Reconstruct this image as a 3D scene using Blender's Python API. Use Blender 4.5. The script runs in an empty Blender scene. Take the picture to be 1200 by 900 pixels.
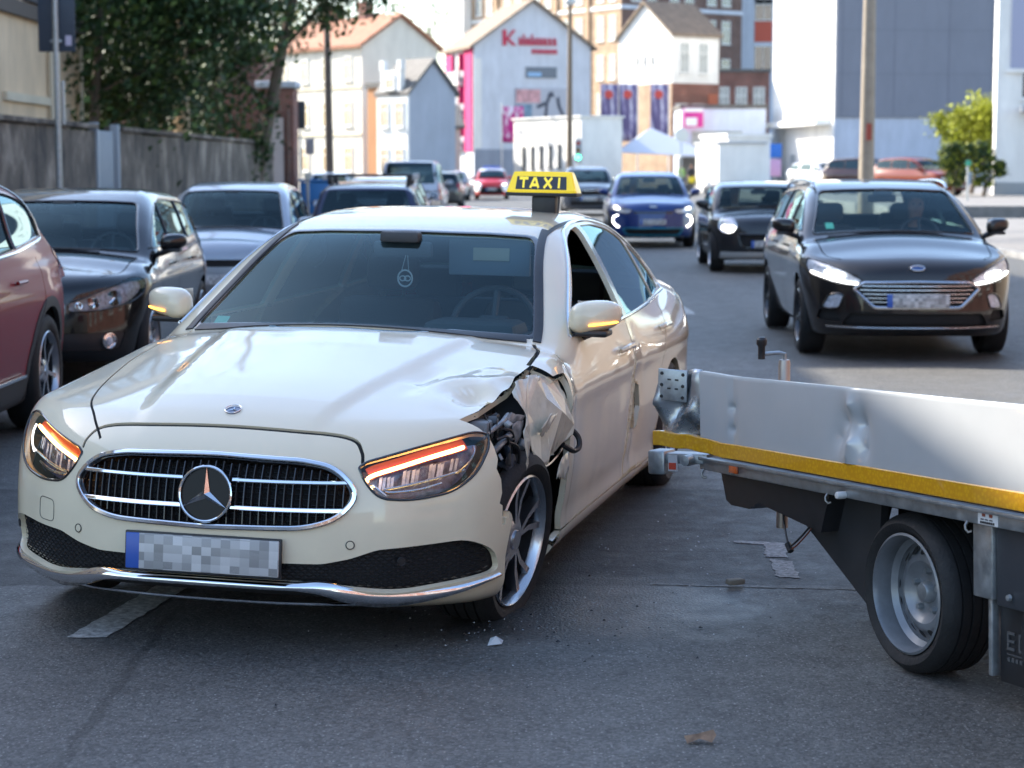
import bpy, bmesh, math, random, time
import numpy as np
from mathutils import Vector, Matrix, Euler, noise as mnoise
T0 = time.time()
rnd = random.Random(7)
PI = math.pi
SC = bpy.context.scene
COL = SC.collection

# ------------------------------------------------------------------ camera, sky, sun, exposure
FPX, CAM_H, HOR = 2300.0, 1.64, 195.0          # focal length and horizon in pixels of the 1200x900 photograph
cam_data = bpy.data.cameras.new("camera")
cam = bpy.data.objects.new("camera", cam_data)
COL.objects.link(cam)
SC.camera = cam
cam_data.sensor_width = 36.0
cam_data.lens = FPX / 1200 * 36.0
cam_data.clip_start = 0.1
cam_data.clip_end = 3000.0
PITCH = math.atan((450 - HOR) / FPX)
cam.location = (0, 0, CAM_H)
cam.rotation_euler = (PI / 2 - PITCH, 0, 0)
cam_data.dof.use_dof = True
cam_data.dof.focus_distance = 7.0
cam_data.dof.aperture_fstop = 3.9
cam_data.dof.aperture_blades = 9

SUN_AZ = math.atan2(-0.84, 0.54)               # compass-like angle from +Y towards +X
SUN_EL = math.radians(33)
world = bpy.data.worlds.new("World")
SC.world = world
world.use_nodes = True
wn = world.node_tree
wn.nodes.clear()
w_out = wn.nodes.new("ShaderNodeOutputWorld")
w_bg = wn.nodes.new("ShaderNodeBackground")
w_sky = wn.nodes.new("ShaderNodeTexSky")
w_sky.sky_type = 'NISHITA'
w_sky.sun_disc = False
w_sky.sun_elevation = SUN_EL
w_sky.sun_rotation = SUN_AZ
w_sky.air_density = 1.0
w_sky.dust_density = 0.9
w_sky.ozone_density = 1.0
w_bg.inputs['Strength'].default_value = 0.13
wn.links.new(w_sky.outputs[0], w_bg.inputs['Color'])
wn.links.new(w_bg.outputs[0], w_out.inputs['Surface'])
sun_data = bpy.data.lights.new("sun", 'SUN')
sun_data.energy = 3.6
sun_data.angle = math.radians(0.5)
sun_data.color = (1.0, 0.92, 0.80)
sun = bpy.data.objects.new("sun", sun_data)
COL.objects.link(sun)
SUN_DIR = Vector((math.sin(SUN_AZ) * math.cos(SUN_EL), math.cos(SUN_AZ) * math.cos(SUN_EL), math.sin(SUN_EL)))
sun.rotation_euler = SUN_DIR.to_track_quat('Z', 'Y').to_euler()
sun.location = (-30, 20, 30)
SC.view_settings.view_transform = 'Standard'
SC.view_settings.look = 'None'
SC.view_settings.gamma = 1.0
SC.view_settings.exposure = 1.9
SC.render.engine = 'CYCLES'
SC.cycles.use_denoising = True
SC.cycles.max_bounces = 8
SC.cycles.transparent_max_bounces = 12
SC.cycles.caustics_reflective = False
SC.cycles.caustics_refractive = False
SC.cycles.sample_clamp_indirect = 4.0
# ------------------------------------------------------------------ helpers: scene graph
def link(o):
    COL.objects.link(o)
    return o

def thing(name, label, cat, loc=(0, 0, 0), rotz=0.0, group=None):
    o = link(bpy.data.objects.new(name, None))
    o.empty_display_size = 0.2
    o.location = loc
    o.rotation_euler = (0, 0, rotz)
    o['label'] = label
    o['category'] = cat
    if group: o['group'] = group
    return o

def sub(name, parent, loc=(0, 0, 0), rot=(0, 0, 0)):
    o = link(bpy.data.objects.new(name, None))
    o.empty_display_size = 0.1
    o.parent = parent
    o.location = loc
    o.rotation_euler = rot
    return o

def tag(o, label=None, cat=None, group=None, kind=None):
    if label: o['label'] = label
    if cat: o['category'] = cat
    if group: o['group'] = group
    if kind: o['kind'] = kind
    return o

def obj(name, me, mat=None, parent=None, loc=None, rot=None):
    o = link(bpy.data.objects.new(name, me))
    if mat is not None and len(me.materials) == 0:
        for m in (mat if isinstance(mat, (list, tuple)) else [mat]):
            me.materials.append(m)
    if parent is not None: o.parent = parent
    if loc is not None: o.location = loc
    if rot is not None: o.rotation_euler = rot
    return o

def copy_tree(o, parent=None):
    c = o.copy()
    link(c)
    c.parent = parent
    for ch in list(o.children):
        copy_tree(ch, c)
    return c

class MB:
    """collects polygons into one mesh"""
    def __init__(self):
        self.v, self.f, self.s, self.m = [], [], [], []
    def add(self, vs, fs, smooth=False, mi=0):
        b = len(self.v)
        self.v += [tuple(map(float, p)) for p in vs]
        for f in fs:
            self.f.append(tuple(b + i for i in f))
            self.s.append(smooth)
            self.m.append(mi)
        return self
    def box(self, lo, hi, mi=0, M=None):
        x0, y0, z0 = lo; x1, y1, z1 = hi
        vs = [(x0,y0,z0),(x1,y0,z0),(x1,y1,z0),(x0,y1,z0),(x0,y0,z1),(x1,y0,z1),(x1,y1,z1),(x0,y1,z1)]
        if M is not None: vs = [tuple(M @ Vector(p)) for p in vs]
        return self.add(vs, [(0,3,2,1),(4,5,6,7),(0,1,5,4),(1,2,6,5),(2,3,7,6),(3,0,4,7)], False, mi)
    def rbox(self, lo, hi, r=0.02, mi=0, M=None):
        """box with bevelled edges (chamfer)"""
        bm = bmesh.new()
        x0, y0, z0 = lo; x1, y1, z1 = hi
        g = bmesh.ops.create_cube(bm, size=1.0)
        for v in bm.verts:
            v.co = Vector(((x0+x1)/2 + v.co.x*(x1-x0), (y0+y1)/2 + v.co.y*(y1-y0), (z0+z1)/2 + v.co.z*(z1-z0)))
        bmesh.ops.bevel(bm, geom=bm.edges[:], offset=r, segments=2, profile=0.5, affect='EDGES')
        bm.verts.index_update()
        vs = [tuple((M @ v.co) if M is not None else v.co) for v in bm.verts]
        fs = [tuple(v.index for v in f.verts) for f in bm.faces]
        bm.free()
        return self.add(vs, fs, True, mi)
    def prism(self, pts, z0, z1, mi=0, M=None, smooth=False):
        """polygon pts (a,b) extruded on the third axis; M maps (a,b,c) to space"""
        n = len(pts)
        vs = [(p[0], p[1], z0) for p in pts] + [(p[0], p[1], z1) for p in pts]
        if M is not None: vs = [tuple(M @ Vector(p)) for p in vs]
        fs = [tuple(range(n - 1, -1, -1)), tuple(range(n, 2 * n))]
        fs += [(i, (i + 1) % n, n + (i + 1) % n, n + i) for i in range(n)]
        return self.add(vs, fs, smooth, mi)
    def tube(self, pts, r, n=8, mi=0, closed=False, cap=True):
        pts = [Vector(p) for p in pts]
        k = len(pts)
        rs = r if isinstance(r, (list, tuple)) else [r] * k
        vs, fs = [], []
        up = None
        for i in range(k):
            a = pts[(i - 1) % k] if (closed or i > 0) else pts[i]
            b = pts[(i + 1) % k] if (closed or i < k - 1) else pts[i]
            t = (b - a)
            t = t.normalized() if t.length > 1e-9 else Vector((0, 0, 1))
            if up is None:
                up = Vector((0, 0, 1)) if abs(t.z) < 0.9 else Vector((1, 0, 0))
            s = t.cross(up)
            if s.length < 1e-6: s = t.orthogonal()
            s.normalize()
            up = s.cross(t).normalized()
            for j in range(n):
                an = 2 * PI * j / n
                vs.append(pts[i] + s * (math.cos(an) * rs[i]) + up * (math.sin(an) * rs[i]))
        for i in range(k if closed else k - 1):
            for j in range(n):
                i2 = (i + 1) % k
                fs.append((i*n + j, i*n + (j+1) % n, i2*n + (j+1) % n, i2*n + j))
        if cap and not closed:
            fs.append(tuple(range(n))[::-1])
            fs.append(tuple((k - 1) * n + j for j in range(n)))
        return self.add(vs, [f[::-1] for f in fs], True, mi)
    def ribbon(self, pts, nrm, w, t, mi=0, closed=False):
        """flat bar of width w and thickness t along pts; nrm = outward normals"""
        pts = [Vector(p) for p in pts]
        k = len(pts)
        vs, fs = [], []
        for i in range(k):
            a = pts[(i - 1) % k] if (closed or i > 0) else pts[i]
            b = pts[(i + 1) % k] if (closed or i < k - 1) else pts[i]
            tt = (b - a).normalized()
            n_ = Vector(nrm[i] if not isinstance(nrm, Vector) else nrm).normalized()
            s = tt.cross(n_).normalized()
            for da, db in ((-.5, -.5), (-.5, .35), (-.3, .5), (.3, .5), (.5, .35), (.5, -.5)):
                vs.append(pts[i] + s * (w * da) + n_ * (t * db))
        for i in range(k if closed else k - 1):
            for j in range(6):
                i2 = (i + 1) % k
                fs.append((i*6 + j, i2*6 + j, i2*6 + (j+1) % 6, i*6 + (j+1) % 6))
        if not closed:
            fs.append(tuple(range(6)))
            fs.append(tuple((k - 1) * 6 + j for j in range(6))[::-1])
        return self.add(vs, fs, False, mi)
    def lathe(self, prof, n=32, axis='y', mi=0, M=None, a0=0.0, a1=2*PI, close=True):
        """profile of (radius, along) turned round an axis"""
        full = abs(a1 - a0 - 2*PI) < 1e-6
        m = n if full else n + 1
        vs, fs = [], []
        for i in range(m):
            an = a0 + (a1 - a0) * i / n
            for r, h in prof:
                c, s = r * math.cos(an), r * math.sin(an)
                vs.append((c, h, s) if axis == 'y' else ((c, s, h) if axis == 'z' else (h, c, s)))
        k = len(prof)
        for i in range(n):
            i2 = (i + 1) % m
            for j in range(k - 1):
                fs.append((i*k + j, i*k + j + 1, i2*k + j + 1, i2*k + j))
        if axis == 'y': fs = [f for f in fs]
        else: fs = [f[::-1] for f in fs]
        if M is not None: vs = [tuple(M @ Vector(p)) for p in vs]
        return self.add(vs, fs, True, mi)
    def mesh(self, name, sharp=None):
        me = bpy.data.meshes.new(name)
        me.from_pydata(self.v, [], self.f)
        me.polygons.foreach_set("use_smooth", self.s)
        me.polygons.foreach_set("material_index", self.m)
        me.update()
        if sharp is not None:
            me.set_sharp_from_angle(angle=math.radians(sharp))
        return me
    def build(self, name, mat, parent=None, sharp=35, loc=None, rot=None):
        return obj(name, self.mesh(name, sharp), mat, parent, loc, rot)

# ------------------------------------------------------------------ helpers: materials
MATS = {}
def nodes_of(m):
    nt = m.node_tree
    return nt, nt.nodes, nt.links

def mat(name, col, rough=0.5, metal=0.0, spec=0.5, coat=0.0, coat_rough=0.03, var=0.0, vscale=6.0, bump=0.0, bscale=60.0,
        rvar=0.0, emit=None, estr=0.0, alpha=None, stretch=None, sheen=0.0):
    if name in MATS: return MATS[name]
    m = bpy.data.materials.new(name)
    m.use_nodes = True
    nt, N, L = nodes_of(m)
    p = N['Principled BSDF']
    p.inputs['Base Color'].default_value = (*col, 1)
    p.inputs['Roughness'].default_value = rough
    p.inputs['Metallic'].default_value = metal
    p.inputs['Specular IOR Level'].default_value = spec
    p.inputs['Coat Weight'].default_value = coat
    p.inputs['Coat Roughness'].default_value = coat_rough
    if emit:
        p.inputs['Emission Color'].default_value = (*emit, 1)
        p.inputs['Emission Strength'].default_value = estr
    tc = N.new('ShaderNodeTexCoord')
    mp = N.new('ShaderNodeMapping')
    L.new(tc.outputs['Object'], mp.inputs['Vector'])
    if stretch: mp.inputs['Scale'].default_value = stretch
    if var > 0 or rvar > 0:
        n = N.new('ShaderNodeTexNoise')
        n.inputs['Scale'].default_value = vscale
        n.inputs['Detail'].default_value = 8
        n.inputs['Roughness'].default_value = 0.65
        L.new(mp.outputs[0], n.inputs['Vector'])
        if var > 0:
            r = N.new('ShaderNodeMapRange')
            r.inputs[1].default_value, r.inputs[2].default_value = 0.3, 0.7
            r.inputs[3].default_value, r.inputs[4].default_value = 1 - var, 1 + var
            L.new(n.outputs[0], r.inputs[0])
            mx = N.new('ShaderNodeVectorMath'); mx.operation = 'SCALE'
            mx.inputs[0].default_value = col
            L.new(r.outputs[0], mx.inputs['Scale'])
            L.new(mx.outputs[0], p.inputs['Base Color'])
        if rvar > 0:
            r2 = N.new('ShaderNodeMapRange')
            r2.inputs[1].default_value, r2.inputs[2].default_value = 0.3, 0.7
            r2.inputs[3].default_value, r2.inputs[4].default_value = max(0, rough - rvar), min(1, rough + rvar)
            L.new(n.outputs[0], r2.inputs[0])
            L.new(r2.outputs[0], p.inputs['Roughness'])
    if bump > 0:
        n2 = N.new('ShaderNodeTexNoise')
        n2.inputs['Scale'].default_value = bscale
        n2.inputs['Detail'].default_value = 5
        L.new(mp.outputs[0], n2.inputs['Vector'])
        b = N.new('ShaderNodeBump')
        b.inputs['Strength'].default_value = bump
        b.inputs['Distance'].default_value = 0.01
        L.new(n2.outputs[0], b.inputs['Height'])
        L.new(b.outputs[0], p.inputs['Normal'])
    MATS[name] = m
    return m

def glass(name, tint=(0.55, 0.62, 0.62), refl=1.0, ior=1.52, rough=0.0, amount=1.15):
    if name in MATS: return MATS[name]
    m = bpy.data.materials.new(name)
    m.use_nodes = True
    nt, N, L = nodes_of(m)
    N.remove(N['Principled BSDF'])
    out = N['Material Output']
    t = N.new('ShaderNodeBsdfTransparent'); t.inputs[0].default_value = (*tint, 1)
    g = N.new('ShaderNodeBsdfGlossy'); g.inputs['Roughness'].default_value = rough
    g.inputs['Color'].default_value = (refl*.66, refl*.93, refl, 1)
    f = N.new('ShaderNodeFresnel'); f.inputs['IOR'].default_value = ior
    mr = N.new('ShaderNodeMath'); mr.operation = 'MULTIPLY'; mr.inputs[1].default_value = amount; mr.use_clamp = True
    L.new(f.outputs[0], mr.inputs[0])
    mx = N.new('ShaderNodeMixShader')
    L.new(mr.outputs[0], mx.inputs[0]); L.new(t.outputs[0], mx.inputs[1]); L.new(g.outputs[0], mx.inputs[2])
    L.new(mx.outputs[0], out.inputs['Surface'])
    MATS[name] = m
    return m

def paint(name, col, metal=0.0, rough=0.35, flake=0.0, dirt=0.06, coat=1.0, coat_rough=0.02):
    """clear-coated car paint with faint dust and orange peel"""
    if name in MATS: return MATS[name]
    m = bpy.data.materials.new(name)
    m.use_nodes = True
    nt, N, L = nodes_of(m)
    p = N['Principled BSDF']
    p.inputs['Metallic'].default_value = metal
    p.inputs['Roughness'].default_value = rough
    p.inputs['Coat Weight'].default_value = coat
    p.inputs['Coat IOR'].default_value = 1.5
    p.inputs['Specular IOR Level'].default_value = 0.15
    tc = N.new('ShaderNodeTexCoord')
    n = N.new('ShaderNodeTexNoise'); n.inputs['Scale'].default_value = 3.0; n.inputs['Detail'].default_value = 9; n.inputs['Roughness'].default_value = 0.7
    L.new(tc.outputs['Object'], n.inputs['Vector'])
    sx = N.new('ShaderNodeSeparateXYZ'); L.new(tc.outputs['Object'], sx.inputs[0])
    low = N.new('ShaderNodeMapRange'); low.inputs[1].default_value = 0.75; low.inputs[2].default_value = 0.15
    low.inputs[3].default_value = 0.12; low.inputs[4].default_value = 1.0
    L.new(sx.outputs['Z'], low.inputs[0])
    dm = N.new('ShaderNodeMapRange'); dm.inputs[1].default_value = 0.42; dm.inputs[2].default_value = 0.75
    dm.inputs[3].default_value = 0.0; dm.inputs[4].default_value = 1.0
    L.new(n.outputs[0], dm.inputs[0])
    mu = N.new('ShaderNodeMath'); mu.operation = 'MULTIPLY'
    L.new(low.outputs[0], mu.inputs[0]); L.new(dm.outputs[0], mu.inputs[1])
    mu2 = N.new('ShaderNodeMath'); mu2.operation = 'MULTIPLY'; mu2.inputs[1].default_value = dirt * 4
    L.new(mu.outputs[0], mu2.inputs[0])
    mx = N.new('ShaderNodeMix'); mx.data_type = 'RGBA'
    mx.inputs[6].default_value = (*col, 1); mx.inputs[7].default_value = (0.16, 0.13, 0.10, 1)
    L.new(mu2.outputs[0], mx.inputs[0])
    L.new(mx.outputs[2], p.inputs['Base Color'])
    cr = N.new('ShaderNodeMapRange'); cr.inputs[3].default_value = coat_rough; cr.inputs[4].default_value = coat_rough + 0.3
    L.new(mu2.outputs[0], cr.inputs[0]); L.new(cr.outputs[0], p.inputs['Coat Roughness'])
    b = N.new('ShaderNodeTexNoise'); b.inputs['Scale'].default_value = 260; b.inputs['Detail'].default_value = 1
    L.new(tc.outputs['Object'], b.inputs['Vector'])
    bp = N.new('ShaderNodeBump'); bp.inputs['Strength'].default_value = 0.012; bp.inputs['Distance'].default_value = 0.004
    L.new(b.outputs[0], bp.inputs['Height']); L.new(bp.outputs[0], p.inputs['Coat Normal'])
    MATS[name] = m
    return m

def emitter(name, col, strength):
    if name in MATS: return MATS[name]
    return mat(name, (0.1, 0.1, 0.1), 0.3, emit=col, estr=strength)

# ------------------------------------------------------------------ helpers: curves
def cr_spline(pts, n=8, closed=False):
    """Catmull-Rom through 2-D or 3-D points"""
    P = [np.array(p, float) for p in pts]
    k = len(P)
    out = []
    rng = range(k) if closed else range(k - 1)
    for i in rng:
        p1, p2 = P[i], P[(i + 1) % k]
        p0 = P[(i - 1) % k] if (closed or i > 0) else 2 * p1 - p2
        p3 = P[(i + 2) % k] if (closed or i + 2 < k) else 2 * p2 - p1
        for j in range(n):
            t = j / n
            out.append(0.5 * ((2*p1) + (-p0 + p2)*t + (2*p0 - 5*p1 + 4*p2 - p3)*t*t + (-p0 + 3*p1 - 3*p2 + p3)*t**3))
    if not closed: out.append(P[-1])
    return [tuple(p) for p in out]

def rpoly(pts, r=0.02, n=4):
    """polygon with rounded corners; a point may carry its own radius as third value"""
    k = len(pts)
    out = []
    for i in range(k):
        p = np.array(pts[i][:2], float)
        rr = pts[i][2] if len(pts[i]) > 2 else r
        a = np.array(pts[i - 1][:2], float); b = np.array(pts[(i + 1) % k][:2], float)
        da, db = a - p, b - p
        la, lb = np.linalg.norm(da), np.linalg.norm(db)
        d = min(rr, la * .48, lb * .48)
        if d < 1e-4:
            out.append(tuple(p)); continue
        s, e = p + da / la * d, p + db / lb * d
        for j in range(n + 1):
            t = j / n
            out.append(tuple((1-t)**2 * s + 2*t*(1-t) * p + t*t * e))
    return out

def densify(poly, step, closed=True):
    out = []
    k = len(poly)
    for i in range(k if closed else k - 1):
        a, b = np.array(poly[i], float), np.array(poly[(i + 1) % k], float)
        m = max(1, int(np.ceil(np.linalg.norm(b - a) / step)))
        for j in range(m): out.append(tuple(a + (b - a) * j / m))
    if not closed: out.append(tuple(poly[-1]))
    return out

def stroke(line, w):
    L_ = [np.array(p, float) for p in line]
    l, r = [], []
    for i in range(len(L_)):
        a = L_[max(0, i - 1)]; b = L_[min(len(L_) - 1, i + 1)]
        t = (b - a) / (np.linalg.norm(b - a) + 1e-12)
        nn = np.array((-t[1], t[0]))
        l.append(tuple(L_[i] + nn * w / 2)); r.append(tuple(L_[i] - nn * w / 2))
    return l + r[::-1]

def in_poly(P, poly):
    poly = np.asarray(poly, float)
    x, y = P[:, 0], P[:, 1]
    c = np.zeros(len(P), bool)
    j = len(poly) - 1
    for i in range(len(poly)):
        xi, yi = poly[i]; xj, yj = poly[j]
        if yi != yj:
            m = ((yi > y) != (yj > y)) & (x < (xj - xi) * (y - yi) / (yj - yi) + xi)
            c ^= m
        j = i
    return c

class Prof:
    """smooth 1-D function through points"""
    def __init__(self, pts, smooth=0.0, mono=True):
        pts = sorted(pts)
        X = np.array([p[0] for p in pts], float); Y = np.array([p[1] for p in pts], float)
        h = np.diff(X); d = np.diff(Y) / h
        m = np.zeros_like(Y)
        for i in range(1, len(X) - 1):
            if d[i-1] * d[i] <= 0: m[i] = 0
            else:
                w1, w2 = 2*h[i] + h[i-1], h[i] + 2*h[i-1]
                m[i] = (w1 + w2) / (w1 / d[i-1] + w2 / d[i])
        m[0], m[-1] = d[0], d[-1]
        xs = np.linspace(X[0], X[-1], 1500)
        k = np.clip(np.searchsorted(X, xs) - 1, 0, len(h) - 1)
        t = (xs - X[k]) / h[k]
        ys = ((2*t**3 - 3*t**2 + 1) * Y[k] + (t**3 - 2*t**2 + t) * h[k] * m[k] + (-2*t**3 + 3*t**2) * Y[k+1] + (t**3 - t**2) * h[k] * m[k+1])
        if smooth > 0:
            st = xs[1] - xs[0]
            r = int(3 * smooth / st)
            g = np.exp(-0.5 * (np.arange(-r, r + 1) * st / smooth) ** 2); g /= g.sum()
            lo = ys[0] + (ys[1] - ys[0]) * np.arange(-r, 0); hi = ys[-1] + (ys[-1] - ys[-2]) * np.arange(1, r + 1)
            ys = np.convolve(np.concatenate([lo, ys, hi]), g, 'valid')
        self.x, self.y = xs, ys
        self.s0 = (ys[1] - ys[0]) / (xs[1] - xs[0]); self.s1 = (ys[-1] - ys[-2]) / (xs[-1] - xs[-2])
    def __call__(self, v):
        return np.interp(v, self.x, self.y) + np.minimum(np.asarray(v) - self.x[0], 0) * self.s0 + np.maximum(np.asarray(v) - self.x[-1], 0) * self.s1

def smax(a, b, k):
    h = np.maximum(k - np.abs(a - b), 0) / k
    return np.maximum(a, b) + h * h * k * 0.25

def smin(a, b, k):
    h = np.maximum(k - np.abs(a - b), 0) / k
    return np.minimum(a, b) - h * h * k * 0.25

# ------------------------------------------------------------------ implicit surface -> quads
def surface_nets(F, lo, hi, h):
    nx, ny, nz = [int(np.ceil((hi[i] - lo[i]) / h)) + 1 for i in range(3)]
    gx = lo[0] + h * np.arange(nx); gy = lo[1] + h * np.arange(ny); gz = lo[2] + h * np.arange(nz)
    v = np.broadcast_to(F(gx[:, None, None], gy[None, :, None], gz[None, None, :]), (nx, ny, nz)).astype(np.float32)
    ins = v < 0
    cnt = np.zeros((nx-1, ny-1, nz-1), np.int8)
    for a in (0, 1):
        for b in (0, 1):
            for c in (0, 1):
                cnt += ins[a:nx-1+a, b:ny-1+b, c:nz-1+c]
    act = (cnt > 0) & (cnt < 8)
    idx = -np.ones(act.shape, np.int64)
    ci = np.argwhere(act)
    idx[act] = np.arange(len(ci))
    acc = np.zeros((len(ci), 3)); num = np.zeros(len(ci))
    for ax in range(3):
        for p in (0, 1):
            for q in (0, 1):
                o = [0, 0, 0]; oth = [i for i in range(3) if i != ax]
                o[oth[0]], o[oth[1]] = p, q
                A = ci + o
                B = A.copy(); B[:, ax] += 1
                va = v[A[:, 0], A[:, 1], A[:, 2]]; vb = v[B[:, 0], B[:, 1], B[:, 2]]
                cr = (va < 0) != (vb < 0)
                t = np.where(cr, va / np.where(cr, va - vb, 1), 0)
                pt = A.astype(float); pt[:, ax] += t
                acc[cr] += pt[cr]; num[cr] += 1
    V = acc / num[:, None] * h + np.array(lo)
    quads = []
    for ax in range(3):
        sl0 = [slice(None)] * 3; sl1 = [slice(None)] * 3
        sl0[ax] = slice(0, -1); sl1[ax] = slice(1, None)
        ch = ins[tuple(sl0)] != ins[tuple(sl1)]
        E = np.argwhere(ch)
        u, w = (ax + 1) % 3, (ax + 2) % 3
        sh = act.shape
        ok = (E[:, u] > 0) & (E[:, w] > 0) & (E[:, u] < sh[u]) & (E[:, w] < sh[w]) & (E[:, ax] < sh[ax])
        E = E[ok]
        c = []
        for du, dw in ((-1, -1), (0, -1), (0, 0), (-1, 0)):
            k = E.copy(); k[:, u] += du; k[:, w] += dw
            c.append(idx[k[:, 0], k[:, 1], k[:, 2]])
        c = np.stack(c, 1)
        inside0 = ins[E[:, 0], E[:, 1], E[:, 2]]
        c[~inside0] = c[~inside0][:, ::-1]
        quads.append(c)
    Q = np.concatenate(quads)
    return V, Q[(Q >= 0).all(1)]

def grad(F, P, e=0.006):
    g = np.empty_like(P)
    for i in range(3):
        d = np.zeros(3); d[i] = e
        a, b = P + d, P - d
        g[:, i] = (F(a[:, 0], a[:, 1], a[:, 2]) - F(b[:, 0], b[:, 1], b[:, 2])) / (2 * e)
    return g

def to_surface(F, P, it=3):
    for _ in range(it):
        g = grad(F, P)
        f = F(P[:, 0], P[:, 1], P[:, 2])
        st = g * (f / np.maximum((g * g).sum(1), 1e-6))[:, None]
        ln = np.linalg.norm(st, axis=1, keepdims=True)
        P = P - st * np.minimum(1, 0.02 / np.maximum(ln, 1e-9))
    return P

def unit(g):
    return g / np.maximum(np.linalg.norm(g, axis=1, keepdims=True), 1e-9)

class Shell:
    """surface of an implicit body that outlines cut into panels"""
    def __init__(self, F, lo, hi, h):
        self.F = F
        V, Q = surface_nets(F, lo, hi, h)
        V = to_surface(F, V)
        self.V = [tuple(p) for p in V.tolist()]
        self.N = [tuple(p) for p in unit(grad(F, V)).tolist()]
        self.faces = [tuple(q) for q in Q.tolist()]
        self.tags = ['body'] * len(self.faces)
    def centers(self, ids):
        V = np.array(self.V); N = np.array(self.N)
        ln = np.array([len(self.faces[i]) for i in ids])
        fl = np.concatenate([self.faces[i] for i in ids]).astype(int) if len(ids) else np.zeros(0, int)
        st = np.concatenate([[0], np.cumsum(ln)[:-1]]).astype(int)
        P = V[fl]
        return np.add.reduceat(P, st, 0) / ln[:, None], np.add.reduceat(N[fl], st, 0), np.minimum.reduceat(P, st, 0), np.maximum.reduceat(P, st, 0)
    def cut(self, poly, axes, test, newtag, only=('body',)):
        poly = np.asarray(poly, float)
        a, b = axes
        ids = [i for i, t in enumerate(self.tags) if t in only]
        if not ids: return
        C, Nn, lo, hi = self.centers(ids)
        ok = test(C, Nn)
        pm, px = poly.min(0), poly.max(0)
        ok &= (hi[:, a] >= pm[0]) & (lo[:, a] <= px[0]) & (hi[:, b] >= pm[1]) & (lo[:, b] <= px[1])
        sel = np.nonzero(ok)[0]
        if len(sel) == 0: return
        S0 = poly; S1 = np.roll(poly, -1, 0)
        smn, smx = np.minimum(S0, S1), np.maximum(S0, S1)
        fl, fh = lo[sel][:, [a, b]], hi[sel][:, [a, b]]
        cache = {}
        new_ids = []
        for c0 in range(0, len(sel), 2000):
            l_, h_ = fl[c0:c0+2000], fh[c0:c0+2000]
            M = ((h_[:, None, 0] >= smn[None, :, 0]) & (l_[:, None, 0] <= smx[None, :, 0]) &
                 (h_[:, None, 1] >= smn[None, :, 1]) & (l_[:, None, 1] <= smx[None, :, 1]))
            for r in range(len(l_)):
                fi = ids[sel[c0 + r]]
                segs = np.nonzero(M[r])[0]
                pieces = [self.faces[fi]]
                for s in segs:
                    d = S1[s] - S0[s]
                    nn = (-d[1], d[0])
                    off = nn[0] * S0[s][0] + nn[1] * S0[s][1]
                    nxt = []
                    for pc in pieces:
                        ds = [nn[0] * self.V[v][a] + nn[1] * self.V[v][b] - off for v in pc]
                        if min(ds) > -1e-9 or max(ds) < 1e-9:
                            nxt.append(pc); continue
                        A, B = [], []
                        k = len(pc)
                        for i in range(k):
                            v, w = pc[i], pc[(i + 1) % k]
                            dv, dw = ds[i], ds[(i + 1) % k]
                            if dv >= 0: A.append(v)
                            if dv <= 0: B.append(v)
                            if (dv > 1e-12 and dw < -1e-12) or (dv < -1e-12 and dw > 1e-12):
                                key = (min(v, w), max(v, w), s)
                                if key not in cache:
                                    t = dv / (dv - dw)
                                    p, q = self.V[v], self.V[w]
                                    n1, n2 = self.N[v], self.N[w]
                                    self.V.append(tuple(p[i2] + (q[i2] - p[i2]) * t for i2 in range(3)))
                                    self.N.append(tuple(n1[i2] + (n2[i2] - n1[i2]) * t for i2 in range(3)))
                                    cache[key] = len(self.V) - 1
                                A.append(cache[key]); B.append(cache[key])
                        for q in (A, B):
                            if len(q) >= 3: nxt.append(tuple(q))
                    pieces = nxt
                self.faces[fi] = pieces[0]
                new_ids.append(fi)
                for pc in pieces[1:]:
                    self.faces.append(pc); self.tags.append(self.tags[fi])
                    new_ids.append(len(self.faces) - 1)
        C, _, _, _ = self.centers(new_ids)
        inn = in_poly(C[:, [a, b]], poly)
        for i, f in zip(np.array(new_ids)[inn], range(inn.sum())):
            self.tags[i] = newtag
    def extract(self, tg, name, mt, parent, offset=0.0, skirt=0.0, deform=None, keep=None):
        tgs = (tg,) if isinstance(tg, str) else tg
        ids = [i for i, t in enumerate(self.tags) if t in tgs]
        if keep is not None and ids:
            C, Nn, _, _ = self.centers(ids)
            k = keep(C, Nn)
            ids = [i for i, q in zip(ids, k) if q]
        if not ids: return None
        mp = {}
        vs, ns, fs = [], [], []
        cnt = {}
        for i in ids:
            f = []
            for v in self.faces[i]:
                if v not in mp:
                    mp[v] = len(vs)
                    n = self.N[v]
                    p = self.V[v]
                    vs.append((p[0] + n[0]*offset, p[1] + n[1]*offset, p[2] + n[2]*offset)); ns.append(n)
                f.append(mp[v])
            fs.append(tuple(f))
            if skirt:
                k = len(f)
                for j in range(k):
                    e = (f[j], f[(j+1) % k])
                    if (e[1], e[0]) in cnt: cnt.pop((e[1], e[0]))
                    else: cnt[e] = 1
        if skirt:
            for (i, j) in cnt:
                p, q = np.array(vs[i]), np.array(vs[j])
                a = p - np.array(ns[i]) * skirt; b = q - np.array(ns[j]) * skirt
                n = np.cross(q - p, np.array(ns[i])); ln = np.linalg.norm(n)
                if ln < 1e-9: continue
                n = n / ln
                k = len(vs)
                vs += [tuple(p), tuple(q), tuple(b), tuple(a)]
                ns += [tuple(n)] * 4
                fs.append((k + 1, k, k + 3, k + 2))
        if deform is not None:
            vs, ns = deform(np.array(vs, float), np.array(ns, float), fs)
            vs = [tuple(p) for p in vs]; ns = [tuple(p) for p in ns]
        me = bpy.data.meshes.new(name)
        me.from_pydata(vs, [], fs)
        me.polygons.foreach_set("use_smooth", [True] * len(fs))
        me.update()
        nn = unit(np.array(ns, float))
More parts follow.
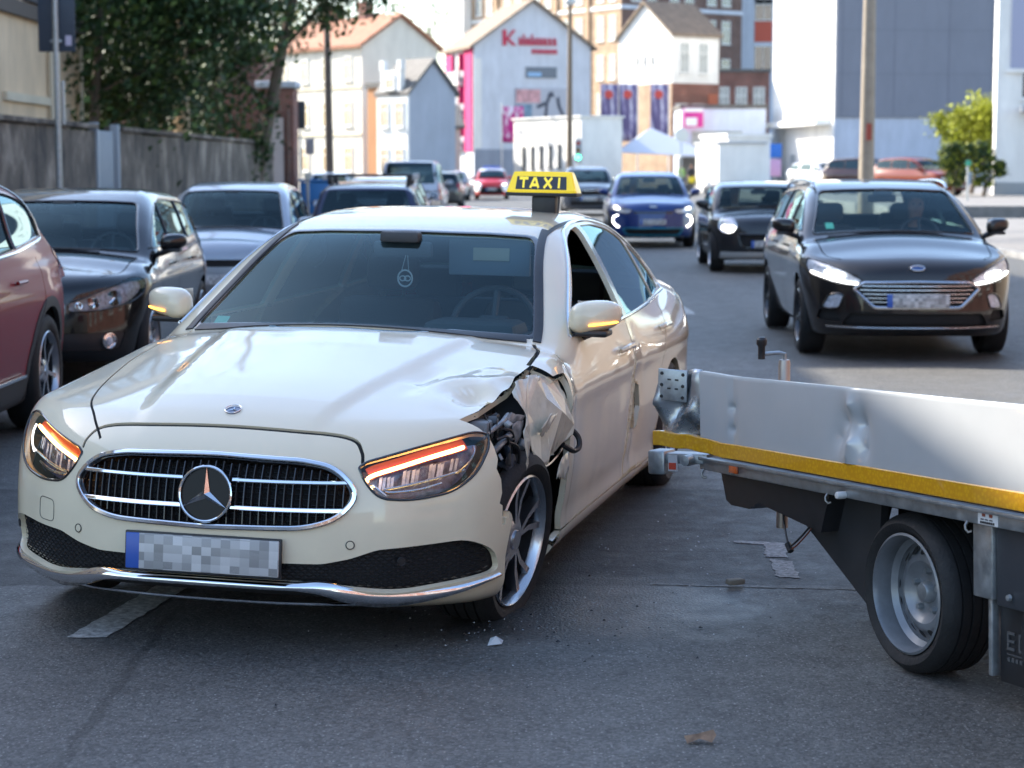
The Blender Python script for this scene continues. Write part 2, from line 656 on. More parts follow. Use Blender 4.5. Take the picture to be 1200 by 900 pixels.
        me.normals_split_custom_set_from_vertices([tuple(x) for x in nn.tolist()])
        return obj(name, me, mt, parent)
    # points on the surface seen along an axis
    def _march(self, mk, lo, hi, n, m=60):
        best = np.full(n, np.nan)
        t0 = np.full(n, hi); found = np.zeros(n, bool)
        step = (hi - lo) / m
        cur = np.full(n, float(hi))
        a = cur.copy(); b = cur.copy()
        for i in range(m):
            nx = cur - step
            f = self.F(*mk(nx))
            hit = (f < 0) & ~found
            a[hit] = cur[hit]; b[hit] = nx[hit]
            found |= hit
            cur = nx
        for _ in range(25):
            mid = (a + b) / 2
            f = self.F(*mk(mid))
            a = np.where(f >= 0, mid, a); b = np.where(f < 0, mid, b)
        return (a + b) / 2, found
    def front(self, yz, off=0.0, xr=(-1.2, 1.3)):
        yz = np.asarray(yz, float)
        x, ok = self._march(lambda t: (t, yz[:, 0], yz[:, 1]), xr[0], xr[1], len(yz), 120)
        return self._off(np.stack([x, yz[:, 0], yz[:, 1]], 1), off)
    def rear(self, yz, off=0.0, xr=(-5.2, -2.2)):
        yz = np.asarray(yz, float)
        x, ok = self._march(lambda t: (-t, yz[:, 0], yz[:, 1]), -xr[1], -xr[0], len(yz), 120)
        return self._off(np.stack([-x, yz[:, 0], yz[:, 1]], 1), off)
    def side(self, xz, sgn=1, off=0.0):
        xz = np.asarray(xz, float)
        y, ok = self._march(lambda t: (xz[:, 0], t, xz[:, 1]), 0.0, 1.3, len(xz), 80)
        return self._off(np.stack([xz[:, 0], y * sgn, xz[:, 1]], 1), off)
    def top(self, xy, off=0.0):
        xy = np.asarray(xy, float)
        z, ok = self._march(lambda t: (xy[:, 0], xy[:, 1], t), 0.2, 2.4, len(xy), 120)
        return self._off(np.stack([xy[:, 0], xy[:, 1], z], 1), off)
    def _off(self, P, off):
        n = unit(grad(self.F, P))
        return [Vector(p) for p in (P + n * off)], [Vector(q) for q in n]
# ------------------------------------------------------------------ shared materials
M_TYRE = mat('tyre_rubber', (0.011, 0.011, 0.012), 0.72, var=0.35, vscale=14, bump=0.25, bscale=90)
M_BLACK = mat('black_plastic', (0.018, 0.018, 0.020), 0.42, var=0.2, vscale=20)
M_MATTBLK = mat('matt_black', (0.010, 0.010, 0.011), 0.85)
M_GLOSSBLK = mat('gloss_black', (0.010, 0.010, 0.012), 0.12, coat=0.6)
M_CHROME = mat('chrome', (0.82, 0.83, 0.85), 0.07, metal=1.0, rvar=0.04, vscale=12)
M_SATIN = mat('satin_metal', (0.62, 0.63, 0.66), 0.24, metal=1.0, rvar=0.08)
M_ALLOY = mat('alloy_silver', (0.46, 0.47, 0.50), 0.28, metal=0.9, coat=0.5, var=0.1)
M_ALLOYDK = mat('alloy_dark', (0.05, 0.052, 0.058), 0.3, metal=0.6, coat=0.5)
M_STEEL = mat('brake_steel', (0.25, 0.24, 0.23), 0.4, metal=1.0, var=0.3)
M_RIMGREY = mat('painted_rim_grey', (0.20, 0.215, 0.235), 0.40, metal=0.35, coat=0.25, var=0.22, vscale=9)
M_SEAT = mat('seat_black_leather', (0.085, 0.09, 0.10), 0.5, bump=0.3, bscale=120)
M_DASH = mat('dash_black', (0.06, 0.062, 0.065), 0.6, bump=0.3, bscale=200)
M_HEADLINER = mat('headliner_grey', (0.30, 0.30, 0.30), 0.9)
M_WS = glass('windscreen_glass', (0.70, 0.86, 0.88), 1.0, amount=.62)
M_SG = glass('side_glass', (0.42, 0.50, 0.48), 1.0)
M_PRIV = glass('privacy_glass', (0.16, 0.20, 0.21), 1.0)
M_LENS = glass('lamp_lens', (0.92, 0.94, 0.96), 1.0, ior=1.45)
M_AMBER = emitter('amber_led', (1.0, 0.48, 0.14), 5.0)
M_AMBERDK = mat('amber_housing_glow', (0.25, 0.04, 0.006), 0.35, coat=0.5, emit=(1.0, .10, .01), estr=.09)  # faint emission stands in for glow caught from the amber strip
M_AMBER2 = emitter('amber_repeater', (1.0, 0.42, 0.05), 1.6)
M_WHITELED = emitter('white_led', (0.95, 0.97, 1.0), 1.6)
M_DRL = emitter('day_running_light', (1.0, 0.96, 0.86), 4.0)
M_REDLENS = mat('red_lens', (0.35, 0.01, 0.012), 0.12, coat=1.0)
M_LAMPBOX = mat('lamp_reflector', (0.58, 0.62, 0.70), 0.25, metal=0.25, coat=.4, var=0.5, vscale=30)
M_LAMPIN = mat('lamp_inner', (0.13, 0.14, 0.22), 0.25, metal=0.1, coat=.8, var=0.7, vscale=34)  # bluish base colour stands in for sky mirrored inside the lamp
M_LAMPDARK = mat('lamp_dark_bezel', (0.03, 0.032, 0.04), 0.22, metal=0.4, coat=0.6)
M_SKIN = mat('skin', (0.48, 0.27, 0.19), 0.55, var=0.08, vscale=20)
M_CLOTH_DK = mat('dark_cloth', (0.025, 0.027, 0.035), 0.9, bump=0.3, bscale=150)
M_HAIR = mat('grey_hair', (0.16, 0.14, 0.12), 0.7, bump=0.5, bscale=200)
M_GALV = mat('galvanised_steel', (0.36, 0.39, 0.41), 0.42, metal=0.75, var=0.25, vscale=22, rvar=0.12)

def plate_mat():
    """number plate: blue band on the left, the rest a grey mosaic of pale blocks"""
    m = bpy.data.materials.new('number_plate_print')
    m.use_nodes = True
    nt, N, L = nodes_of(m)
    p = N['Principled BSDF']
    p.inputs['Roughness'].default_value = 0.35
    tc = N.new('ShaderNodeTexCoord')
    sx = N.new('ShaderNodeSeparateXYZ'); L.new(tc.outputs['Generated'], sx.inputs[0])
    mp = N.new('ShaderNodeMapping'); mp.inputs['Scale'].default_value = (1, 16, 4.2)
    L.new(tc.outputs['Generated'], mp.inputs['Vector'])
    fl = N.new('ShaderNodeVectorMath'); fl.operation = 'FLOOR'; L.new(mp.outputs[0], fl.inputs[0])
    wn_ = N.new('ShaderNodeTexWhiteNoise'); wn_.noise_dimensions = '3D'; L.new(fl.outputs[0], wn_.inputs['Vector'])
    cr = N.new('ShaderNodeMapRange'); cr.inputs[3].default_value = 0.24; cr.inputs[4].default_value = 0.62
    L.new(wn_.outputs['Value'], cr.inputs[0])
    cmb = N.new('ShaderNodeCombineColor')
    L.new(cr.outputs[0], cmb.inputs[0]); L.new(cr.outputs[0], cmb.inputs[1]); L.new(cr.outputs[0], cmb.inputs[2])
    lt = N.new('ShaderNodeMath'); lt.operation = 'LESS_THAN'; lt.inputs[1].default_value = 0.09
    L.new(sx.outputs['Y'], lt.inputs[0])
    mx = N.new('ShaderNodeMix'); mx.data_type = 'RGBA'
    L.new(lt.outputs[0], mx.inputs[0]); L.new(cmb.outputs[0], mx.inputs[6]); mx.inputs[7].default_value = (0.03, 0.10, 0.42, 1)
    L.new(mx.outputs[2], p.inputs['Base Color'])
    return m
M_PLATE = plate_mat()
# ------------------------------------------------------------------ ground, street and buildings
def PX(px, d): return (px - 600) / FPX * d
def PZ(py, d): return CAM_H + (HOR - py) / FPX * d

def asphalt_mat(name='asphalt', base=.098, wear=True):
    m = bpy.data.materials.new(name)
    m.use_nodes = True
    nt, N, L = nodes_of(m)
    p = N['Principled BSDF']
    p.inputs['Specular IOR Level'].default_value = 0.55
    tc = N.new('ShaderNodeTexCoord')
    def noise(scale, detail=4, rough=.6, vec=None):
        n = N.new('ShaderNodeTexNoise'); n.inputs['Scale'].default_value = scale
        n.inputs['Detail'].default_value = detail; n.inputs['Roughness'].default_value = rough
        L.new(vec or tc.outputs['Object'], n.inputs['Vector'])
        return n.outputs[0]
    def mrange(v, a, b, c, d):
        r = N.new('ShaderNodeMapRange'); r.inputs[1].default_value, r.inputs[2].default_value = a, b
        r.inputs[3].default_value, r.inputs[4].default_value = c, d
        L.new(v, r.inputs[0]); return r.outputs[0]
    def mul(a, b):
        r = N.new('ShaderNodeMath'); r.operation = 'MULTIPLY'
        for i, v in enumerate((a, b)):
            if isinstance(v, float): r.inputs[i].default_value = v
            else: L.new(v, r.inputs[i])
        return r.outputs[0]
    def add(a, b):
        r = N.new('ShaderNodeMath'); r.operation = 'ADD'
        L.new(a, r.inputs[0]); L.new(b, r.inputs[1]); return r.outputs[0]
    big = mrange(noise(.35, 6, .6), .3, .7, .80, 1.18)
    mid = mrange(noise(2.6, 7, .7), .3, .7, .82, 1.16)
    vo = N.new('ShaderNodeTexVoronoi'); vo.inputs['Scale'].default_value = 95
    L.new(tc.outputs['Object'], vo.inputs['Vector'])
    sc = N.new('ShaderNodeSeparateColor'); L.new(vo.outputs['Color'], sc.inputs[0])
    fine = mul(mrange(noise(48, 5, .8), .30, .70, .40, 1.6), mrange(sc.outputs[1], 0.0, 1.0, .62, 1.38))
    stone = mrange(sc.outputs[0], .72, 1.0, 0.0, .26)
    near = mrange(vo.outputs['Distance'], .18, .42, 1.0, 0.0)
    speck = mul(stone, near)
    # stretched tyre wear along the lanes
    mp = N.new('ShaderNodeMapping'); mp.inputs['Scale'].default_value = (1.1, .06, 1)
    L.new(tc.outputs['Object'], mp.inputs['Vector'])
    lane = mrange(noise(1.0, 3, .5, mp.outputs[0]), .3, .7, .86, 1.12)
    v = mul(mul(mul(big, mid), fine), lane)
    v = add(mul(v, base), speck)
    if wear:
        # repairs and oil with painted shade under trailer and wheel, cracks, small blots, each at its own place on the road
        sx = N.new('ShaderNodeSeparateXYZ'); L.new(tc.outputs['Object'], sx.inputs[0])
        wob = mrange(noise(3.5, 5, .7), .2, .8, -.06, .06); wob2 = mrange(noise(1.2, 6, .75), .25, .75, -.45, .45)
        X, Y = sx.outputs['X'], sx.outputs['Y']
        def lin(v, a, b):
            r = N.new('ShaderNodeMath'); r.operation = 'MULTIPLY_ADD'; r.inputs[1].default_value = a; r.inputs[2].default_value = b
            L.new(v, r.inputs[0]); return r.outputs[0]
        def op(o, a, b=None):
            r = N.new('ShaderNodeMath'); r.operation = o; L.new(a, r.inputs[0])
            if b is not None:
                if isinstance(b, float): r.inputs[1].default_value = b
                else: L.new(b, r.inputs[1])
            return r.outputs[0]
        def band(c, half, soft): return mrange(op('ABSOLUTE', c), half, half + soft, 1.0, 0.0)
        repair_shade = mul(band(add(lin(Y, 1, -8.75), wob), 1.13, .05), band(add(lin(X, 1, .3), wob2), 3.2, .35))
        v = mul(v, lin(repair_shade, -.62, 1.0))
        oil_shade = add(op('POWER', op('ABSOLUTE', lin(X, 1/.85, -.25/.85)), 2.0), op('POWER', op('ABSOLUTE', lin(Y, 1/.60, -7.2/.60)), 2.0))
        oil_shade = mrange(add(oil_shade, wob2), .35, 1.15, 1.0, 0.0)
        v = mul(v, lin(oil_shade, -.70, 1.0))
        dust = mul(mrange(noise(1.7, 7, .7), .62, .70, 0.0, 1.0), band(lin(Y, 1, -8.4), 1.3, .5))
        v = mul(v, lin(dust, .35, 1.0))
        for c, x0, xh, amp, wd in ((7.61, -.2, 3.2, 1.0, .004), (8.28, 1.2, .85, .8, .005), (11.4, 0, 6, 2.0, .006), (5.15, -2.2, 1.4, 2.5, .0025)):
            cr_ = mul(band(add(lin(Y, 1, -c), lin(wob, amp, 0.0)), wd, wd), band(lin(X, 1, -x0), xh, .2))
            v = mul(v, lin(cr_, -.75, 1.0))
        blot = mul(mrange(noise(5.5, 3, .5), .70, .75, 0.0, 1.0), mrange(noise(1.3, 2, .5), .5, .6, 0.0, 1.0))
        v = mul(v, lin(blot, -.45, 1.0))
        lane_seam = band(add(lin(X, 1, 1.25), lin(wob, .6, 0.0)), .012, .012)
        v = mul(v, lin(lane_seam, -.35, 1.0))
    cmb = N.new('ShaderNodeCombineColor')
    L.new(v, cmb.inputs[0]); L.new(mul(v, .985), cmb.inputs[1]); L.new(mul(v, .92), cmb.inputs[2])
    L.new(cmb.outputs[0], p.inputs['Base Color'])
    rg = mrange(noise(6, 6, .7), .3, .7, .52, .78)
    if wear: rg = mul(rg, lin(oil_shade, -.35, 1.0))
    L.new(rg, p.inputs['Roughness'])
    b = N.new('ShaderNodeBump'); b.inputs['Strength'].default_value = .55; b.inputs['Distance'].default_value = .006
    h = add(mul(vo.outputs['Distance'], -.6), noise(55, 4, .7))
    L.new(h, b.inputs['Height']); L.new(b.outputs[0], p.inputs['Normal'])
    return m
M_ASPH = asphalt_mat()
M_PAVE = mat('pavement_slab', (0.22, 0.21, 0.20), .8, var=.25, vscale=3, bump=.3, bscale=40)
M_KERB = mat('kerb_stone', (0.27, 0.27, 0.27), .8, var=.2, vscale=5, bump=.3, bscale=40)

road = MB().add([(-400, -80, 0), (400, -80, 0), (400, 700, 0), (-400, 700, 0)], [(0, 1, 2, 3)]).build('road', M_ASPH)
tag(road, kind='structure')
def slab(name, x0, y0, x1, y1, h, kerb_left=None):
    o = MB().box((x0, y0, -.3), (x1, y1, h)).build(name, M_PAVE)
    tag(o, kind='structure')
    if kerb_left is not None:
        n = int((y1 - y0) / 2.0)
        me = MB().rbox((-.075, 0, -.2), (.075, 1.985, h + .004), .02).mesh('kerb_stone', 40)
        for i in range(n):
            if not (8 < y0 + 2*i < 90): continue
            obj('kerb_stone', me, M_KERB, o, loc=(kerb_left, y0 + 2.0*i, 0))
    return o
slab('pavement', -8.0, -40, -5.75, 140, .12, -5.67)
slab('pavement', 9.2, -60, 40, 58, .12, 9.12)
lot = slab('parking_area', 12.0, 62, 90, 150, .40, 11.92)
M_LINE = mat('worn_white_line', (0.44, 0.44, 0.42), .8, var=.6, vscale=34, bump=.3, bscale=90)
M_FADE = mat('faded_line', (.26, .255, .245), .85, var=.6, vscale=45, bump=.4, bscale=80)
M_TAR = mat('tar_seam', (0.022, 0.022, 0.023), .85, bump=.3, bscale=60)

def sheet(name, pts, z, m, parent=None, label=None):
    o = MB().add([(p[0], p[1], z) for p in pts], [tuple(range(len(pts)))]).build(name, m)
    return tag(o, kind='structure')
def ragged(pts, amp, step, seed):
    r = random.Random(seed)
    return [(p[0] + r.uniform(-amp, amp), p[1] + r.uniform(-amp, amp)) for p in densify(pts, step)]
sheet('road_marking', ragged([(-1.555, 6.72), (-1.42, 6.72), (-1.05, 8.7), (-1.19, 8.7)], .006, .06, 1), .004, M_LINE)
sheet('road_marking', ragged([(1.06, 7.75), (1.15, 7.72), (1.17, 8.05), (1.08, 8.1)], .010, .03, 2), .003, M_FADE)
sheet('road_marking', ragged([(1.07, 8.16), (1.16, 8.14), (1.20, 8.45), (.98, 8.52), (.98, 8.47), (1.1, 8.42)], .008, .03, 4), .003, M_FADE)
sheet('road_marking', ragged([(.55, 7.60), (1.6, 7.47), (1.6, 7.485), (.55, 7.618)], .007, .04, 5), .003, mat('pale_seam', (.22, .22, .21), .8, var=.6, vscale=40))
sheet('road_marking', ragged([(1.9, 21.8), (2.05, 21.8), (1.98, 27), (1.84, 27)], .01, .2, 8), .004, M_LINE)
sheet('road_marking', ragged([(1.6, 33.5), (1.75, 33.5), (1.7, 38), (1.56, 38)], .01, .2, 9), .004, M_LINE)

# ------------------------------------------------------------------ buildings
M_WPANE = mat('window_pane', (0.05, 0.06, 0.07), .06, spec=.9, coat=1.0, var=.5, vscale=.8)
M_WPANEB = mat('window_pane_blind', (0.30, 0.33, 0.33), .25, coat=.8, var=.4, vscale=1.2)
M_WFRAME = mat('window_frame_white', (0.72, 0.72, 0.70), .5)
M_WFRAMED = mat('window_frame_dark', (0.10, 0.10, 0.11), .5)
def wall_mat(name, col, scale=1.2, var=.12, streak=True):
    return mat('wall_' + name, col, .85, var=var, vscale=scale, bump=.15, bscale=25, stretch=(1, 1, .35) if streak else None)
def brick_mat(name, c1, c2, mortar, scale=1.0):
    if name in MATS: return MATS[name]
    m = bpy.data.materials.new(name); m.use_nodes = True
    nt, N, L = nodes_of(m); p = N['Principled BSDF']; p.inputs['Roughness'].default_value = .85
    tc = N.new('ShaderNodeTexCoord'); mp = N.new('ShaderNodeMapping'); L.new(tc.outputs['Object'], mp.inputs['Vector'])
    mp.inputs['Rotation'].default_value = (PI/2, 0, 0)
    b = N.new('ShaderNodeTexBrick'); b.inputs['Scale'].default_value = scale
    b.inputs['Color1'].default_value = (*c1, 1); b.inputs['Color2'].default_value = (*c2, 1); b.inputs['Mortar'].default_value = (*mortar, 1)
    b.inputs['Brick Width'].default_value = .25; b.inputs['Row Height'].default_value = .08; b.inputs['Mortar Size'].default_value = .008
    L.new(mp.outputs[0], b.inputs['Vector'])
    n = N.new('ShaderNodeTexNoise'); n.inputs['Scale'].default_value = .9; n.inputs['Detail'].default_value = 8
    L.new(tc.outputs['Object'], n.inputs['Vector'])
    r = N.new('ShaderNodeMapRange'); r.inputs[1].default_value = .3; r.inputs[2].default_value = .7; r.inputs[3].default_value = .75; r.inputs[4].default_value = 1.25
    L.new(n.outputs[0], r.inputs[0])
    mx = N.new('ShaderNodeVectorMath'); mx.operation = 'SCALE'
    L.new(b.outputs['Color'], mx.inputs[0]); L.new(r.outputs[0], mx.inputs['Scale'])
    L.new(mx.outputs[0], p.inputs['Base Color'])
    MATS[name] = m
    return m
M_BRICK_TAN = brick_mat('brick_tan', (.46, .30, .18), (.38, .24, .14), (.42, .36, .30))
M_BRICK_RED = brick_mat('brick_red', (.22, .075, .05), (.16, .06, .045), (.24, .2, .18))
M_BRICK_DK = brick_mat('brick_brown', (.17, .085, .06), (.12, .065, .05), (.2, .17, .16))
M_ROOF_RED = mat('roof_tiles_red', (.30, .13, .075), .8, var=.3, vscale=2, bump=.5, bscale=14)
M_ROOF_GREY = mat('roof_tiles_grey', (.11, .105, .10), .75, var=.25, vscale=2, bump=.5, bscale=14)
M_ROOF_BROWN = mat('roof_tiles_brown', (.20, .15, .11), .8, var=.25, vscale=2, bump=.5, bscale=14)

WMESH = {}
def window(parent, face, u, z, w, h, style='plain', dims=None, frame=None, pane=None, d=.07):
    """window on the 'front' (-y), 'left' (-x), 'right' (+x) or 'back' face of a building; u along the face"""
    key = (round(w, 2), round(h, 2), style, frame.name if frame else '', pane.name if pane else '')
    if key not in WMESH:
        f = MB(); t = .07 if w > .7 else .05
        f.box((-w/2, -d, 0), (-w/2 + t, .02, h)); f.box((w/2 - t, -d, 0), (w/2, .02, h))
        f.box((-w/2 + t, -d, h - t), (w/2 - t, .02, h)); f.box((-w/2 + t, -d, 0), (w/2 - t, .02, t))
        f.box((-w/2 - .06, -d - .08, -.06), (w/2 + .06, .02, -.002))
        if style in ('cross', 'mull'): f.box((-.03, -d + .012, t), (.03, .0, h - t))
        if style == 'cross': f.box((-w/2 + t, -d + .014, h*.66), (-.03, 0, h*.66 + .06)); f.box((.03, -d + .014, h*.66), (w/2 - t, 0, h*.66 + .06))
        p = MB().add([(-w/2 + t, -.030, t), (w/2 - t, -.030, t), (w/2 - t, -.030, h - t), (-w/2 + t, -.030, h - t)], [(0, 1, 2, 3)])
        fm, pm = f.mesh('window'), p.mesh('pane')
        fm.materials.append(frame or M_WFRAME); pm.materials.append(pane or M_WPANE)
        WMESH[key] = (fm, pm)
    fm, pm = WMESH[key]
    W, D = dims
    if face == 'front': loc, rz = (u, 0, z), 0
    elif face == 'left': loc, rz = (-W/2, u, z), -PI/2
    elif face == 'right': loc, rz = (W/2, u, z), PI/2
    else: loc, rz = (u, D, z), PI
    o = obj('window', fm, None, parent, loc, (0, 0, rz))
    obj('pane', pm, None, o)
    return o

def building(name, label, x, y, rot, w, dp, he, hr=None, ridge='x', wall=None, roof=None, z0=-.3, over=.35, group=None, cat='building', wallname='wall', flat_t=.3):
    t = thing(name, label, cat, (x, y, 0), rot, group)
    m = MB()
    if hr is None:
        m.box((-w/2, 0, z0), (w/2, dp, he))
        m.build(wallname, wall, t)
        r = MB(); r.box((-w/2 - .12, -.12, he + .002), (w/2 + .12, dp + .12, he + flat_t)); r.build('roof', roof, t)
    elif ridge == 'y':
        pts = [(-w/2, z0), (w/2, z0), (w/2, he), (0, hr), (-w/2, he)]
        m.prism(pts, 0, -dp, M=Matrix(((1, 0, 0, 0), (0, 0, -1, 0), (0, 1, 0, 0), (0, 0, 0, 1))))
        m.build(wallname, wall, t)
        r = MB(); k = (hr - he) / (w/2)
        for s in (1, -1):
            a = (0, hr + .03); b = (s * (w/2 + over), he - k*over + .03)
            P = [a, b, (b[0], b[1] + .22), (a[0], a[1] + .22)]
            r.prism(P if s < 0 else P[::-1], over, -dp - over, M=Matrix(((1, 0, 0, 0), (0, 0, -1, 0), (0, 1, 0, 0), (0, 0, 0, 1))))
        r.build('roof', roof, t)
    else:
        pts = [(0, z0), (dp, z0), (dp, he), (dp/2, hr), (0, he)]
        m.prism(pts, -w/2, w/2, M=Matrix(((0, 0, 1, 0), (1, 0, 0, 0), (0, 1, 0, 0), (0, 0, 0, 1))))
        m.build(wallname, wall, t)
        r = MB(); k = (hr - he) / (dp/2)
        for s in (1, -1):
            a = (dp/2, hr + .03); b = (dp/2 + s * (dp/2 + over), he - k*over + .03)
            P = [a, b, (b[0], b[1] + .22), (a[0], a[1] + .22)]
            r.prism(P if s > 0 else P[::-1], -w/2 - over, w/2 + over, M=Matrix(((0, 0, 1, 0), (1, 0, 0, 0), (0, 1, 0, 0), (0, 0, 0, 1))))
        r.build('roof', roof, t)
    t['wd'] = (w, dp)
    return t
def part_box(t, name, lo, hi, m): return MB().box(lo, hi).build(name, m, t)

W_WHITE = wall_mat('white', (.74, .73, .70)); W_CREAM = wall_mat('cream', (.66, .58, .42)); W_TAN = wall_mat('tan', (.68, .52, .35), var=.2)
W_PALE = wall_mat('pale_blue_grey', (.55, .58, .64)); W_GREY = wall_mat('grey_cladding', (.185, .195, .235), var=.06)
W_MAG = wall_mat('magenta', (.52, .02, .14)); W_DGREY = wall_mat('dark_grey', (.09, .10, .12)); W_LGREY = wall_mat('light_grey', (.42, .43, .45))
W_ORANGE = wall_mat('orange_brick', (.42, .20, .09)); W_STONE = wall_mat('sandstone', (.50, .40, .27))

# --- tall white and grey block on the right
d = 138
t = building('apartment_block', 'tall block with white windowed side and blank blue-grey clad front wall', PX(1068, d), d, math.radians(6), 11.6, 18, 24, None, 'x', W_WHITE, M_ROOF_GREY)
part_box(t, 'cladding', (-5.72, -.16, 5.0), (5.8, -.003, 24), W_GREY)
for ux in (-5.3, -1.6, 2.3, 5.4):
    part_box(t, 'cladding_joint', (ux - .02, -.175, 5.1), (ux + .02, -.162, 23.9), mat('joint_dark', (.13, .14, .18), .8))
for uz in (8.0, 11.0, 14.0):
    part_box(t, 'cladding_joint', (-5.7, -.170, uz), (5.78, -.162, uz + .03), mat('joint_dark', (.13, .14, .18), .8))
part_box(t, 'base_wall', (-5.75, -.05, -.2), (5.78, -.004, 4.97), wall_mat('base_bluegrey', (.42, .46, .55)))
for u, z, w_, h_ in ((3.0, 8.8, .55, 1.6), (8.0, 9.1, .55, 1.7), (5.5, 5.9, .5, 1.0), (5.3, 12.6, .6, 1.3), (2.2, 14.6, .5, .9), (9.6, 16.0, .5, 1.2), (4.6, 17, .6, 1.2), (7.0, 17.5, .6, 1.2)):
    window(t, 'left', u, z, w_, h_, 'plain', (11.6, 18), M_WFRAME, M_WPANE)
part_box(t, 'canopy', (-6.9, .6, 4.55), (-5.82, 17, 4.95), wall_mat('canopy_white', (.78, .78, .76)))
for u, w_ in ((2.5, .9), (5.0, 1.1)):
    window(t, 'left', u, .2 if w_ < 1 else 1.4, w_, 2.4 if w_ < 1 else 1.6, 'plain', (11.6, 18), M_WFRAME, M_WPANEB)
door = MB().box((-5.86, 10.6, 0.1), (-5.80, 11.9, 2.5)).build('door', mat('door_grey', (.32, .35, .36), .5), t)
# --- white house at the right edge
d = 84
t = building('white_house', 'white rendered house at the right edge with small flat canopy', PX(1166, d) + 5.0, d, math.radians(-12), 10.0, 5, 13, None, 'x', W_WHITE, M_ROOF_GREY)
part_box(t, 'plinth', (-5.03, -.04, -.1), (5.03, -.003, .95), mat('plinth_grey', (.30, .32, .33), .8))
part_box(t, 'cladding', (-4.45, -.10, 5.8), (5.0, -.004, 13), mat('cladding_lilac', (.33, .34, .45), .7))
part_box(t, 'ledge', (-4.6, -.16, 5.62), (5.0, -.006, 5.79), W_WHITE)
part_box(t, 'canopy', (-4.0, -.9, 3.95), (-1.0, -.005, 4.2), W_LGREY)
for u in (-3.6, -1.2, 1.2): window(t, 'front', u, 4.5 if u < -3 else 1.2, .8, 1.2, 'plain', (10, 14))
# --- pink and pale blue gabled house in the centre
d = 182
t = building('gabled_house', 'pale blue gabled house with magenta balcony side and red lettering', PX(624, d), d, math.radians(17), 11.2, 9.5, 12.6, 16.6, 'y', W_PALE, M_ROOF_BROWN, over=.5)
part_box(t, 'plinth', (-5.62, -.05, 0), (5.62, -.003, 3.2), wall_mat('plinth_blue', (.26, .29, .35)))
part_box(t, 'side_panel', (-5.72, .3, 3.0), (-5.605, 3.2, 12.4), W_MAG)
part_box(t, 'side_panel', (-5.72, 8.6, 3.0), (-5.606, 9.5, 12.4), W_MAG)
for k in range(3):
    zz = 3.4 + 3.0*k
    part_box(t, 'balcony', (-6.2, 3.3, zz - .25), (-5.61, 8.5, zz + .05), W_WHITE)
    part_box(t, 'balcony_panel', (-6.22, 3.3, zz + .06), (-6.12, 8.5, zz + 1.0), W_LGREY)
    part_box(t, 'balcony_screen', (-6.1, 3.32, zz + 1.0), (-5.62, 3.45, zz + 2.6), W_MAG)
    part_box(t, 'balcony_screen', (-5.9, 6.6, zz + .08), (-5.63, 8.4, zz + 2.6), W_MAG)
    window(t, 'left', 5.0, zz + .1, 1.6, 2.3, 'mull', (11.2, 9.5), M_WFRAME, M_WPANEB)
part_box(t, 'downpipe_strip', (-5.55, -.02, 3.3), (-4.9, -.006, 11.4), W_WHITE)
red = mat('sign_red', (.50, .01, .06), .5)
lm = MB()
lm.box((-2.9, -.16, 12.6), (-2.55, -.02, 14.0)); lm.prism([(-2.55, 13.2), (-1.95, 14.0), (-1.65, 14.0), (-2.3, 13.25), (-1.6, 12.6), (-1.95, 12.6)], .02, .16, M=Matrix(((1, 0, 0, 0), (0, 0, -1, 0), (0, 1, 0, 0), (0, 0, 0, 1))))
for i, (u, h_) in enumerate(((-1.35, .7), (-.95, 1.0), (-.55, .7), (-.15, 1.0), (.25, .7), (.65, .7), (1.05, .7), (1.5, .7), (1.95, .7))):
    lm.box((u, -.15, 12.65), (u + .12, -.02, 12.65 + h_)); lm.box((u + .121, -.15, 12.65), (u + .30, -.02, 12.79)); lm.box((u + .18, -.14, 12.795), (u + .28, -.02, 13.25))
for i in range(7): lm.box((-.1 + i*.36, -.15, 11.9), (.14 + i*.36, -.02, 12.3))
lm.build('sign_lettering', red, t)
part_box(t, 'sign_board', (-.7, -.1, 9.7), (2.3, -.01, 10.7), mat('board_dark', (.13, .16, .20), .5))
part_box(t, 'sign_board_panel', (-.5, -.115, 9.85), (.8, -.105, 10.2), mat('board_blue', (.25, .45, .70), .5))
ps = sub('poster', t, (.9, -.06, 5.6))
part_box(ps, 'poster_sheet', (-2.6, -.06, 0), (2.5, 0, 3.2), mat('poster_pale', (.42, .44, .50), .6))
part_box(ps, 'poster_print', (-2.55, -.075, 1.85), (-.2, -.063, 3.05), mat('poster_pink', (.55, .30, .32), .6, var=.5, vscale=2))
part_box(ps, 'poster_print', (-2.55, -.075, .1), (-1.0, -.063, 1.7), mat('poster_slate', (.16, .26, .36), .6, var=.5, vscale=2))
pf = MB()
for pts in ([(.1, .3), (.35, 2.0), (.6, 2.8), (1.0, 2.9), (1.2, 2.3), (.85, 2.45), (.55, 1.7), (.45, .3)], [(-.6, 1.6), (.3, 2.0), (.3, 1.6), (-.5, 1.3)], [(1.3, 2.2), (1.6, 2.5), (1.75, 1.6), (2.2, .6), (1.95, .5), (1.45, 1.5)]):
    pf.prism(pts, .064, .08, M=Matrix(((1, 0, 0, 0), (0, 0, -1, 0), (0, 1, 0, 0), (0, 0, 0, 1))))
pf.build('poster_print', mat('poster_dark', (.05, .06, .09), .6), ps)
# --- white kiosk-like building with slit windows, dark side
d = 128
t = building('white_hall', 'low white hall with a row of slit windows and dark right side', PX(640, d), d, math.radians(-62), 9.0, 3, 4.7, None, 'x', W_WHITE, W_WHITE, flat_t=.12)
for i in range(6): window(t, 'front', -3.0 + i*1.2, 1.4 + .04*i, .35, 1.5, 'plain', (9.0, 3), M_WFRAMED)
t = building('dark_annexe', 'dark grey flat annexe behind the white hall', PX(686, d + 6), d + 6, 0, 3.0, 6, 4.9, None, 'x', W_DGREY, W_DGREY, flat_t=.1)
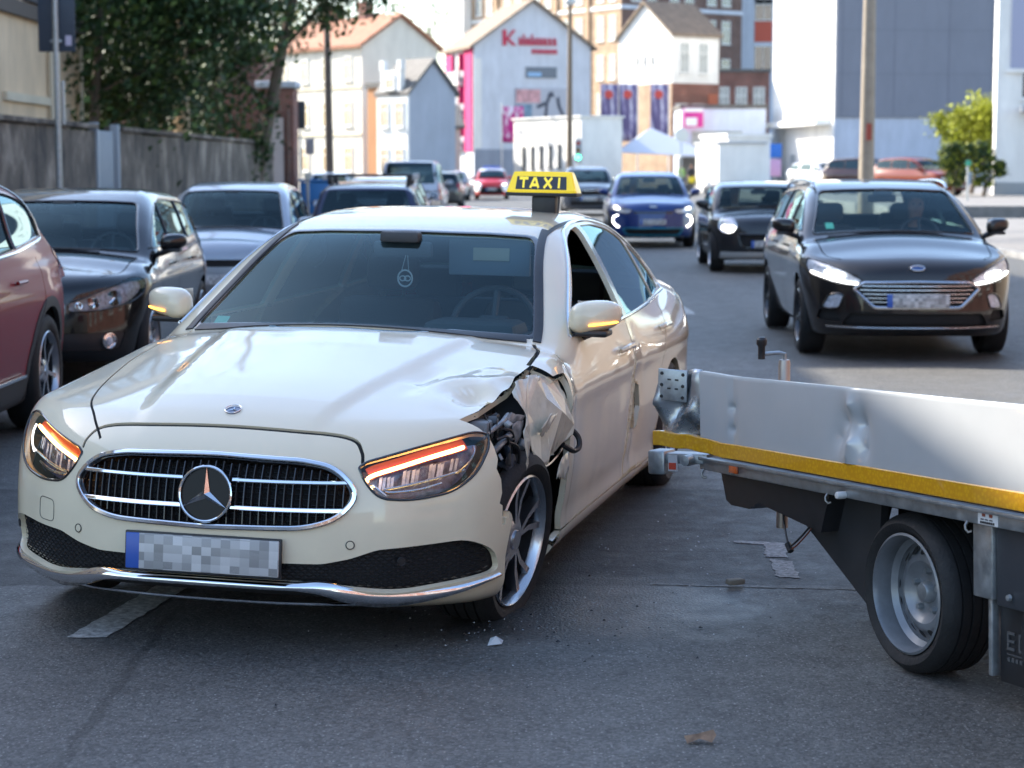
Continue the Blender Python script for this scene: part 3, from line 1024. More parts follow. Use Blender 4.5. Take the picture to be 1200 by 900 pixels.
# --- brick mill behind: sunlight and shade painted as tan side brick and brown front brick
W_SURR = wall_mat('white_surround', (.8, .8, .78))
t = building('brick_mill', 'tall brick mill with side painted sunlit tan and front painted shaded brown towering behind the houses', PX(727, 200) + 6.55, 204.6, math.radians(35), 16, 30, 33, None, 'x', M_BRICK_DK, M_ROOF_GREY)
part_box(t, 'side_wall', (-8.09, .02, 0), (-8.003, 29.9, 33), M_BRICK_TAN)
for k in range(8):
    z = 2.6 + 3.9*k
    for u in (1.4, 3.4, 7.0, 9.0, 12.5, 14.5, 18.0, 20.0, 23.5, 25.5): window(t, 'left', u, z, 1.1, 2.5, 'plain', (16.18, 30), W_SURR, M_WPANEB)
    for u in (-6.2, -4.2, -1.2, .8, 3.8, 5.8): window(t, 'front', u, z, 1.2, 2.4, 'cross', (16, 30))
for zc in (5.6, 17.4, 25.2):
    part_box(t, 'string_course', (-8.2, -.12, zc), (8.1, -.004, zc + .4), W_PALE)
    part_box(t, 'string_course', (-8.2, .0, zc), (-8.095, 29.9, zc + .4), wall_mat('white_band', (.74, .72, .68)))
part_box(t, 'stair_shaft', (-9.2, 27.0, 0), (-8.1, 29.95, 36), W_WHITE)
part_box(t, 'balcony_block', (-8.9, 16.2, 22), (-8.1, 17.3, 33), wall_mat('cream_panel', (.75, .68, .55)))
for u in (5.4, 11.0, 16.4, 22.0): part_box(t, 'pilaster', (-8.3, u - .25, 0), (-8.095, u + .25, 32.8), M_BRICK_TAN)
# --- white gabled house over brick ground floor
d = 160
t = building('white_gabled_house', 'white gabled house over a brick ground floor, grey roof, three flags before it', PX(782, d) - 1.95, d, math.radians(-57), 7.2, 4.7, 12.0, 14.6, 'y', W_WHITE, M_ROOF_BROWN, over=.25)
part_box(t, 'ground_floor', (-3.63, -.06, 0), (3.63, -.003, 8.2), M_BRICK_TAN)
part_box(t, 'side_ground_floor', (3.603, -.05, 0), (3.67, 4.7, 8.2), M_BRICK_RED)
for u in (-1.0, 0, 1.0):
    window(t, 'front', u, 9.6, .35, .9, 'plain', (7.2, 4.7)); window(t, 'front', u, 10.9, .3, .3, 'plain', (7.2, 4.7))
for u in (1.2, 3.1): window(t, 'right', u, 9.0, .9, 2.4, 'cross', (7.2, 4.7), M_WFRAME, M_WPANEB)
for u in (.9, 2.6): window(t, 'right', u, 3.2, 1.3, 3.4, 'cross', (7.34, 4.7), M_WFRAME, M_WPANEB)
part_box(t, 'brick_pier', (3.675, 3.6, 2.6), (3.75, 4.5, 7.4), wall_mat('orange_panel', (.38, .12, .07)))
# --- pale block with red panels
d = 215
t = building('panel_block', 'pale blue block with two columns of windows and red panels', PX(868, d), d, math.radians(-4), 11, 12, 30, None, 'x', wall_mat('pale_blue', (.60, .66, .76)), M_ROOF_GREY)
for u in (-1.9, 2.1):
    for k in range(2):
        window(t, 'front', u, 12.0 + 7.0*k, 1.9, 2.6, 'mull', (11, 12))
        part_box(t, 'red_panel', (u - .95, -.06, 15.0 + 7*k), (u + .95, -.004, 17.2 + 7*k), mat('panel_red', (.55, .09, .05), .5))
        window(t, 'front', u, 17.4 + 7*k - .1, 1.9, 2.3, 'mull', (11, 12))
d = 190
t = building('brick_workshop', 'red brown brick workshop wing with three tall windows', PX(866, d), d, math.radians(0), 5.4, 8, 10.6, None, 'x', M_BRICK_RED, M_ROOF_GREY)
for u in (-1.7, 0, 1.7): window(t, 'front', u, 6.6, 1.1, 2.6, 'cross', (5.4, 8), M_WFRAME, M_WPANEB)
# --- low pale building with shop sign
d = 150
t = building('shop', 'low pale blue shop with wide glazing under a magenta and white sign', PX(846, d), d, math.radians(0), 6.4, 10, 6.0, None, 'x', wall_mat('pale_blue', (.60, .66, .76)), M_ROOF_GREY)
part_box(t, 'shop_glass', (-2.4, -.05, 2.8), (1.4, -.004, 4.3), M_WPANEB)
sg = thing('shop_sign', 'magenta and white illuminated box sign on the pale shop', 'sign', (PX(811, d - 1), d - 1, PZ(150, d - 1)))
MB().rbox((-.72, -.12, 0), (.72, .12, 1.45), .05).build('sign_box', mat('sign_magenta', (.65, .03, .28), .4), sg)
MB().box((-.6, -.14, .12), (.25, -.122, .72)).build('sign_print', mat('sign_white', (.85, .85, .85), .4), sg)
MB().box((-.7, -.14, 1.15), (.7, -.122, 1.44)).build('sign_print', MATS['sign_white'], sg)
t = building('garden_wall_house', 'low bright white annexe beside the tall white block', PX(868, 120), 120, math.radians(8), 2.9, 6, 3.0, None, 'x', W_WHITE, W_LGREY, flat_t=.15)
t = building('flat_hut', 'flat roofed pale hut left of the tall white block', PX(876, 134), 134, math.radians(12), 3.0, 6, 3.6, None, 'x', W_WHITE, W_WHITE, flat_t=.25)
# tent
tn = thing('market_tent', 'pale peaked tent canopy with grey side walls behind the blue car', 'tent', (PX(784, 135), 135, 0))
MB().add([(-3.6, 0, 2.6), (3.2, 0, 2.3), (3.2, 4, 2.3), (-3.6, 4, 2.6), (-1.2, 2, 4.3)], [(0, 1, 4), (1, 2, 4), (2, 3, 4), (3, 0, 4), (0, 3, 2, 1)]).build('canopy', mat('tent_cloth', (.62, .64, .72), .8), tn)
for x in (-3.5, 3.1):
    for y in (.1, 3.9): MB().tube([(x, y, 0), (x, y, 2.35)], .05, 8).build('pole', M_GALV, tn)
MB().box((.9, 3.92, 0), (3.1, 3.97, 2.3)).build('side_wall', W_LGREY, tn)
# --- left row far away
d = 128
t = building('cream_house', 'cream house with sunlit street front, grey gable and red tiled roof', PX(429, d) + 2.3, d, math.radians(38), 5.9, 11, 9.3, 11.2, 'y', wall_mat('cream_pale', (.66, .62, .54)), M_ROOF_RED, over=.3)
for k in range(3):
    for u in (1.6, 4.2, 6.8, 9.4): window(t, 'left', u, 1.3 + 2.9*k, .95, 1.6, 'cross', (5.9, 11))
for u in (3.5, 7.0): part_box(t, 'chimney', (-.35, u, 10.6), (.35, u + .8, 12.4), M_BRICK_RED)
for zc in (3.6, 6.6): part_box(t, 'string_course', (-3.03, 0, zc), (-2.955, 11, zc + .15), W_CREAM)
t = building('brick_house', 'narrow orange brick house side beside the white ornate house', PX(440, 121), 121, math.radians(-50), 1.4, 3, 6.4, None, 'x', W_ORANGE, M_ROOF_GREY)
d = 116
t = building('ornate_house', 'white ornate house with stepped dormer gable, slate blue side wall', PX(482, d) + 1.3, d, math.radians(40), 3.4, 3.0, 5.9, 7.7, 'y', wall_mat('slate_blue', (.36, .39, .45)), M_ROOF_GREY, over=.2)
part_box(t, 'street_front', (-1.85, -.02, 0), (-1.704, 3.0, 6.0), W_WHITE)
part_box(t, 'dormer_gable', (-1.9, .6, 6.01), (-1.55, 2.5, 7.2), W_WHITE)
part_box(t, 'finial', (-1.92, .5, 7.21), (-1.6, .9, 7.8), W_WHITE); part_box(t, 'finial', (-1.92, 2.2, 7.21), (-1.6, 2.6, 7.8), W_WHITE)
for u in (.75, 2.2):
    for z in (1.2, 3.9): window(t, 'left', u, z, .8, 1.5, 'cross', (3.72, 3.0))
window(t, 'left', 1.55, 6.1, .9, .9, 'cross', (3.82, 3.0))
t = building('low_shop', 'low pink and white shop with brown windows in the street gap', PX(505, 150), 150, math.radians(10), 4.6, 8, 4.6, 6.2, 'x', wall_mat('pinkish', (.66, .50, .44)), M_ROOF_GREY)
for u in (-1.4, -.4, 1.2): window(t, 'front', u, 1.6, .8, 1.4, 'plain', (4.6, 8), mat('frame_brown', (.2, .08, .05), .6))
d = 140
t = building('ochre_house', 'ochre plaster house half hidden behind the bare leaning tree', PX(388, d) - 3.0, d - 3.3, math.radians(-48), 9.0, 6, 8.2, 10.2, 'x', W_STONE, M_ROOF_RED, over=.3)
for k in range(2):
    for u in (-2.6, -.9, .8, 2.5): window(t, 'front', u, 1.4 + 3.0*k, 1.0, 1.7, 'cross', (9.0, 6))
# --- near left: tan works building behind the wall; it shades the street
t = building('tan_workshop', 'tan plastered works building behind the stone wall at the left edge', -10.1, 45.9, -PI/2, 19.0, 12, 13.2, None, 'x', W_TAN, M_ROOF_GREY, flat_t=.4)
t.location = (-10.1, 36.9, 0); t.rotation_euler = (0, 0, PI/2)
for k, z in enumerate((5.1, 9.2)):
    part_box(t, 'sill_band', (-9.52, -.14, z - .42), (9.52, -.004, z - .12), mat('band_dark', (.12, .10, .085), .8))
    for u in np.arange(-7.9, 9, 2.65): window(t, 'front', float(u), z, 2.2, 2.5, 'cross', (19.0, 12), M_WFRAMED, M_WPANEB)
for u in (9.1, 6.2):
    MB().tube([(u, -.1, 0), (u, -.1, 4.4)], .06, 8).build('downpipe', wall_mat('pipe_cream', (.62, .55, .42)), t)
part_box(t, 'pale_ledge', (2.4, -.10, 2.95), (6.1, -.005, 3.12), wall_mat('pipe_cream', (.62, .55, .42)))
part_box(t, 'plaster_patch', (7.6, -.012, 2.2), (8.3, -.003, 2.95), wall_mat('patch_pale', (.55, .47, .38)))
# --- unseen street fronts, added to shade the street and mirror in the cars
def unseen_street_house(label, x, y, rot, w, dp, h, wall, cols, floors, grp='houses along the street outside the picture'):
    t = building('added_town_house', label, x, y, rot, w, dp, h, None, 'x', wall, M_ROOF_GREY, group=None)
    for k in range(floors):
        for i in range(cols):
            u = -w/2 + w * (i + .5) / cols
            window(t, 'front', u, 1.2 + k * (h - .8) / floors, 1.15, 1.7, 'cross', (w, dp))
    return t
unseen_street_house('unseen ochre town house added on the left to shade the taxi', -12.0, 14.8, PI/2, 24.4, 9, 10.72, W_STONE, 7, 3)
unseen_street_house('unseen red brick town house added on the right to mirror in the cars', 13.5, 8, -PI/2, 20, 9, 12, M_BRICK_RED, 6, 4)
unseen_street_house('unseen umber plastered town house added on the right pavement', 13.5, 29, -PI/2, 20, 9, 10, wall_mat('umber', (.20, .16, .12)), 6, 3)
unseen_street_house('unseen red brick town house added on the right behind the camera', 13.5, -14, -PI/2, 22, 9, 12, M_BRICK_RED, 6, 4)
unseen_street_house('unseen dark brick town house added across the street behind the camera', 0, -48, PI, 34, 9, 7, M_BRICK_DK, 9, 2)

# ------------------------------------------------------------------ stone wall, gate, brick pillar
def old_wall_mat():
    m = bpy.data.materials.new('old_wall_stone'); m.use_nodes = True
    nt, N, L = nodes_of(m); p = N['Principled BSDF']; p.inputs['Roughness'].default_value = .9
    tc = N.new('ShaderNodeTexCoord'); mp = N.new('ShaderNodeMapping'); L.new(tc.outputs['Object'], mp.inputs['Vector'])
    mp.inputs['Scale'].default_value = (1, .75, .5)
    n = N.new('ShaderNodeTexNoise'); n.inputs['Scale'].default_value = 1.5; n.inputs['Detail'].default_value = 10; n.inputs['Roughness'].default_value = .72
    L.new(mp.outputs[0], n.inputs['Vector'])
    cr = N.new('ShaderNodeValToRGB')
    cr.color_ramp.elements[0].position = .32; cr.color_ramp.elements[0].color = (.026, .024, .024, 1)
    cr.color_ramp.elements[1].position = .70; cr.color_ramp.elements[1].color = (.42, .355, .29, 1)
    e = cr.color_ramp.elements.new(.52); e.color = (.15, .122, .098, 1)
    L.new(n.outputs[0], cr.inputs[0]); L.new(cr.outputs[0], p.inputs['Base Color'])
    b = N.new('ShaderNodeBump'); b.inputs['Strength'].default_value = .6; b.inputs['Distance'].default_value = .05
    L.new(n.outputs[0], b.inputs['Height']); L.new(b.outputs[0], p.inputs['Normal'])
    return m
M_OLDWALL = old_wall_mat()
t = thing('boundary_wall', 'dark weathered stone wall with coping running along the left pavement', 'wall', (-8.25, 29, 0))
for i in range(16):
    y0 = i * 2.4
    if abs(y0 - 9.6) < .1: continue
    MB().box((-.12 - .02*(i % 3), y0 + .006, -.1), (.12, y0 + 2.394, 2.32 + .02*((i*7) % 3))).build('wall_panel', M_OLDWALL, t)
    MB().rbox((-.2, y0 + .004, 2.365), (.2, y0 + 2.396, 2.46), .02).build('coping', M_OLDWALL, t)
t = thing('metal_gate', 'blue-grey ribbed metal gate set in the stone wall', 'gate', (-8.2, 38.6, 0))
for i in range(8): MB().rbox((-.02, .32 + i*.2, .08), (.03, .32 + i*.2 + .17, 2.35), .01).build('slat', mat('gate_blue_grey', (.20, .25, .31), .5, metal=.3), t)
for y in (.1, 2.15): MB().rbox((-.09, y, 0), (.09, y + .16, 2.5), .015).build('gate_post', mat('gate_post_grey', (.30, .34, .38), .6), t)
t = thing('gate_pillar', 'tall red brick pillar with a white panel between dark bars', 'pillar', (-8.1, 68.5, 0))
MB().box((-.6, -.5, 0), (.6, .9, 4.3)).build('brickwork', M_BRICK_RED, t)
MB().rbox((-.7, -.6, 4.32), (.7, 1.0, 4.55), .03).build('cap', W_PALE, t)
MB().box((-.35, -.56, .3), (.25, -.505, 3.3)).build('panel', wall_mat('panel_rose', (.52, .44, .42)), t)
for x in (-.5, .42): MB().tube([(x, -.6, 0), (x, -.6, 3.6)], .05, 8).build('bar', M_BRICK_DK, t)
t = thing('brick_shed', 'old red brick shed behind the ivy covered trees', 'building', (-16.5, 70, 0), 0)
MB().box((-.0, 0, 0), (7.6, 4, 5.6)).build('wall', M_BRICK_RED, t)
MB().box((-.2, -.2, 5.61), (7.8, 4.2, 5.9)).build('roof', M_ROOF_GREY, t)

# ------------------------------------------------------------------ trees
def leaf_mat(name, c, var=.5):
    m = mat(name, c, .6, spec=.3, var=var, vscale=1.3)
    p = m.node_tree.nodes['Principled BSDF']
    return m
M_IVY = leaf_mat('ivy_leaf', (.026, .055, .016)); M_IVY2 = leaf_mat('ivy_leaf_light', (.075, .12, .028)); M_SPRING = leaf_mat('spring_leaf', (.20, .21, .035))
M_BUSHY = leaf_mat('bush_leaf_yellow', (.30, .33, .03)); M_CONIFER = leaf_mat('conifer_leaf', (.03, .06, .02))
M_BARK = mat('bark', (.13, .10, .075), .9, var=.35, vscale=6, bump=.8, bscale=14, stretch=(1, 1, .2))
M_BARKPALE = mat('bark_pale', (.34, .25, .15), .9, var=.25, vscale=4, bump=.6, bscale=14, stretch=(1, 1, .2))
def tree(name, label, loc, h, r0, limbs, crown, leaf, bark=M_BARK, seed=1, lean=(0, 0), crown_c=None, leaf_s=.2, twig=2, group=None, n_leaf=3000, trunk_to=.9, first=.30):
    """tapered trunk with forking limbs; leaves scattered in clumps round the limb ends and through the crown volume"""
    r = random.Random(seed)
    t = thing(name, label, 'tree', loc, 0, group)
    m = MB(); ends = []
    def branch(p, d, ln, rad, lev):
        pts = [p]; q = p
        for i in range(4):
            d = (d + Vector((r.uniform(-.22, .22), r.uniform(-.22, .22), r.uniform(-.06, .16)))).normalized()
            q = q + d * ln / 4; pts.append(q)
        m.tube(pts, [rad, rad*.86, rad*.7, rad*.55, rad*.4], 7 if lev == 0 else 5)
        ends.append(q); ends.append(pts[3])
        if lev < twig:
            for k in range(3 if lev == 0 else 3):
                a = r.uniform(0, 2*PI)
                dd = (d + Vector((math.cos(a), math.sin(a), r.uniform(.0, .6))) * r.uniform(.6, 1.0)).normalized()
                branch(pts[r.choice((2, 3, 4))], dd, ln * r.uniform(.5, .75), rad * .48, lev + 1)
    pts = [Vector((lean[0]*u**1.2 + .1*math.sin(u*7 + seed), lean[1]*u + .1*math.cos(u*5 + seed), h*trunk_to*u)) for u in np.linspace(0, 1, 8)]
    m.tube(pts, [r0*(1.15 - .75*u) for u in np.linspace(0, 1, 8)], 9)
    for i in range(limbs):
        u = r.uniform(first, 1.0); k = min(6, int(u*7)); p = pts[k]
        a = 2*PI*i/limbs + r.uniform(-.4, .4)
        branch(p, Vector((math.cos(a), math.sin(a), r.uniform(.25, 1.1))).normalized(), h*r.uniform(.2, .34), r0*.42*(1.1 - .5*u), 0)
    m.build('trunk', bark, t)
    if n_leaf:
        vs, fs, mi = [], [], []
        cx, cy, cz, rx, ry, rz = crown
        clumps = [Vector(e) for e in ends]
        for i in range(60):
            while True:
                v = Vector((r.uniform(-1, 1), r.uniform(-1, 1), r.uniform(-1, 1)))
                if v.length < 1: break
            v = v.normalized() * v.length ** .45
            clumps.append(Vector((cx + v.x*rx, cy + v.y*ry, cz + v.z*rz)))
        for i in range(n_leaf):
            c = r.choice(clumps)
            s = rx * .24
            p = c + Vector((r.gauss(0, s), r.gauss(0, s), r.gauss(0, s*.8)))
            if p.z < .4: continue
            n = Vector((r.gauss(0, 1), r.gauss(0, 1), r.gauss(.4, 1))).normalized()
            a = n.orthogonal().normalized(); b = n.cross(a)
            L1 = leaf_s * r.uniform(.6, 1.3); L2 = L1 * r.uniform(.5, .8)
            k = len(vs)
            vs += [p - a*L1/2, p + b*L2/2 + n*L1*.08, p + a*L1/2, p - b*L2/2 + n*L1*.08]
            fs.append((k, k+1, k+2, k+3)); mi.append(1 if r.random() < .25 else 0)
        q = MB(); q.v = [tuple(v) for v in vs]; q.f = fs; q.s = [False]*len(fs); q.m = mi
        o = q.build('crown', list(leaf), t, sharp=None)
    return t
tree('ivy_tree', 'ivy clad tree with dark crown next to the tan building', (-9.75, 46.5, 0), 8.6, .13, 6, (0, 0, 4.9, 2.3, 2.0, 3.8), (M_IVY, M_IVY2), seed=3, leaf_s=.21, n_leaf=23000)
tree('ivy_tree', 'dark ivy tree in the middle of the group, left of the pale trunk', (-10.7, 57, 0), 9.2, .13, 6, (0, 0, 5.0, 2.2, 2.0, 4.2), (M_IVY, M_IVY2), seed=5, leaf_s=.21, n_leaf=23000)
tree('ivy_tree', 'dark ivy tree right of the pale trunk with sky gaps in its top', (-9.15, 62.5, 0), 10.5, .14, 7, (0.0, 0, 5.4, 1.6, 1.8, 4.6), (M_IVY, M_IVY2), seed=8, leaf_s=.21, n_leaf=23000)
tree('pale_trunk_tree', 'slender tree with bare sunlit pale trunk above the wall', (-8.65, 52, 0), 19, .21, 9, (0, 0, 14, 2.2, 2.2, 3), (M_IVY2, M_SPRING), bark=M_BARKPALE, seed=11, leaf_s=.14, n_leaf=350, trunk_to=1.0, twig=3, first=.42)
tree('leaning_tree', 'bare dark tree leaning to the right over the street', (-8.6, 64, 0), 14, .22, 8, (1.5, 0, 8, 2, 2, 2), (M_SPRING, M_IVY2), seed=13, lean=(3.4, 0), leaf_s=.12, n_leaf=260, twig=3)
hz = [(395, 168, 13, 21), (345, 150, 12, 22), (430, 178, 14, 23), (505, 250, 24, 24), (530, 262, 26, 25), (318, 140, 14, 26), (470, 260, 21, 28), (370, 172, 17, 30)]
lb = ['yellow green spring tree above the red roof', 'bare twiggy tree behind the ochre house', 'thin spring tree between red roof chimneys', 'tall bare tree beside the brick mill', 'pale spring tree touching the brick mill', 'brown bare tree behind the leaning tree', 'far bare tree low in the sky gap', 'taller bare tree high above the ochre house']
for (px, dd, h_, sd), l_ in zip(hz, lb):
    tree('spring_tree', l_, (PX(px, dd), dd, 0), h_, .24, 7, (0, 0, h_*.68, h_*.22, h_*.22, h_*.26), (M_SPRING, M_BARK), seed=sd, leaf_s=.34, n_leaf=1500, twig=2, group='spring trees behind the left houses')
tree('yellow_bush', 'tall yellow green bush beside the white house at right', (PX(1137, 90), 90, .4), 3.6, .1, 9, (0, 0, 2.3, 1.0, 1.0, 1.4), (M_BUSHY, M_BUSHY), seed=31, leaf_s=.2, n_leaf=6000)
for px, l_ in ((1117, 'left of two slim dark conifers near the orange car'), (1150, 'right of two slim dark conifers near the white wall')):
    tree('conifer', l_, (PX(px, 82), 82, .4), 2.4, .08, 3, (0, 0, 1.15, .36, .36, 1.1), (M_CONIFER, M_BUSHY), seed=px, leaf_s=.14, n_leaf=4000)
# the wooded hill that closes the view
hv, hf = [], []
for i in range(41):
    for j in range(12):
        x = -220 + 11*i; y = 300 + 18*j
        hv.append((x, y, (16 + 9*math.sin(i*.31) + 5*mnoise.noise(Vector((x*.02, y*.02, 0)))) * min(1, j/6.0) * (1 if x < -10 else max(.25, 1 - (x + 10)/60)) - .5))
hf = [(i*12 + j, (i+1)*12 + j, (i+1)*12 + j + 1, i*12 + j + 1) for i in range(40) for j in range(11)]
tag(MB().add(hv, hf, True).build('hill', mat('wooded_hill', (.13, .13, .055), .95, var=.5, vscale=.15, bump=1, bscale=.5)), kind='structure')
# ------------------------------------------------------------------ street furniture
def sign_post():
    t = thing('traffic_sign', 'dark sign seen from behind on a tall grey post beside the stone wall', 'traffic sign', (-7.35, 32.2, .12))
    MB().tube([(0, -.16, 0), (0, -.16, 5.2)], .05, 12).build('post', M_GALV, t)
    MB().rbox((-.30, -.02 - .07, 3.36), (.30, .0 - .07, 4.55), .01).build('sign_back', mat('sign_back_navy', (.035, .05, .075), .5), t)
    for z in (3.5, 4.4): MB().rbox((-.09, -.17, z), (.09, -.095, z + .05), .008).build('clamp', M_GALV, t)
    MB().box((.14, -.095, 3.46), (.24, -.0915, 3.62)).build('sticker', mat('sticker_lilac', (.55, .5, .62), .5), t)
    MB().tube([(.06, -.02, 2.2), (.06, -.02, 2.9)], .035, 8).build('bracket', M_GALV, t)
sign_post()
t = thing('lamp_post', 'tall concrete lamp post beside the grey wall, behind the dark estate car', 'lamp post', (PX(1013, 48), 48, .12))
MB().tube([(0, 0, 0), (0, 0, 9.0)], [.20, .12], 16).build('mast', mat('concrete_mast', (.34, .29, .23), .85, var=.15, vscale=4, bump=.3, bscale=40), t)
MB().tube([(0, 0, 8.9), (-.5, -.1, 9.3), (-1.6, -.2, 9.4)], .04, 8).build('arm', M_GALV, t)
MB().rbox((-2.1, -.35, 9.32), (-1.5, -.05, 9.46), .04).build('lamp_head', M_GALV, t)
MB().box((-.05, -.205, 2.15), (.07, -.19, 2.55)).build('sticker', mat('sticker_red', (.35, .06, .04), .5), t)
t = thing('lamp_post', 'slim brown lamp post with round head before the pale blue gable', 'lamp post', (PX(667, 74), 74, 0))
MB().tube([(0, 0, 0), (0, 0, 7.6)], [.13, .075], 14).build('mast', mat('brown_mast', (.22, .16, .11), .8), t)
MB().lathe([(0, 7.95), (.16, 7.9), (.22, 7.75), (.16, 7.6), (.05, 7.58)], 16, axis='z').build('lamp_head', mat('lamp_globe', (.7, .7, .68), .3), t)
t = thing('utility_pole', 'tall dark timber pole in front of the cream house', 'pole', (PX(388, 82), 82, 0))
MB().tube([(0, 0, 0), (-.1, 0, 10.5)], [.19, .10], 12).build('mast', mat('timber_dark', (.075, .06, .05), .85, var=.2, bump=.3), t)
MB().tube([(-.5, 0, 10.0), (.4, 0, 10.0)], .04, 6).build('cross_arm', M_GALV, t)
def small_sign(label, px, d, z0, w, h, col, post=True, name='street_sign', round_=False, z_ground=0):
    t = thing(name, label, 'sign', (PX(px, d), d, z_ground))
    MB().tube([(0, 0, 0), (0, 0, z0 + h)], .04, 8).build('post', M_GALV, t)
    if round_: MB().lathe([(0, -.07), (w/2, -.065), (w/2, -.05), (0, -.045)], 20, M=Matrix.Translation((0, 0, z0 + h/2))).build('plate', col, t)
    else: MB().rbox((-w/2, -.07, z0), (w/2, -.045, z0 + h), .008).build('plate', col, t)
    return t
M_SIGNBK = mat('sign_back_dark', (.04, .045, .05), .5)
small_sign('dark traffic light back on a thin post left of the utility pole', 354, 72, 3.0, .38, 1.0, M_SIGNBK, name='traffic_light')
small_sign('small grey sign plate below the traffic light, left of the utility pole', 365, 76, 2.1, .34, .6, mat('sign_grey', (.22, .24, .27), .5))
small_sign('pale round sign on short post beside the blue bin', 362, 56, 1.25, .22, .22, mat('sign_pale', (.6, .58, .5), .5), round_=True)
small_sign('pale round sign in front of the shop, above the blue car', 797, 120, 3.1, .85, .85, mat('sign_cream', (.8, .78, .7), .5), round_=True)
small_sign('white bollard post with green round sign near the conifers', 1131, 72, 1.25, .22, .22, mat('sign_green', (.05, .35, .22), .5), round_=True, z_ground=.40)
t = small_sign('blue and pink no parking sign before the white block', 907, 128, 2.2, .75, .9, mat('sign_blue', (.03, .16, .55), .5))
MB().rbox((-.34, -.075, 1.0), (.34, -.05, 2.1), .01).build('plate', mat('sign_pink', (.62, .35, .55), .5), t)
t = thing('traffic_light', 'traffic light showing green beside the slim brown lamp post', 'traffic light', (PX(677, 84), 84, 0))
MB().tube([(0, 0, 0), (0, 0, 3.1)], .05, 8).build('post', M_GALV, t)
MB().rbox((-.15, -.12, 1.85), (.15, .1, 2.8), .03).build('housing', mat('signal_grey', (.35, .38, .40), .5), t)
for z, m_ in ((2.62, M_REDLENS), (2.32, mat('lens_amber_off', (.2, .1, .01), .3)), (2.02, emitter('signal_green', (.05, 1.0, .45), 4.0))):
    MB().lathe([(0, -.135), (.095, -.13), (.10, -.118)], 14, M=Matrix.Translation((0, 0, z))).build('lens', m_, t)
def flag(label, px, d, zt, w, h, m, pole_h, side=1):
    t = thing('flag', label, 'flag', (PX(px, d), d, 0), 0)
    MB().tube([(0, 0, 0), (0, 0, pole_h)], [.07, .045], 8).build('pole', mat('flag_pole', (.62, .60, .58), .4), t)
    vs, fs = [], []
    for i in range(9):
        for j in range(7):
            u, v = i/8, j/6
            vs.append((side*(.06 + w*u), .12*math.sin(u*5 + v*2)*u, zt - h*v))
    fs = [(i*7 + j, (i+1)*7 + j, (i+1)*7 + j + 1, i*7 + j + 1) for i in range(8) for j in range(6)]
    o = MB().add(vs, fs, True).build('cloth', m, t)
    sm = o.modifiers.new('thickness', 'SOLIDIFY'); sm.thickness = .01
    return t
def flag_mat(name, c1, c2, c3):
    m = bpy.data.materials.new(name); m.use_nodes = True
    nt, N, L = nodes_of(m); p = N['Principled BSDF']; p.inputs['Roughness'].default_value = .8
    tc = N.new('ShaderNodeTexCoord'); n = N.new('ShaderNodeTexNoise'); n.inputs['Scale'].default_value = 3.2; n.inputs['Detail'].default_value = 3
    L.new(tc.outputs['Generated'], n.inputs['Vector'])
    cr = N.new('ShaderNodeValToRGB'); cr.color_ramp.elements[0].position = .42; cr.color_ramp.elements[0].color = (*c1, 1)
    cr.color_ramp.elements[1].position = .62; cr.color_ramp.elements[1].color = (*c3, 1); e = cr.color_ramp.elements.new(.52); e.color = (*c2, 1)
    L.new(n.outputs[0], cr.inputs[0]); L.new(cr.outputs[0], p.inputs['Base Color'])
    return m
FM = flag_mat('flag_purple', (.10, .08, .18), (.22, .19, .34), (.52, .50, .60))
for px, l_ in ((724, 'left of three purple flags before the white gabled house'), (746, 'middle one of three purple flags before the white gabled house'), (782, 'right of three purple flags before the white gabled house')):
    o = flag(l_, px, 146, PZ(100, 146), 1.3, 4.2, FM, PZ(92, 146), -1)
    c = [q for q in o.children if q.name.startswith('cloth')][0]
    MB().lathe([(0, -.05), (.32, -.045), (.32, .0)], 16, M=Matrix.Translation((-.75, -.05, PZ(112, 146)))).build('emblem_dot', mat('dot_red', (.5, .06, .05), .6), c)
flag('magenta flag with white print before the pale blue gable', 588, 150, PZ(126, 150), 1.6, 2.7, flag_mat('flag_magenta', (.60, .02, .22), (.62, .10, .30), (.85, .75, .8)), PZ(122, 150), 1)
t = thing('litter_bin', 'blue wheeled bin on the left pavement beside the sign post', 'bin', (PX(371, 60), 60, .12))
MB().rbox((-.45, -.35, .08), (.45, .35, 1.05), .05).build('body', mat('bin_blue', (.02, .16, .42), .45), t)
MB().rbox((-.48, -.4, 1.06), (.48, .4, 1.14), .03).build('lid', MATS['bin_blue'], t)
for x in (-.3, .3): MB().lathe([(0, -.04), (.08, -.04), (.08, .04), (0, .04)], 12, M=Matrix.Translation((x, .3, .08))).build('wheel', M_TYRE, t)
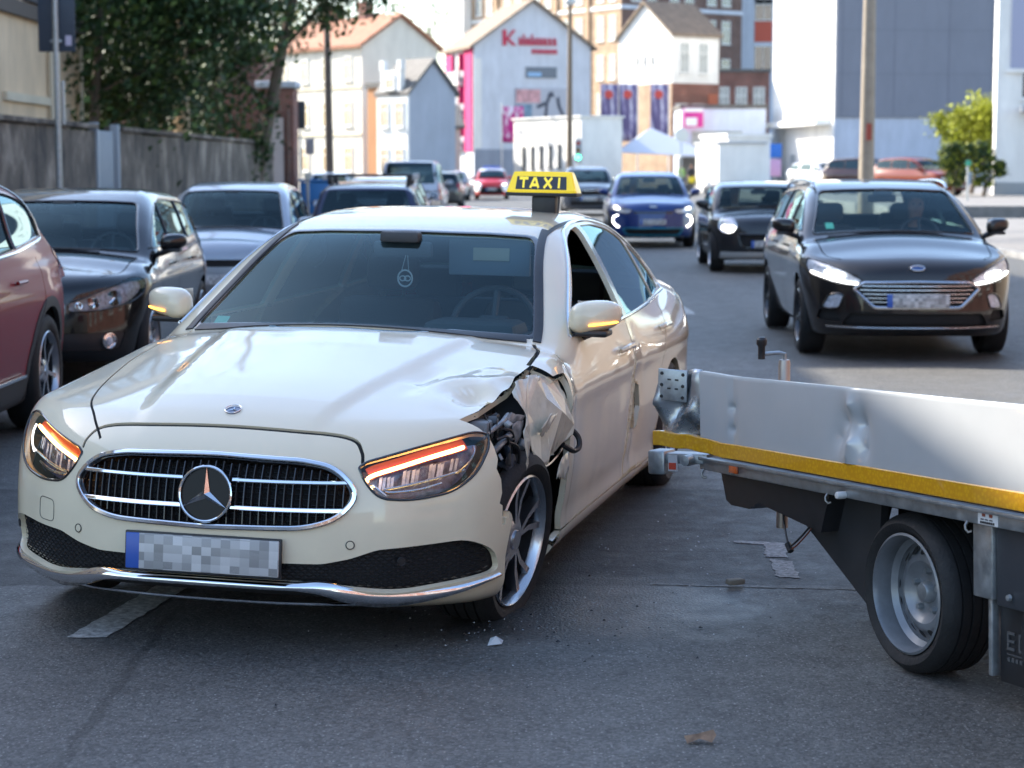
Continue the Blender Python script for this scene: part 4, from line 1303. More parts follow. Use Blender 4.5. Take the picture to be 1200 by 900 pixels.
# fallen leaf, pieces of glass and plastic on the road
t_ = MB()
vs = [(0, 0, 0), (.035, .008, .012), (.07, -.002, .004), (.058, .03, .022), (.025, .036, .006), (-.008, .024, .016), (.03, .018, .024), (.085, .022, .018), (.078, .04, .030)]
t_.add(vs, [(0, 1, 6), (1, 2, 6), (2, 7, 6), (7, 8, 6), (8, 3, 6), (3, 4, 6), (4, 5, 6), (5, 0, 6)])
lf = t_.build('dry_leaf', mat('dry_leaf', (.20, .13, .085), .8, var=.4, vscale=40), loc=(.50, 5.45, .004))
tag(lf, 'curled brown dry leaf lying on the asphalt in the foreground', 'leaf')
r = random.Random(21)
def shards(name, label, n, cx, cy, sx, sy, s0, s1, m, z=.006, kind='stuff'):
    b = MB()
    for i in range(n):
        x, y = r.gauss(cx, sx), r.gauss(cy, sy)
        s = r.uniform(s0, s1)
        a = r.uniform(0, 2*PI)
        P = [(x + s*math.cos(a + k*2*PI/4 + r.uniform(-.5, .5))*r.uniform(.5, 1), y + s*math.sin(a + k*2*PI/4)*r.uniform(.5, 1)) for k in range(4)]
        h = s * r.uniform(.25, .7)
        b.add([(p[0], p[1], z) for p in P] + [(x, y, z + h)], [(0, 1, 4), (1, 2, 4), (2, 3, 4), (3, 0, 4)])
    o = b.build(name, m)
    tag(o, label, 'debris', None, kind)
    return o
shards('glass_crumbs', 'glass crumbs strewn on the road under the torn wing', 110, .08, 6.98, .32, .20, .002, .006, mat('glass_crumb', (.55, .58, .60), .15, spec=.8))
shards('glass_crumbs', 'thin glass crumbs between taxi and trailer', 70, .75, 8.2, .45, .6, .002, .007, MATS['glass_crumb'])
shards('plastic_crumbs', 'black plastic crumbs below the front bumper corner', 90, .1, 6.8, .5, .4, .004, .012, M_BLACK)
shards('grit', 'fine grey grit on the asphalt in the foreground', 900, .2, 6.2, 1.6, 1.2, .0015, .005, mat('grit_grey', (.12, .12, .12), .8))
tag(MB().rbox((-.035, -.02, 0), (.035, .02, .022), .006).build('stone_chip', mat('stone_chip', (.22, .19, .15), .8), loc=(.875, 7.56, .012), rot=(0, 0, .4)), 'brown stone chip lying on the pale seam of the road', 'stone')
tag(MB().add([(0, 0, 0), (.05, .01, .004), (.055, .03, .012), (.01, .028, .02), (.03, .016, .03)], [(0, 1, 4), (1, 2, 4), (2, 3, 4), (3, 0, 4)]).build('broken_plastic', mat('broken_white', (.5, .52, .54), .3), loc=(-.085, 6.60, .004)), 'small pale broken plastic piece beneath the bumper corner', 'debris')
# ------------------------------------------------------------------ cars: implicit body
def car_fields(s):
    zt, crown, xf, kf, xr, kr = s['zt'], s['crown'], s['xf'], s['kf'], s['xr'], s['kr']
    S, Pn, zb = s['S'], s['P'], s['zb']
    zr, kc, hg, Pg, cr = s['zr'], s['kc'], s['hg'], s['Pg'], s['cr']
    r_top, r_nose, r_cant, r_belt = s.get('r_top', .10), s.get('r_nose', .10), s.get('r_cant', .09), s.get('r_belt', .03)
    hw = s['hw']
    gz = s.get('gz', s['cowl'][1] - .17)
    def low(x, y, z):
        ay = np.abs(y)
        a = z - (zt(x) - crown(x) * (ay / hw) ** 2 + (s['dome'](x, ay) if 'dome' in s else 0))
        nf = (x - (xf(z) - kf(ay))) * .9
        nr = ((xr(z) + kr(ay)) - x) * .9
        sd = ay - S(z) * Pn(x)
        if 'extra_side' in s: sd = sd + s['extra_side'](x, z)
        m = smax(sd, a, r_top)
        m = smax(m, nf, r_nose)
        m = smax(m, nr, r_nose)
        return smax(m, zb(x) - z, .05)
    def gh(x, y, z):
        ay = np.abs(y)
        xw = x + kc(x) * ay * ay
        sl = (zr(xw + .02) - zr(xw - .02)) / .04
        a = (z - zr(xw) + cr * ay * ay) / np.sqrt(1 + sl * sl)
        sd = (ay - hg(z) * Pg(x)) * .88
        return np.maximum(smax(a, sd, r_cant), gz - z)
    def F(x, y, z):
        return smin(low(x, y, z), gh(x, y, z), r_belt)
    return F, low, gh

def make_wheel(parent, loc, R, rr, w, style='five', right=False, steer=0.0, camber=0.0, rimmat=None, n=40, name='wheel', squash=0.0, detail=True):
    wh = sub(name, parent, loc, (camber, 0, steer + (PI if right else 0)))
    t = MB()
    h = w / 2
    prof = [(rr - .005, -h*.8), (rr + .012, -h*.97), (rr + (R-rr)*.5, -h*1.04), (R - .018, -h*.93), (R - .004, -h*.76)]
    for i in range(4 if detail else 0):
        y = h * (-.55 + i * .36)
        prof += [(R, y - .012*1.6), (R, y - .004), (R - .009, y - .003), (R - .009, y + .003), (R, y + .004)]
    prof += [(R - .004, h*.76), (R - .018, h*.93), (rr + (R-rr)*.5, h*1.04), (rr + .012, h*.97), (rr - .005, h*.8)]
    t.lathe(prof, n)
    me = t.mesh('tyre', 40)
    if squash:
        for v in me.vertices:
            if v.co.z < -(R - squash):
                v.co.z = -(R - squash)
                v.co.y *= 1.12
    obj('tyre', me, M_TYRE, wh)
    r = MB()
    ym = h * .72
    if style == 'steel':
        r.lathe([(rr, h*.93), (rr - .008, h*.97), (rr - .016, h*.80), (rr - .018, h*.35), (rr - .034, h*.18), (rr - .036, h*.02),
                 (rr*.80, -h*.02), (rr*.74, h*.10), (rr*.60, h*.30), (rr*.52, h*.32), (rr*.46, h*.22), (rr*.36, h*.05), (rr*.30, h*.03), (0.0, h*.03)], n)
        rim = r.build('rim', rimmat or M_RIMGREY, wh)
        ys = lambda q: float(np.interp(q / rr, [.30, .36, .46, .52, .60, .74, .80], [.03, .05, .22, .32, .30, .10, -.02])) * h + .011
        for i in range(16):
            a = 2*PI*i/16
            cx, cz = rr*.70*math.cos(a), rr*.70*math.sin(a)
            q = [(cx + .0145*math.cos(2*PI*k/14), cz + .0145*math.sin(2*PI*k/14)) for k in range(14)]
            MB().add([(p[0], ys(math.hypot(*p)), p[1]) for p in q], [tuple(range(14))[::-1]], False).build('vent_hole', M_MATTBLK, rim)
        bm_ = MB()
        bm_.lathe([(.0, h*.34), (.028, h*.33), (.034, h*.24), (.036, h*.03)], 18)
        for i in range(5):
            a = 2*PI*i/5 + .3
            M = Matrix.Translation((rr*.34*math.cos(a), 0, rr*.34*math.sin(a)))
            bm_.lathe([(0, h*.24), (.010, h*.23), (.0125, h*.04)], 6, M=M)
        bm_.build('hub_cap', M_GALV, wh)
    else:
        r.lathe([(rr, h*.93), (rr - .006, h*.98), (rr - .016, h*.86), (rr - .020, h*.62)], n)
        r.lathe([(rr - .020, h*.62), (rr - .022, h*.3), (rr - .03, -h*.5)], n, mi=1)
        ns = {'five': 5, 'multi': 10, 'seven': 7, 'six': 6}.get(style, 5)
        def spoke(a, w0, w1, da=0.0, y0=None):
            c0, c1 = .055, rr - .012
            pts = []
            for rad, wd, yy in ((c0, w0, ym + .004), (c0 + (c1-c0)*.5, (w0+w1)/2, ym), (c1, w1, ym + .012)):
                ang = a + da * (rad - c0) / (c1 - c0)
                d = np.array((math.cos(ang), math.sin(ang))); nn = np.array((-d[1], d[0]))
                pts.append((d * rad - nn * wd, d * rad - nn * wd * .72, d * rad + nn * wd * .72, d * rad + nn * wd, yy))
            vs = []
            for p0, p1, p2, p3, yy in pts:
                vs += [(p0[0], yy - .04, p0[1]), (p1[0], yy, p1[1]), (p2[0], yy, p2[1]), (p3[0], yy - .04, p3[1])]
            fs = []
            for k in range(2):
                for j in (0, 2): fs.append((k*4 + j, k*4 + j + 1, k*4 + 4 + j + 1, k*4 + 4 + j))
            r.add(vs, fs, False, 1)
            r.add(vs, [(1, 2, 6, 5), (5, 6, 10, 9)], False, 0)
        for i in range(ns):
            a = 2*PI*i/ns + PI/2
            if style == 'five':
                spoke(a - .10, .012, .017, -.13); spoke(a + .10, .012, .017, .13)
            else:
                spoke(a, .014, .020 if ns > 6 else .032)
        r.lathe([(.085, ym - .035), (.080, ym - .004), (.055, ym + .006), (.036, ym + .004), (.034, ym + .012), (0, ym + .014)], 24)
        rim = r.build('rim', [rimmat or M_ALLOY, M_ALLOYDK], wh)
        b = MB()
        b.lathe([(0, -.02), (rr*.75, -.02), (rr*.75, -.035)], 24)
        b.build('brake_disc', M_STEEL, wh)
        k = MB()
        k.lathe([(0, -.045), (rr - .02, -.05), (rr - .02, -h*.8)], 24)
        k.build('wheel_back', M_MATTBLK, wh)
    return wh

def seat_mb(x, y, z, w=.50, back=.62, rake=.28, head=True, mb=None):
    m = mb or MB()
    m.rbox((x - .25, y - w/2, z), (x + .27, y + w/2, z + .16), .05)
    M = Matrix.Translation((x - .22, y, z + .12)) @ Matrix.Rotation(-rake, 4, 'Y')
    m.rbox((-.09, -w/2, -.02), (.07, w/2, back), .06, M=M)
    if head:
        m.rbox((-.05, -.13, back + .03), (.06, .13, back + .22), .05, M=M)
        m.tube([M @ Vector((0, -.06, back - .05)), M @ Vector((0, -.06, back + .06))], .008, 6)
        m.tube([M @ Vector((0, .06, back - .05)), M @ Vector((0, .06, back + .06))], .008, 6)
    return m

def interior(t, s, lhd=True):
    """seats, dash and wheel; dims follow the cowl position"""
    xc, zc, hw = s['cowl'][0], s['cowl'][1], s['hw']
    zs = s.get('seat_z', .32)
    sx = xc - 1.35
    for y in (-.36, .36):
        seat_mb(sx, y, zs).build('seat', M_SEAT, t)
    m = seat_mb(sx - .92, 0, zs + .04, w=1.24, back=.52, head=False)
    for y in (-.38, .38):
        m.rbox((sx - 1.36, y - .12, zs + .64), (sx - 1.24, y + .12, zs + .82), .04)
    m.build('rear_bench', M_SEAT, t)
    d = MB()
    d.rbox((xc - .75, -hw*.74, zc - .22), (xc - .05, hw*.74, zc - .05), .05)
    d.rbox((xc - .72, .36 - .20, zc - .10), (xc - .45, .36 + .20, zc + .0), .04)
    d.build('dashboard', M_DASH, t)
    w = MB()
    M = Matrix.Translation((xc - .88, .36 if lhd else -.36, zc - .06)) @ Matrix.Rotation(math.radians(66), 4, 'Y')
    w.tube([M @ Vector((.185*math.cos(a), .185*math.sin(a), 0)) for a in np.linspace(0, 2*PI, 29)[:-1]], .014, 8, closed=True)
    w.tube([M @ Vector((-.17, 0, 0)), M @ Vector((.17, 0, 0))], .016, 6)
    w.tube([M @ Vector((0, -.17, 0)), M @ Vector((0, .17, 0))], .016, 6)
    w.rbox((-.06, -.07, -.04), (.06, .07, .02), .02, M=M)
    w.build('steering_wheel', M_DASH, t)
    if s.get('cabin_mirror', True):
        w = MB()
        xm = s['mirror_in'][0]; zm = s['mirror_in'][1]
        w.rbox((xm - .05, -.13, zm - .10), (xm - .02, .13, zm - .03), .015)
        w.rbox((xm - .04, -.085, zm - .035), (xm + .03, .085, zm + .012), .012)
        w.build('cabin_mirror', M_DASH, t)

F_ = dict
def add_features(sh, t, feats, s):
    """cuts the outlines of all features, then links one mesh for each"""
    done = []
    for k, f in enumerate(feats):
        v = f['view']
        sides = (1, -1) if (f.get('mirror') or v == 'side') else (0,)
        if 'only_side' in f: sides = (f['only_side'],)
        for sg in sides:
            tg = 'f%d_%d' % (k, sg)
            poly = np.array(densify(f['poly'], f.get('step', .05)))
            if v == 'side':
                axes = (0, 2); ymin = f.get('ymin', .30)
                test = lambda C, N, sg=sg, ymin=ymin: (C[:, 1] * sg > ymin) & (N[:, 1] * sg > f.get('nmin', .12))
            elif v == 'front':
                axes = (1, 2); xm = f.get('xmin', -1.0)
                if sg == -1: poly = poly * (-1, 1)
                test = lambda C, N, xm=xm: (C[:, 0] > xm) & (N[:, 0] > f.get('nmin', .10))
            elif v == 'rear':
                axes = (1, 2); xm = f.get('xmax', -2.0)
                if sg == -1: poly = poly * (-1, 1)
                test = lambda C, N, xm=xm: (C[:, 0] < xm) & (N[:, 0] < -.10)
            else:
                axes = (0, 1)
                if sg == -1: poly = poly * (1, -1)
                test = lambda C, N: (N[:, 2] > f.get('nmin', .15)) & (C[:, 2] > .45)
            sh.cut(poly, axes, test, tg, f.get('only', ('body',)))
            done.append((f, sg, tg, poly))
    s.setdefault("tags", {})
    for f, sg, tg, poly in done:
        s["tags"][(f["name"], sg)] = (tg, poly)
        if f.get('mat') is None: continue
        o = sh.extract(tg, f['name'], f['mat'], t, f.get('off', 0.0), f.get('skirt', 0.0), f.get('deform'))
        if o is not None and f.get('label'): o['label'] = f['label']
        if o is not None and f.get('trim'):
            mt, r = f['trim'][:2]
            fn = {'side': lambda q: sh.side(q, sg, .001), 'front': lambda q: sh.front(q, .001), 'rear': lambda q: sh.rear(q, .001),
                  'top': lambda q: sh.top(q, .001)}[f['view']]
            P, Nn = fn(poly)
            MB().tube(P, r, 6, closed=True).build(f['trim'][2] if len(f['trim']) > 2 else 'trim', mt, o)

def arch_poly(cx, cz, R, zlow=0.0):
    return [(cx + R*math.cos(a), cz + R*math.sin(a)) for a in np.linspace(-.35, PI + .35, 40)] + [(cx - R*.94, zlow), (cx + R*.94, zlow)]

def wheel_well(t, x, z, R, y0, y1, sg):
    m = MB()
    pr = [(0.0, y0*sg), (R, y0*sg), (R, y1*sg)]
    m.lathe(pr, 24, M=Matrix.Translation((x, 0, z)), a0=-.3, a1=PI + .3)
    m.build('wheel_housing', M_MATTBLK, t)

def dark_liner(t, s, low, h=.05):
    """black inner shell added to block light and darken the panel gaps"""
    zmax = s['cowl'][1] - .16
    G = lambda x, y, z: np.maximum(low(x, y, z) + .095, z - zmax)
    sh = Shell.__new__(Shell)
    V, Q = surface_nets(G, s['lo'], s['hi'], h)
    sh.F = G
    sh.V = [tuple(p) for p in V.tolist()]; sh.N = [tuple(p) for p in unit(grad(G, V)).tolist()]
    sh.faces = [tuple(q) for q in Q.tolist()]; sh.tags = ['body'] * len(sh.faces)
    for x in (0.0, -s['wb']):
        sh.cut(arch_poly(x, s['R'], s['Ra'] + .01), (0, 2), lambda C, N: np.abs(C[:, 1]) > s['well_y'], 'void')
    return sh.extract('body', 'dark_liner', M_MATTBLK, t)

def mirror_mesh(sg, size=(.13, .23, .155)):
    """door mirror head, outer face towards +x"""
    n1, n2 = 20, 14
    vs, fs = [], []
    for i in range(n2 + 1):
        th = PI * i / n2
        for j in range(n1):
            ph = 2*PI*j/n1
            a = np.sign(math.cos(th)) * abs(math.cos(th)) ** .8
            b = math.sin(th) ** .7
            c, d = math.cos(ph), math.sin(ph)
            yy = np.sign(c) * abs(c) ** .7 * b; zz = np.sign(d) * abs(d) ** .75 * b
            xx = a * size[0] * (.95 if a > 0 else .25)
            taper = 1 - .25 * (yy * .5 + .5)
            vs.append((xx * (1 - .3*(yy*.5+.5)) - .02*yy, yy * size[1] / 2 * sg, zz * size[2] / 2 * taper + .012 * yy))
    for i in range(n2):
        for j in range(n1):
            fs.append((i*n1 + j, i*n1 + (j+1) % n1, (i+1)*n1 + (j+1) % n1, (i+1)*n1 + j))
    return vs, fs

def add_mirrors(t, s, m_body, pos, size=(.13, .23, .155), led=None, stalk=.16):
    for sg in (1, -1):
        vs, fs = mirror_mesh(sg, size)
        mb = MB().add(vs, fs if sg > 0 else [f[::-1] for f in fs], True)
        o = mb.build('door_mirror', m_body, t, loc=(pos[0], pos[1]*sg, pos[2]))
        b = MB()
        b.tube([(-.02, -.02*sg, -size[2]*.36), (-.03, -(stalk - .03)*sg, -size[2]*.62), (-.04, -(stalk + .03)*sg, -size[2]*.66)], [.03, .024, .034], 8)
        b.rbox((-.05, -size[1]*.36 if sg > 0 else -size[1]*.30, -size[2]*.53), (.075, size[1]*.30 if sg > 0 else size[1]*.36, -size[2]*.34), .012)
        b.build('mirror_arm', M_BLACK, o)
        g = MB()
        g.add([(-.034, (-size[1]*.40)*sg, -size[2]*.36), (-.034, size[1]*.36*sg, -size[2]*.25), (-.034, size[1]*.36*sg, size[2]*.28), (-.034, -size[1]*.40*sg, size[2]*.40)], [(0, 1, 2, 3)])
        g.build('mirror_glass', M_CHROME, o)
        if led:
            l = MB()
            pts = []
            for u in np.linspace(-.10, .92, 14):
                yy = u * size[1] / 2
                xx = size[0] * .95 * math.sqrt(max(0, 1 - (abs(u)) ** 2.6)) * (1 - .3*(u*.5+.5)) - .02*u
                pts.append((xx + .002, yy * sg, -size[2]*.16 + .012*u - .006))
            l.tube(pts, [.002] + [.0042] * 12 + [.002], 6)
            l.build('turn_signal', led, o)
# ------------------------------------------------------------------ the damaged taxi
M_IVORY = paint('taxi_ivory', (0.78, 0.685, 0.505), 0.0, 0.32, dirt=0.05)
M_WRINKLE = mat('torn_ivory_panel', (0.66, 0.60, 0.48), 0.30, coat=0.9, var=0.13, vscale=30)
TX = dict(hw=.926, wb=2.94, R=.338, Ra=.375, well_y=.60, cowl=(-.60, 1.015), mirror_in=(-1.30, 1.355), seat_z=.30,
    lo=(-4.25, -1.02, .10), hi=(1.0, 1.02, 1.56),
    zt=Prof([(1.0, .70), (.80, .762), (.70, .795), (.55, .842), (.3, .892), (0, .937), (-.35, .985), (-.62, 1.012), (-1.2, 1.01), (-2.8, 1.05), (-3.5, 1.105), (-3.85, 1.09), (-4.05, 1.07), (-4.2, 1.02)], .03),
    crown=Prof([(1.0, .06), (.5, .085), (-.3, .105), (-.7, .09), (-1.2, .05), (-3.2, .06), (-4.1, .10)], .05),
    xf=Prof([(.1, .55), (.18, .68), (.235, .79), (.30, .84), (.40, .852), (.50, .848), (.60, .832), (.68, .806), (.74, .775), (.80, .73), (.88, .66), (1.0, .5), (1.2, .2)], .012),
    kf=Prof([(0, 0), (.2, .006), (.35, .028), (.5, .075), (.62, .135), (.72, .215), (.80, .29), (.86, .375), (.93, .53), (1.05, 1.0)], .015),
    xr=Prof([(.1, -3.8), (.2, -3.95), (.35, -4.06), (.6, -4.09), (.85, -4.075), (1.0, -4.05), (1.1, -4.02), (1.3, -3.9)], .02),
    kr=Prof([(0, 0), (.3, .01), (.5, .04), (.7, .12), (.82, .24), (.9, .42), (1.0, .8)], .02),
    S=Prof([(.08, .74), (.16, .80), (.22, .866), (.28, .892), (.34, .890), (.42, .903), (.58, .918), (.72, .919), (.785, .927), (.83, .918), (.90, .893), (.98, .857), (1.06, .815), (1.3, .65)], .010),
    P=Prof([(1.0, .95), (.6, .985), (.3, .997), (0, 1.0), (-.9, .988), (-1.8, .99), (-2.94, 1.0), (-3.4, .985), (-3.8, .945), (-4.2, .86)], .05),
    zb=Prof([(1.0, .27), (.8, .235), (.5, .205), (0, .19), (-3, .19), (-3.7, .24), (-4.2, .33)], .03),
    zr=Prof([(-.2, .79), (-.30, .860), (-.60, 1.005), (-.92, 1.165), (-1.15, 1.28), (-1.33, 1.350), (-1.50, 1.395), (-1.75, 1.432), (-2.05, 1.452), (-2.3, 1.455), (-2.6, 1.437), (-2.9, 1.385), (-3.15, 1.30), (-3.6, 1.115), (-3.9, .975), (-4.2, .8)], .025),
    kc=Prof([(-.2, .30), (-1.3, .28), (-1.9, .05), (-2.3, 0), (-2.8, -.12), (-3.6, -.22), (-4.1, -.22)], .05),
    hg=Prof([(.6, .93), (.8, .905), (.95, .868), (1.05, .822), (1.2, .742), (1.32, .668), (1.39, .618), (1.45, .56), (1.56, .45)], .015),
    Pg=Prof([(-.3, .97), (-1.0, .99), (-1.8, 1.0), (-2.5, .99), (-3.0, .96), (-3.4, .92), (-4.0, .85)], .05),
    dome=lambda x, y: .016 * np.clip((np.interp(x, [-.7, .7], [.52, .30]) - y) / .07 + .5, 0, 1) ** 2 * (3 - 2 * np.clip((np.interp(x, [-.7, .7], [.52, .30]) - y) / .07 + .5, 0, 1)) * np.clip((.78 - x) / .3, 0, 1) * np.clip((x + .75) / .2, 0, 1),
    cr=.055, r_top=.11, r_nose=.10, r_cant=.085, r_belt=.022)
TX['F'], TX['low'], TX['gh'] = car_fields(TX)
TAXI_X, TAXI_Y, TAXI_ROT = -.829, 7.343, math.radians(-103.6)

def build_taxi():
    s = TX
    t = thing('taxi', 'cream saloon taxi with its front left wing torn open and a yellow roof sign', 'taxi', (TAXI_X, TAXI_Y, -.0705), TAXI_ROT)
    t.scale = (1.043, 1.043, 1.043)
    t.rotation_euler = (math.radians(TAXI_ROLL), math.radians(TAXI_PITCH), TAXI_ROT)
    F = s['F']
    sh = Shell(F, s['lo'], s['hi'], .019)
    ws = rpoly([(0, 1.022), (.40, 1.012), (.715, .988, .03), (.566, 1.352, .06), (.35, 1.364), (0, 1.370), (-.35, 1.364), (-.566, 1.352, .06), (-.715, .988, .03), (-.40, 1.012)], .02)
    hl = rpoly([(.480, .690, .006), (.500, .706, .01), (.64, .746, .15), (.785, .782, .02), (.825, .772, .02), (.834, .730, .05), (.815, .655, .10), (.755, .602, .12), (.65, .584, .10), (.553, .592, .05), (.508, .638, .06)], .03, 6)
    grille = rpoly([(0, .715), (.30, .706), (.415, .688, .06), (.492, .605, .06), (.43, .530, .07), (.33, .500, .06), (0, .492), (-.33, .500, .06), (-.43, .530, .07), (-.492, .605, .06), (-.415, .688, .06), (-.30, .706)], .03, 6)
    intake = rpoly([(-.385, .385), (-.47, .402), (-.55, .43, .02), (-.80, .446, .05), (-.862, .40, .05), (-.868, .318, .02), (-.60, .278, .06), (-.47, .300, .05), (-.38, .318), (0, .322),
                    (.38, .318), (.47, .300, .05), (.60, .278, .06), (.868, .318, .02), (.862, .40, .05), (.80, .446, .05), (.55, .43, .02), (.47, .402), (.385, .385)], .02)
    lip = rpoly([(-.56, .250), (-.36, .296, .05), (0, .300), (.36, .296, .05), (.56, .250), (.50, .150), (0, .150), (-.50, .150)], .01)
    feats = []
    for xw in (0.0, -s['wb']):
        feats.append(F_(name='arch', view='side', poly=arch_poly(xw, s['R'], s['Ra']), ymin=.60, nmin=-2))
    # damaged wing: hole on the left side only
    feats.append(F_(name='wing_hole', view='side', only_side=1, ymin=.795, nmin=-.3,
        poly=[(.43, .545), (.405, .60), (.43, .66), (.40, .72), (.40, .765), (.28, .93), (0.0, .96), (-.30, 1.0), (-.335, .965), (-.345, .905), (-.36, .868), (-.50, .872), (-.492, .70), (-.478, .52), (-.475, .27), (-.36, .25), (0, .5), (.33, .45), (.36, .50)]))
    feats += [
        F_(name='windscreen', view='front', poly=ws, xmin=-2.0, mat=M_WS, off=-.006),
        F_(name='rear_window', view='rear', poly=[(-.60, 1.10), (-.50, 1.36), (0, 1.385), (.50, 1.36), (.60, 1.10), (0, 1.125)], xmax=-2.75, mat=M_PRIV, off=-.005),
        F_(name='headlight', view='front', poly=hl, mirror=True, mat=M_LENS, off=.001, xmin=.0, nmin=-.2, step=.03),
        F_(name='grille_opening', view='front', poly=grille, step=.03),
        F_(name='intake_opening', view='front', poly=intake, xmin=.0, nmin=-.2),
        F_(name='lip_opening', view='front', poly=lip, nmin=-.4),
    ]
    # side glass
    g1 = rpoly([(-.905, .995, .01), (-1.02, 1.055, .02), (-1.60, 1.338, .15), (-1.80, 1.372), (-1.965, 1.385, .02), (-1.905, .992, .015)], .02)
    g2 = rpoly([(-1.985, .994, .015), (-2.045, 1.386, .02), (-2.30, 1.385), (-2.62, 1.352, .15), (-2.82, 1.295, .05), (-2.905, 1.02, .02)], .02)
    g3 = rpoly([(-2.935, 1.022, .02), (-2.85, 1.283, .04), (-3.02, 1.225, .06), (-3.27, 1.08, .05), (-3.25, 1.045, .03)], .02)
    feats += [F_(name='front_door_glass', view='side', poly=g1, only_side=-1, mat=M_SG, off=-.006),
              F_(name='open_front_window', view='side', poly=g1, only_side=1),
              F_(name='rear_door_glass', view='side', poly=g2, mat=M_PRIV, off=-.006),
              F_(name='quarter_glass', view='side', poly=g3, mat=M_PRIV, off=-.006)]
    tl = rpoly([(-3.72, .80), (-3.74, .98, .04), (-4.08, 1.0), (-4.12, .78)], .02)
    feats += [F_(name='tail_light', view='side', poly=tl, mat=M_REDLENS, off=.002, ymin=.4, nmin=.05)]
    # black pillar between the doors
    feats += [F_(name='pillar_trim', view='side', poly=[(-1.908, .992), (-1.968, 1.386), (-2.042, 1.387), (-1.982, .993)], mat=M_GLOSSBLK, off=0)]
    # rear door hole torn by the trailer corner
    feats += [F_(name='door_tear', view='side', only_side=1, poly=[(-1.90, .56), (-1.875, .66), (-1.905, .70), (-1.99, .68), (-2.03, .58), (-1.985, .50), (-1.93, .49)])]
    gap = .0065
    lines = [[(-.475, .30), (-.478, .55), (-.50, .74), (-.565, .86), (-.68, .935)],
             [(-1.79, .29), (-1.82, .50), (-1.865, .70), (-1.90, .985)],
             [(-2.54, .52), (-2.575, .66), (-2.66, .80), (-2.80, .90), (-2.90, .985), (-2.925, 1.015)],
             [(-.475, .292), (-1.79, .286), (-2.45, .29), (-2.53, .36), (-2.54, .52)]]
    for l in lines:
        feats.append(F_(name='shut_line', view='side', poly=stroke(cr_spline(l, 5), gap), ymin=.5))
    feats.append(F_(name='shut_line', view='side', poly=stroke([(.12, .80), (.26, .79), (.37, .76)], .005), ymin=.5, only_side=-1))
    fr = [(-.485, .705), (-.478, .735), (-.435, .770), (-.30, .786), (0, .795), (.30, .786), (.435, .770), (.478, .735), (.49, .700)]
    feats.append(F_(name='bonnet_shut_line', view='front', poly=stroke(cr_spline(fr, 5), .010), xmin=.2))
    feats.append(F_(name='bonnet_shut_line', view='top', poly=stroke(cr_spline([(.712, -.425), (.60, -.50), (.42, -.59), (0, -.69), (-.30, -.735), (-.60, -.728), (-.72, -.70)], 5), .008), nmin=.3))
    feats.append(F_(name='wing_hole', view='top', poly=[(.415, .725), (.30, .762), (.16, .775), (0, .79), (-.18, .785), (-.335, .79), (-.335, 1.05), (.415, 1.05)], nmin=-.1))
    feats.append(F_(name='bonnet_shut_line', view='top', poly=stroke(cr_spline([(-.33, .785), (-.50, .775), (-.62, .755), (-.72, .715)], 5), .016), nmin=.2))
    add_features(sh, t, feats, s)
    # --- body, with buckled bonnet and dented doors
    def dent(V, N, fs):
        x, y, z = V[:, 0], V[:, 1], V[:, 2]
        D = np.zeros_like(V)
        top = np.clip((N[:, 2] - .35) / .3, 0, 1)
        # fold across the left rear part of the bonnet
        e = np.clip((y - .30) / .42, 0, 1) * np.clip(1.1 - np.abs(x + .12) / .62, 0, 1)
        ridge = np.abs((x - .02) + .75 * (y - .62)) 
        lift = .018 * np.clip((y - .45) / .28, 0, 1) ** 1.3 * np.clip((x + .68) / .25, 0, 1) * np.clip((.40 - x) / .35, 0, 1)
        fold = .012 * np.exp(-(ridge / .05) ** 1.4) * np.clip((y - .42) / .2, 0, 1) * np.clip((.5 - x) / .3, 0, 1) * np.clip((x + .6) / .3, 0, 1)
        hole = -.035 * np.exp(-(((x - .16) / .08) ** 2 + ((y - .70) / .06) ** 2))
        hole2 = -.016 * np.exp(-(((x - .05) / .16) ** 2 + ((y - .50) / .05) ** 2))
        wr = np.array([mnoise.noise(Vector((a * 9, b * 13, c * 9))) for a, b, c in V[::1]]) if len(V) < 400000 else 0
        crum = .012 * wr * np.clip((y - .52) / .18, 0, 1) * np.clip((.40 - x) / .2, 0, 1) * np.clip((x + .30) / .25, 0, 1)
        D[:, 2] += (lift + fold + hole + hole2 + crum) * top * (x > -.7) * (y > .2)
        # side dents on the left
        sd = np.clip((N[:, 1] - .4) / .3, 0, 1)
        wave = np.zeros_like(x)
        for cx, cz, rx, rz, a in ((-.80, .60, .16, .22, -.020), (-.62, .80, .10, .09, -.022), (-1.15, .62, .25, .16, -.018), (-1.55, .66, .18, .22, -.012),
                                  (-1.98, .56, .16, .22, -.050), (-2.25, .70, .20, .12, -.016), (-1.45, .86, .35, .045, -.010), (-.55, .62, .05, .3, .016), (-2.12, .40, .2, .10, -.02)):
            wave += a * np.exp(-(((x - cx) / rx) ** 2 + ((z - cz) / rz) ** 2))
        wave *= .40
        wave += .0008 * wr * np.exp(-((x + 1.4) / 1.0) ** 2) * np.clip((.95 - z) / .2, 0, 1)
        wave += .012 * wr * np.exp(-(((x + 1.98) / .15) ** 2 + ((z - .55) / .25) ** 2))
        D[:, 1] += wave * sd * (y > 0) * (x < -.40) * (x > -2.8)
        W = V + D
        # new normals where the sheet moved
        me = bpy.data.meshes.new('tmp')
        me.from_pydata([tuple(p) for p in W.tolist()], [], fs)
        me.update()
        nn = np.zeros(len(W) * 3)
        me.vertices.foreach_get('normal', nn)
        nn = nn.reshape(-1, 3)
        bpy.data.meshes.remove(me)
        nn *= np.sign((nn * N).sum(1) + 1e-9)[:, None]
        k = np.clip(np.linalg.norm(D, axis=1) / .0015, 0, 1)[:, None]
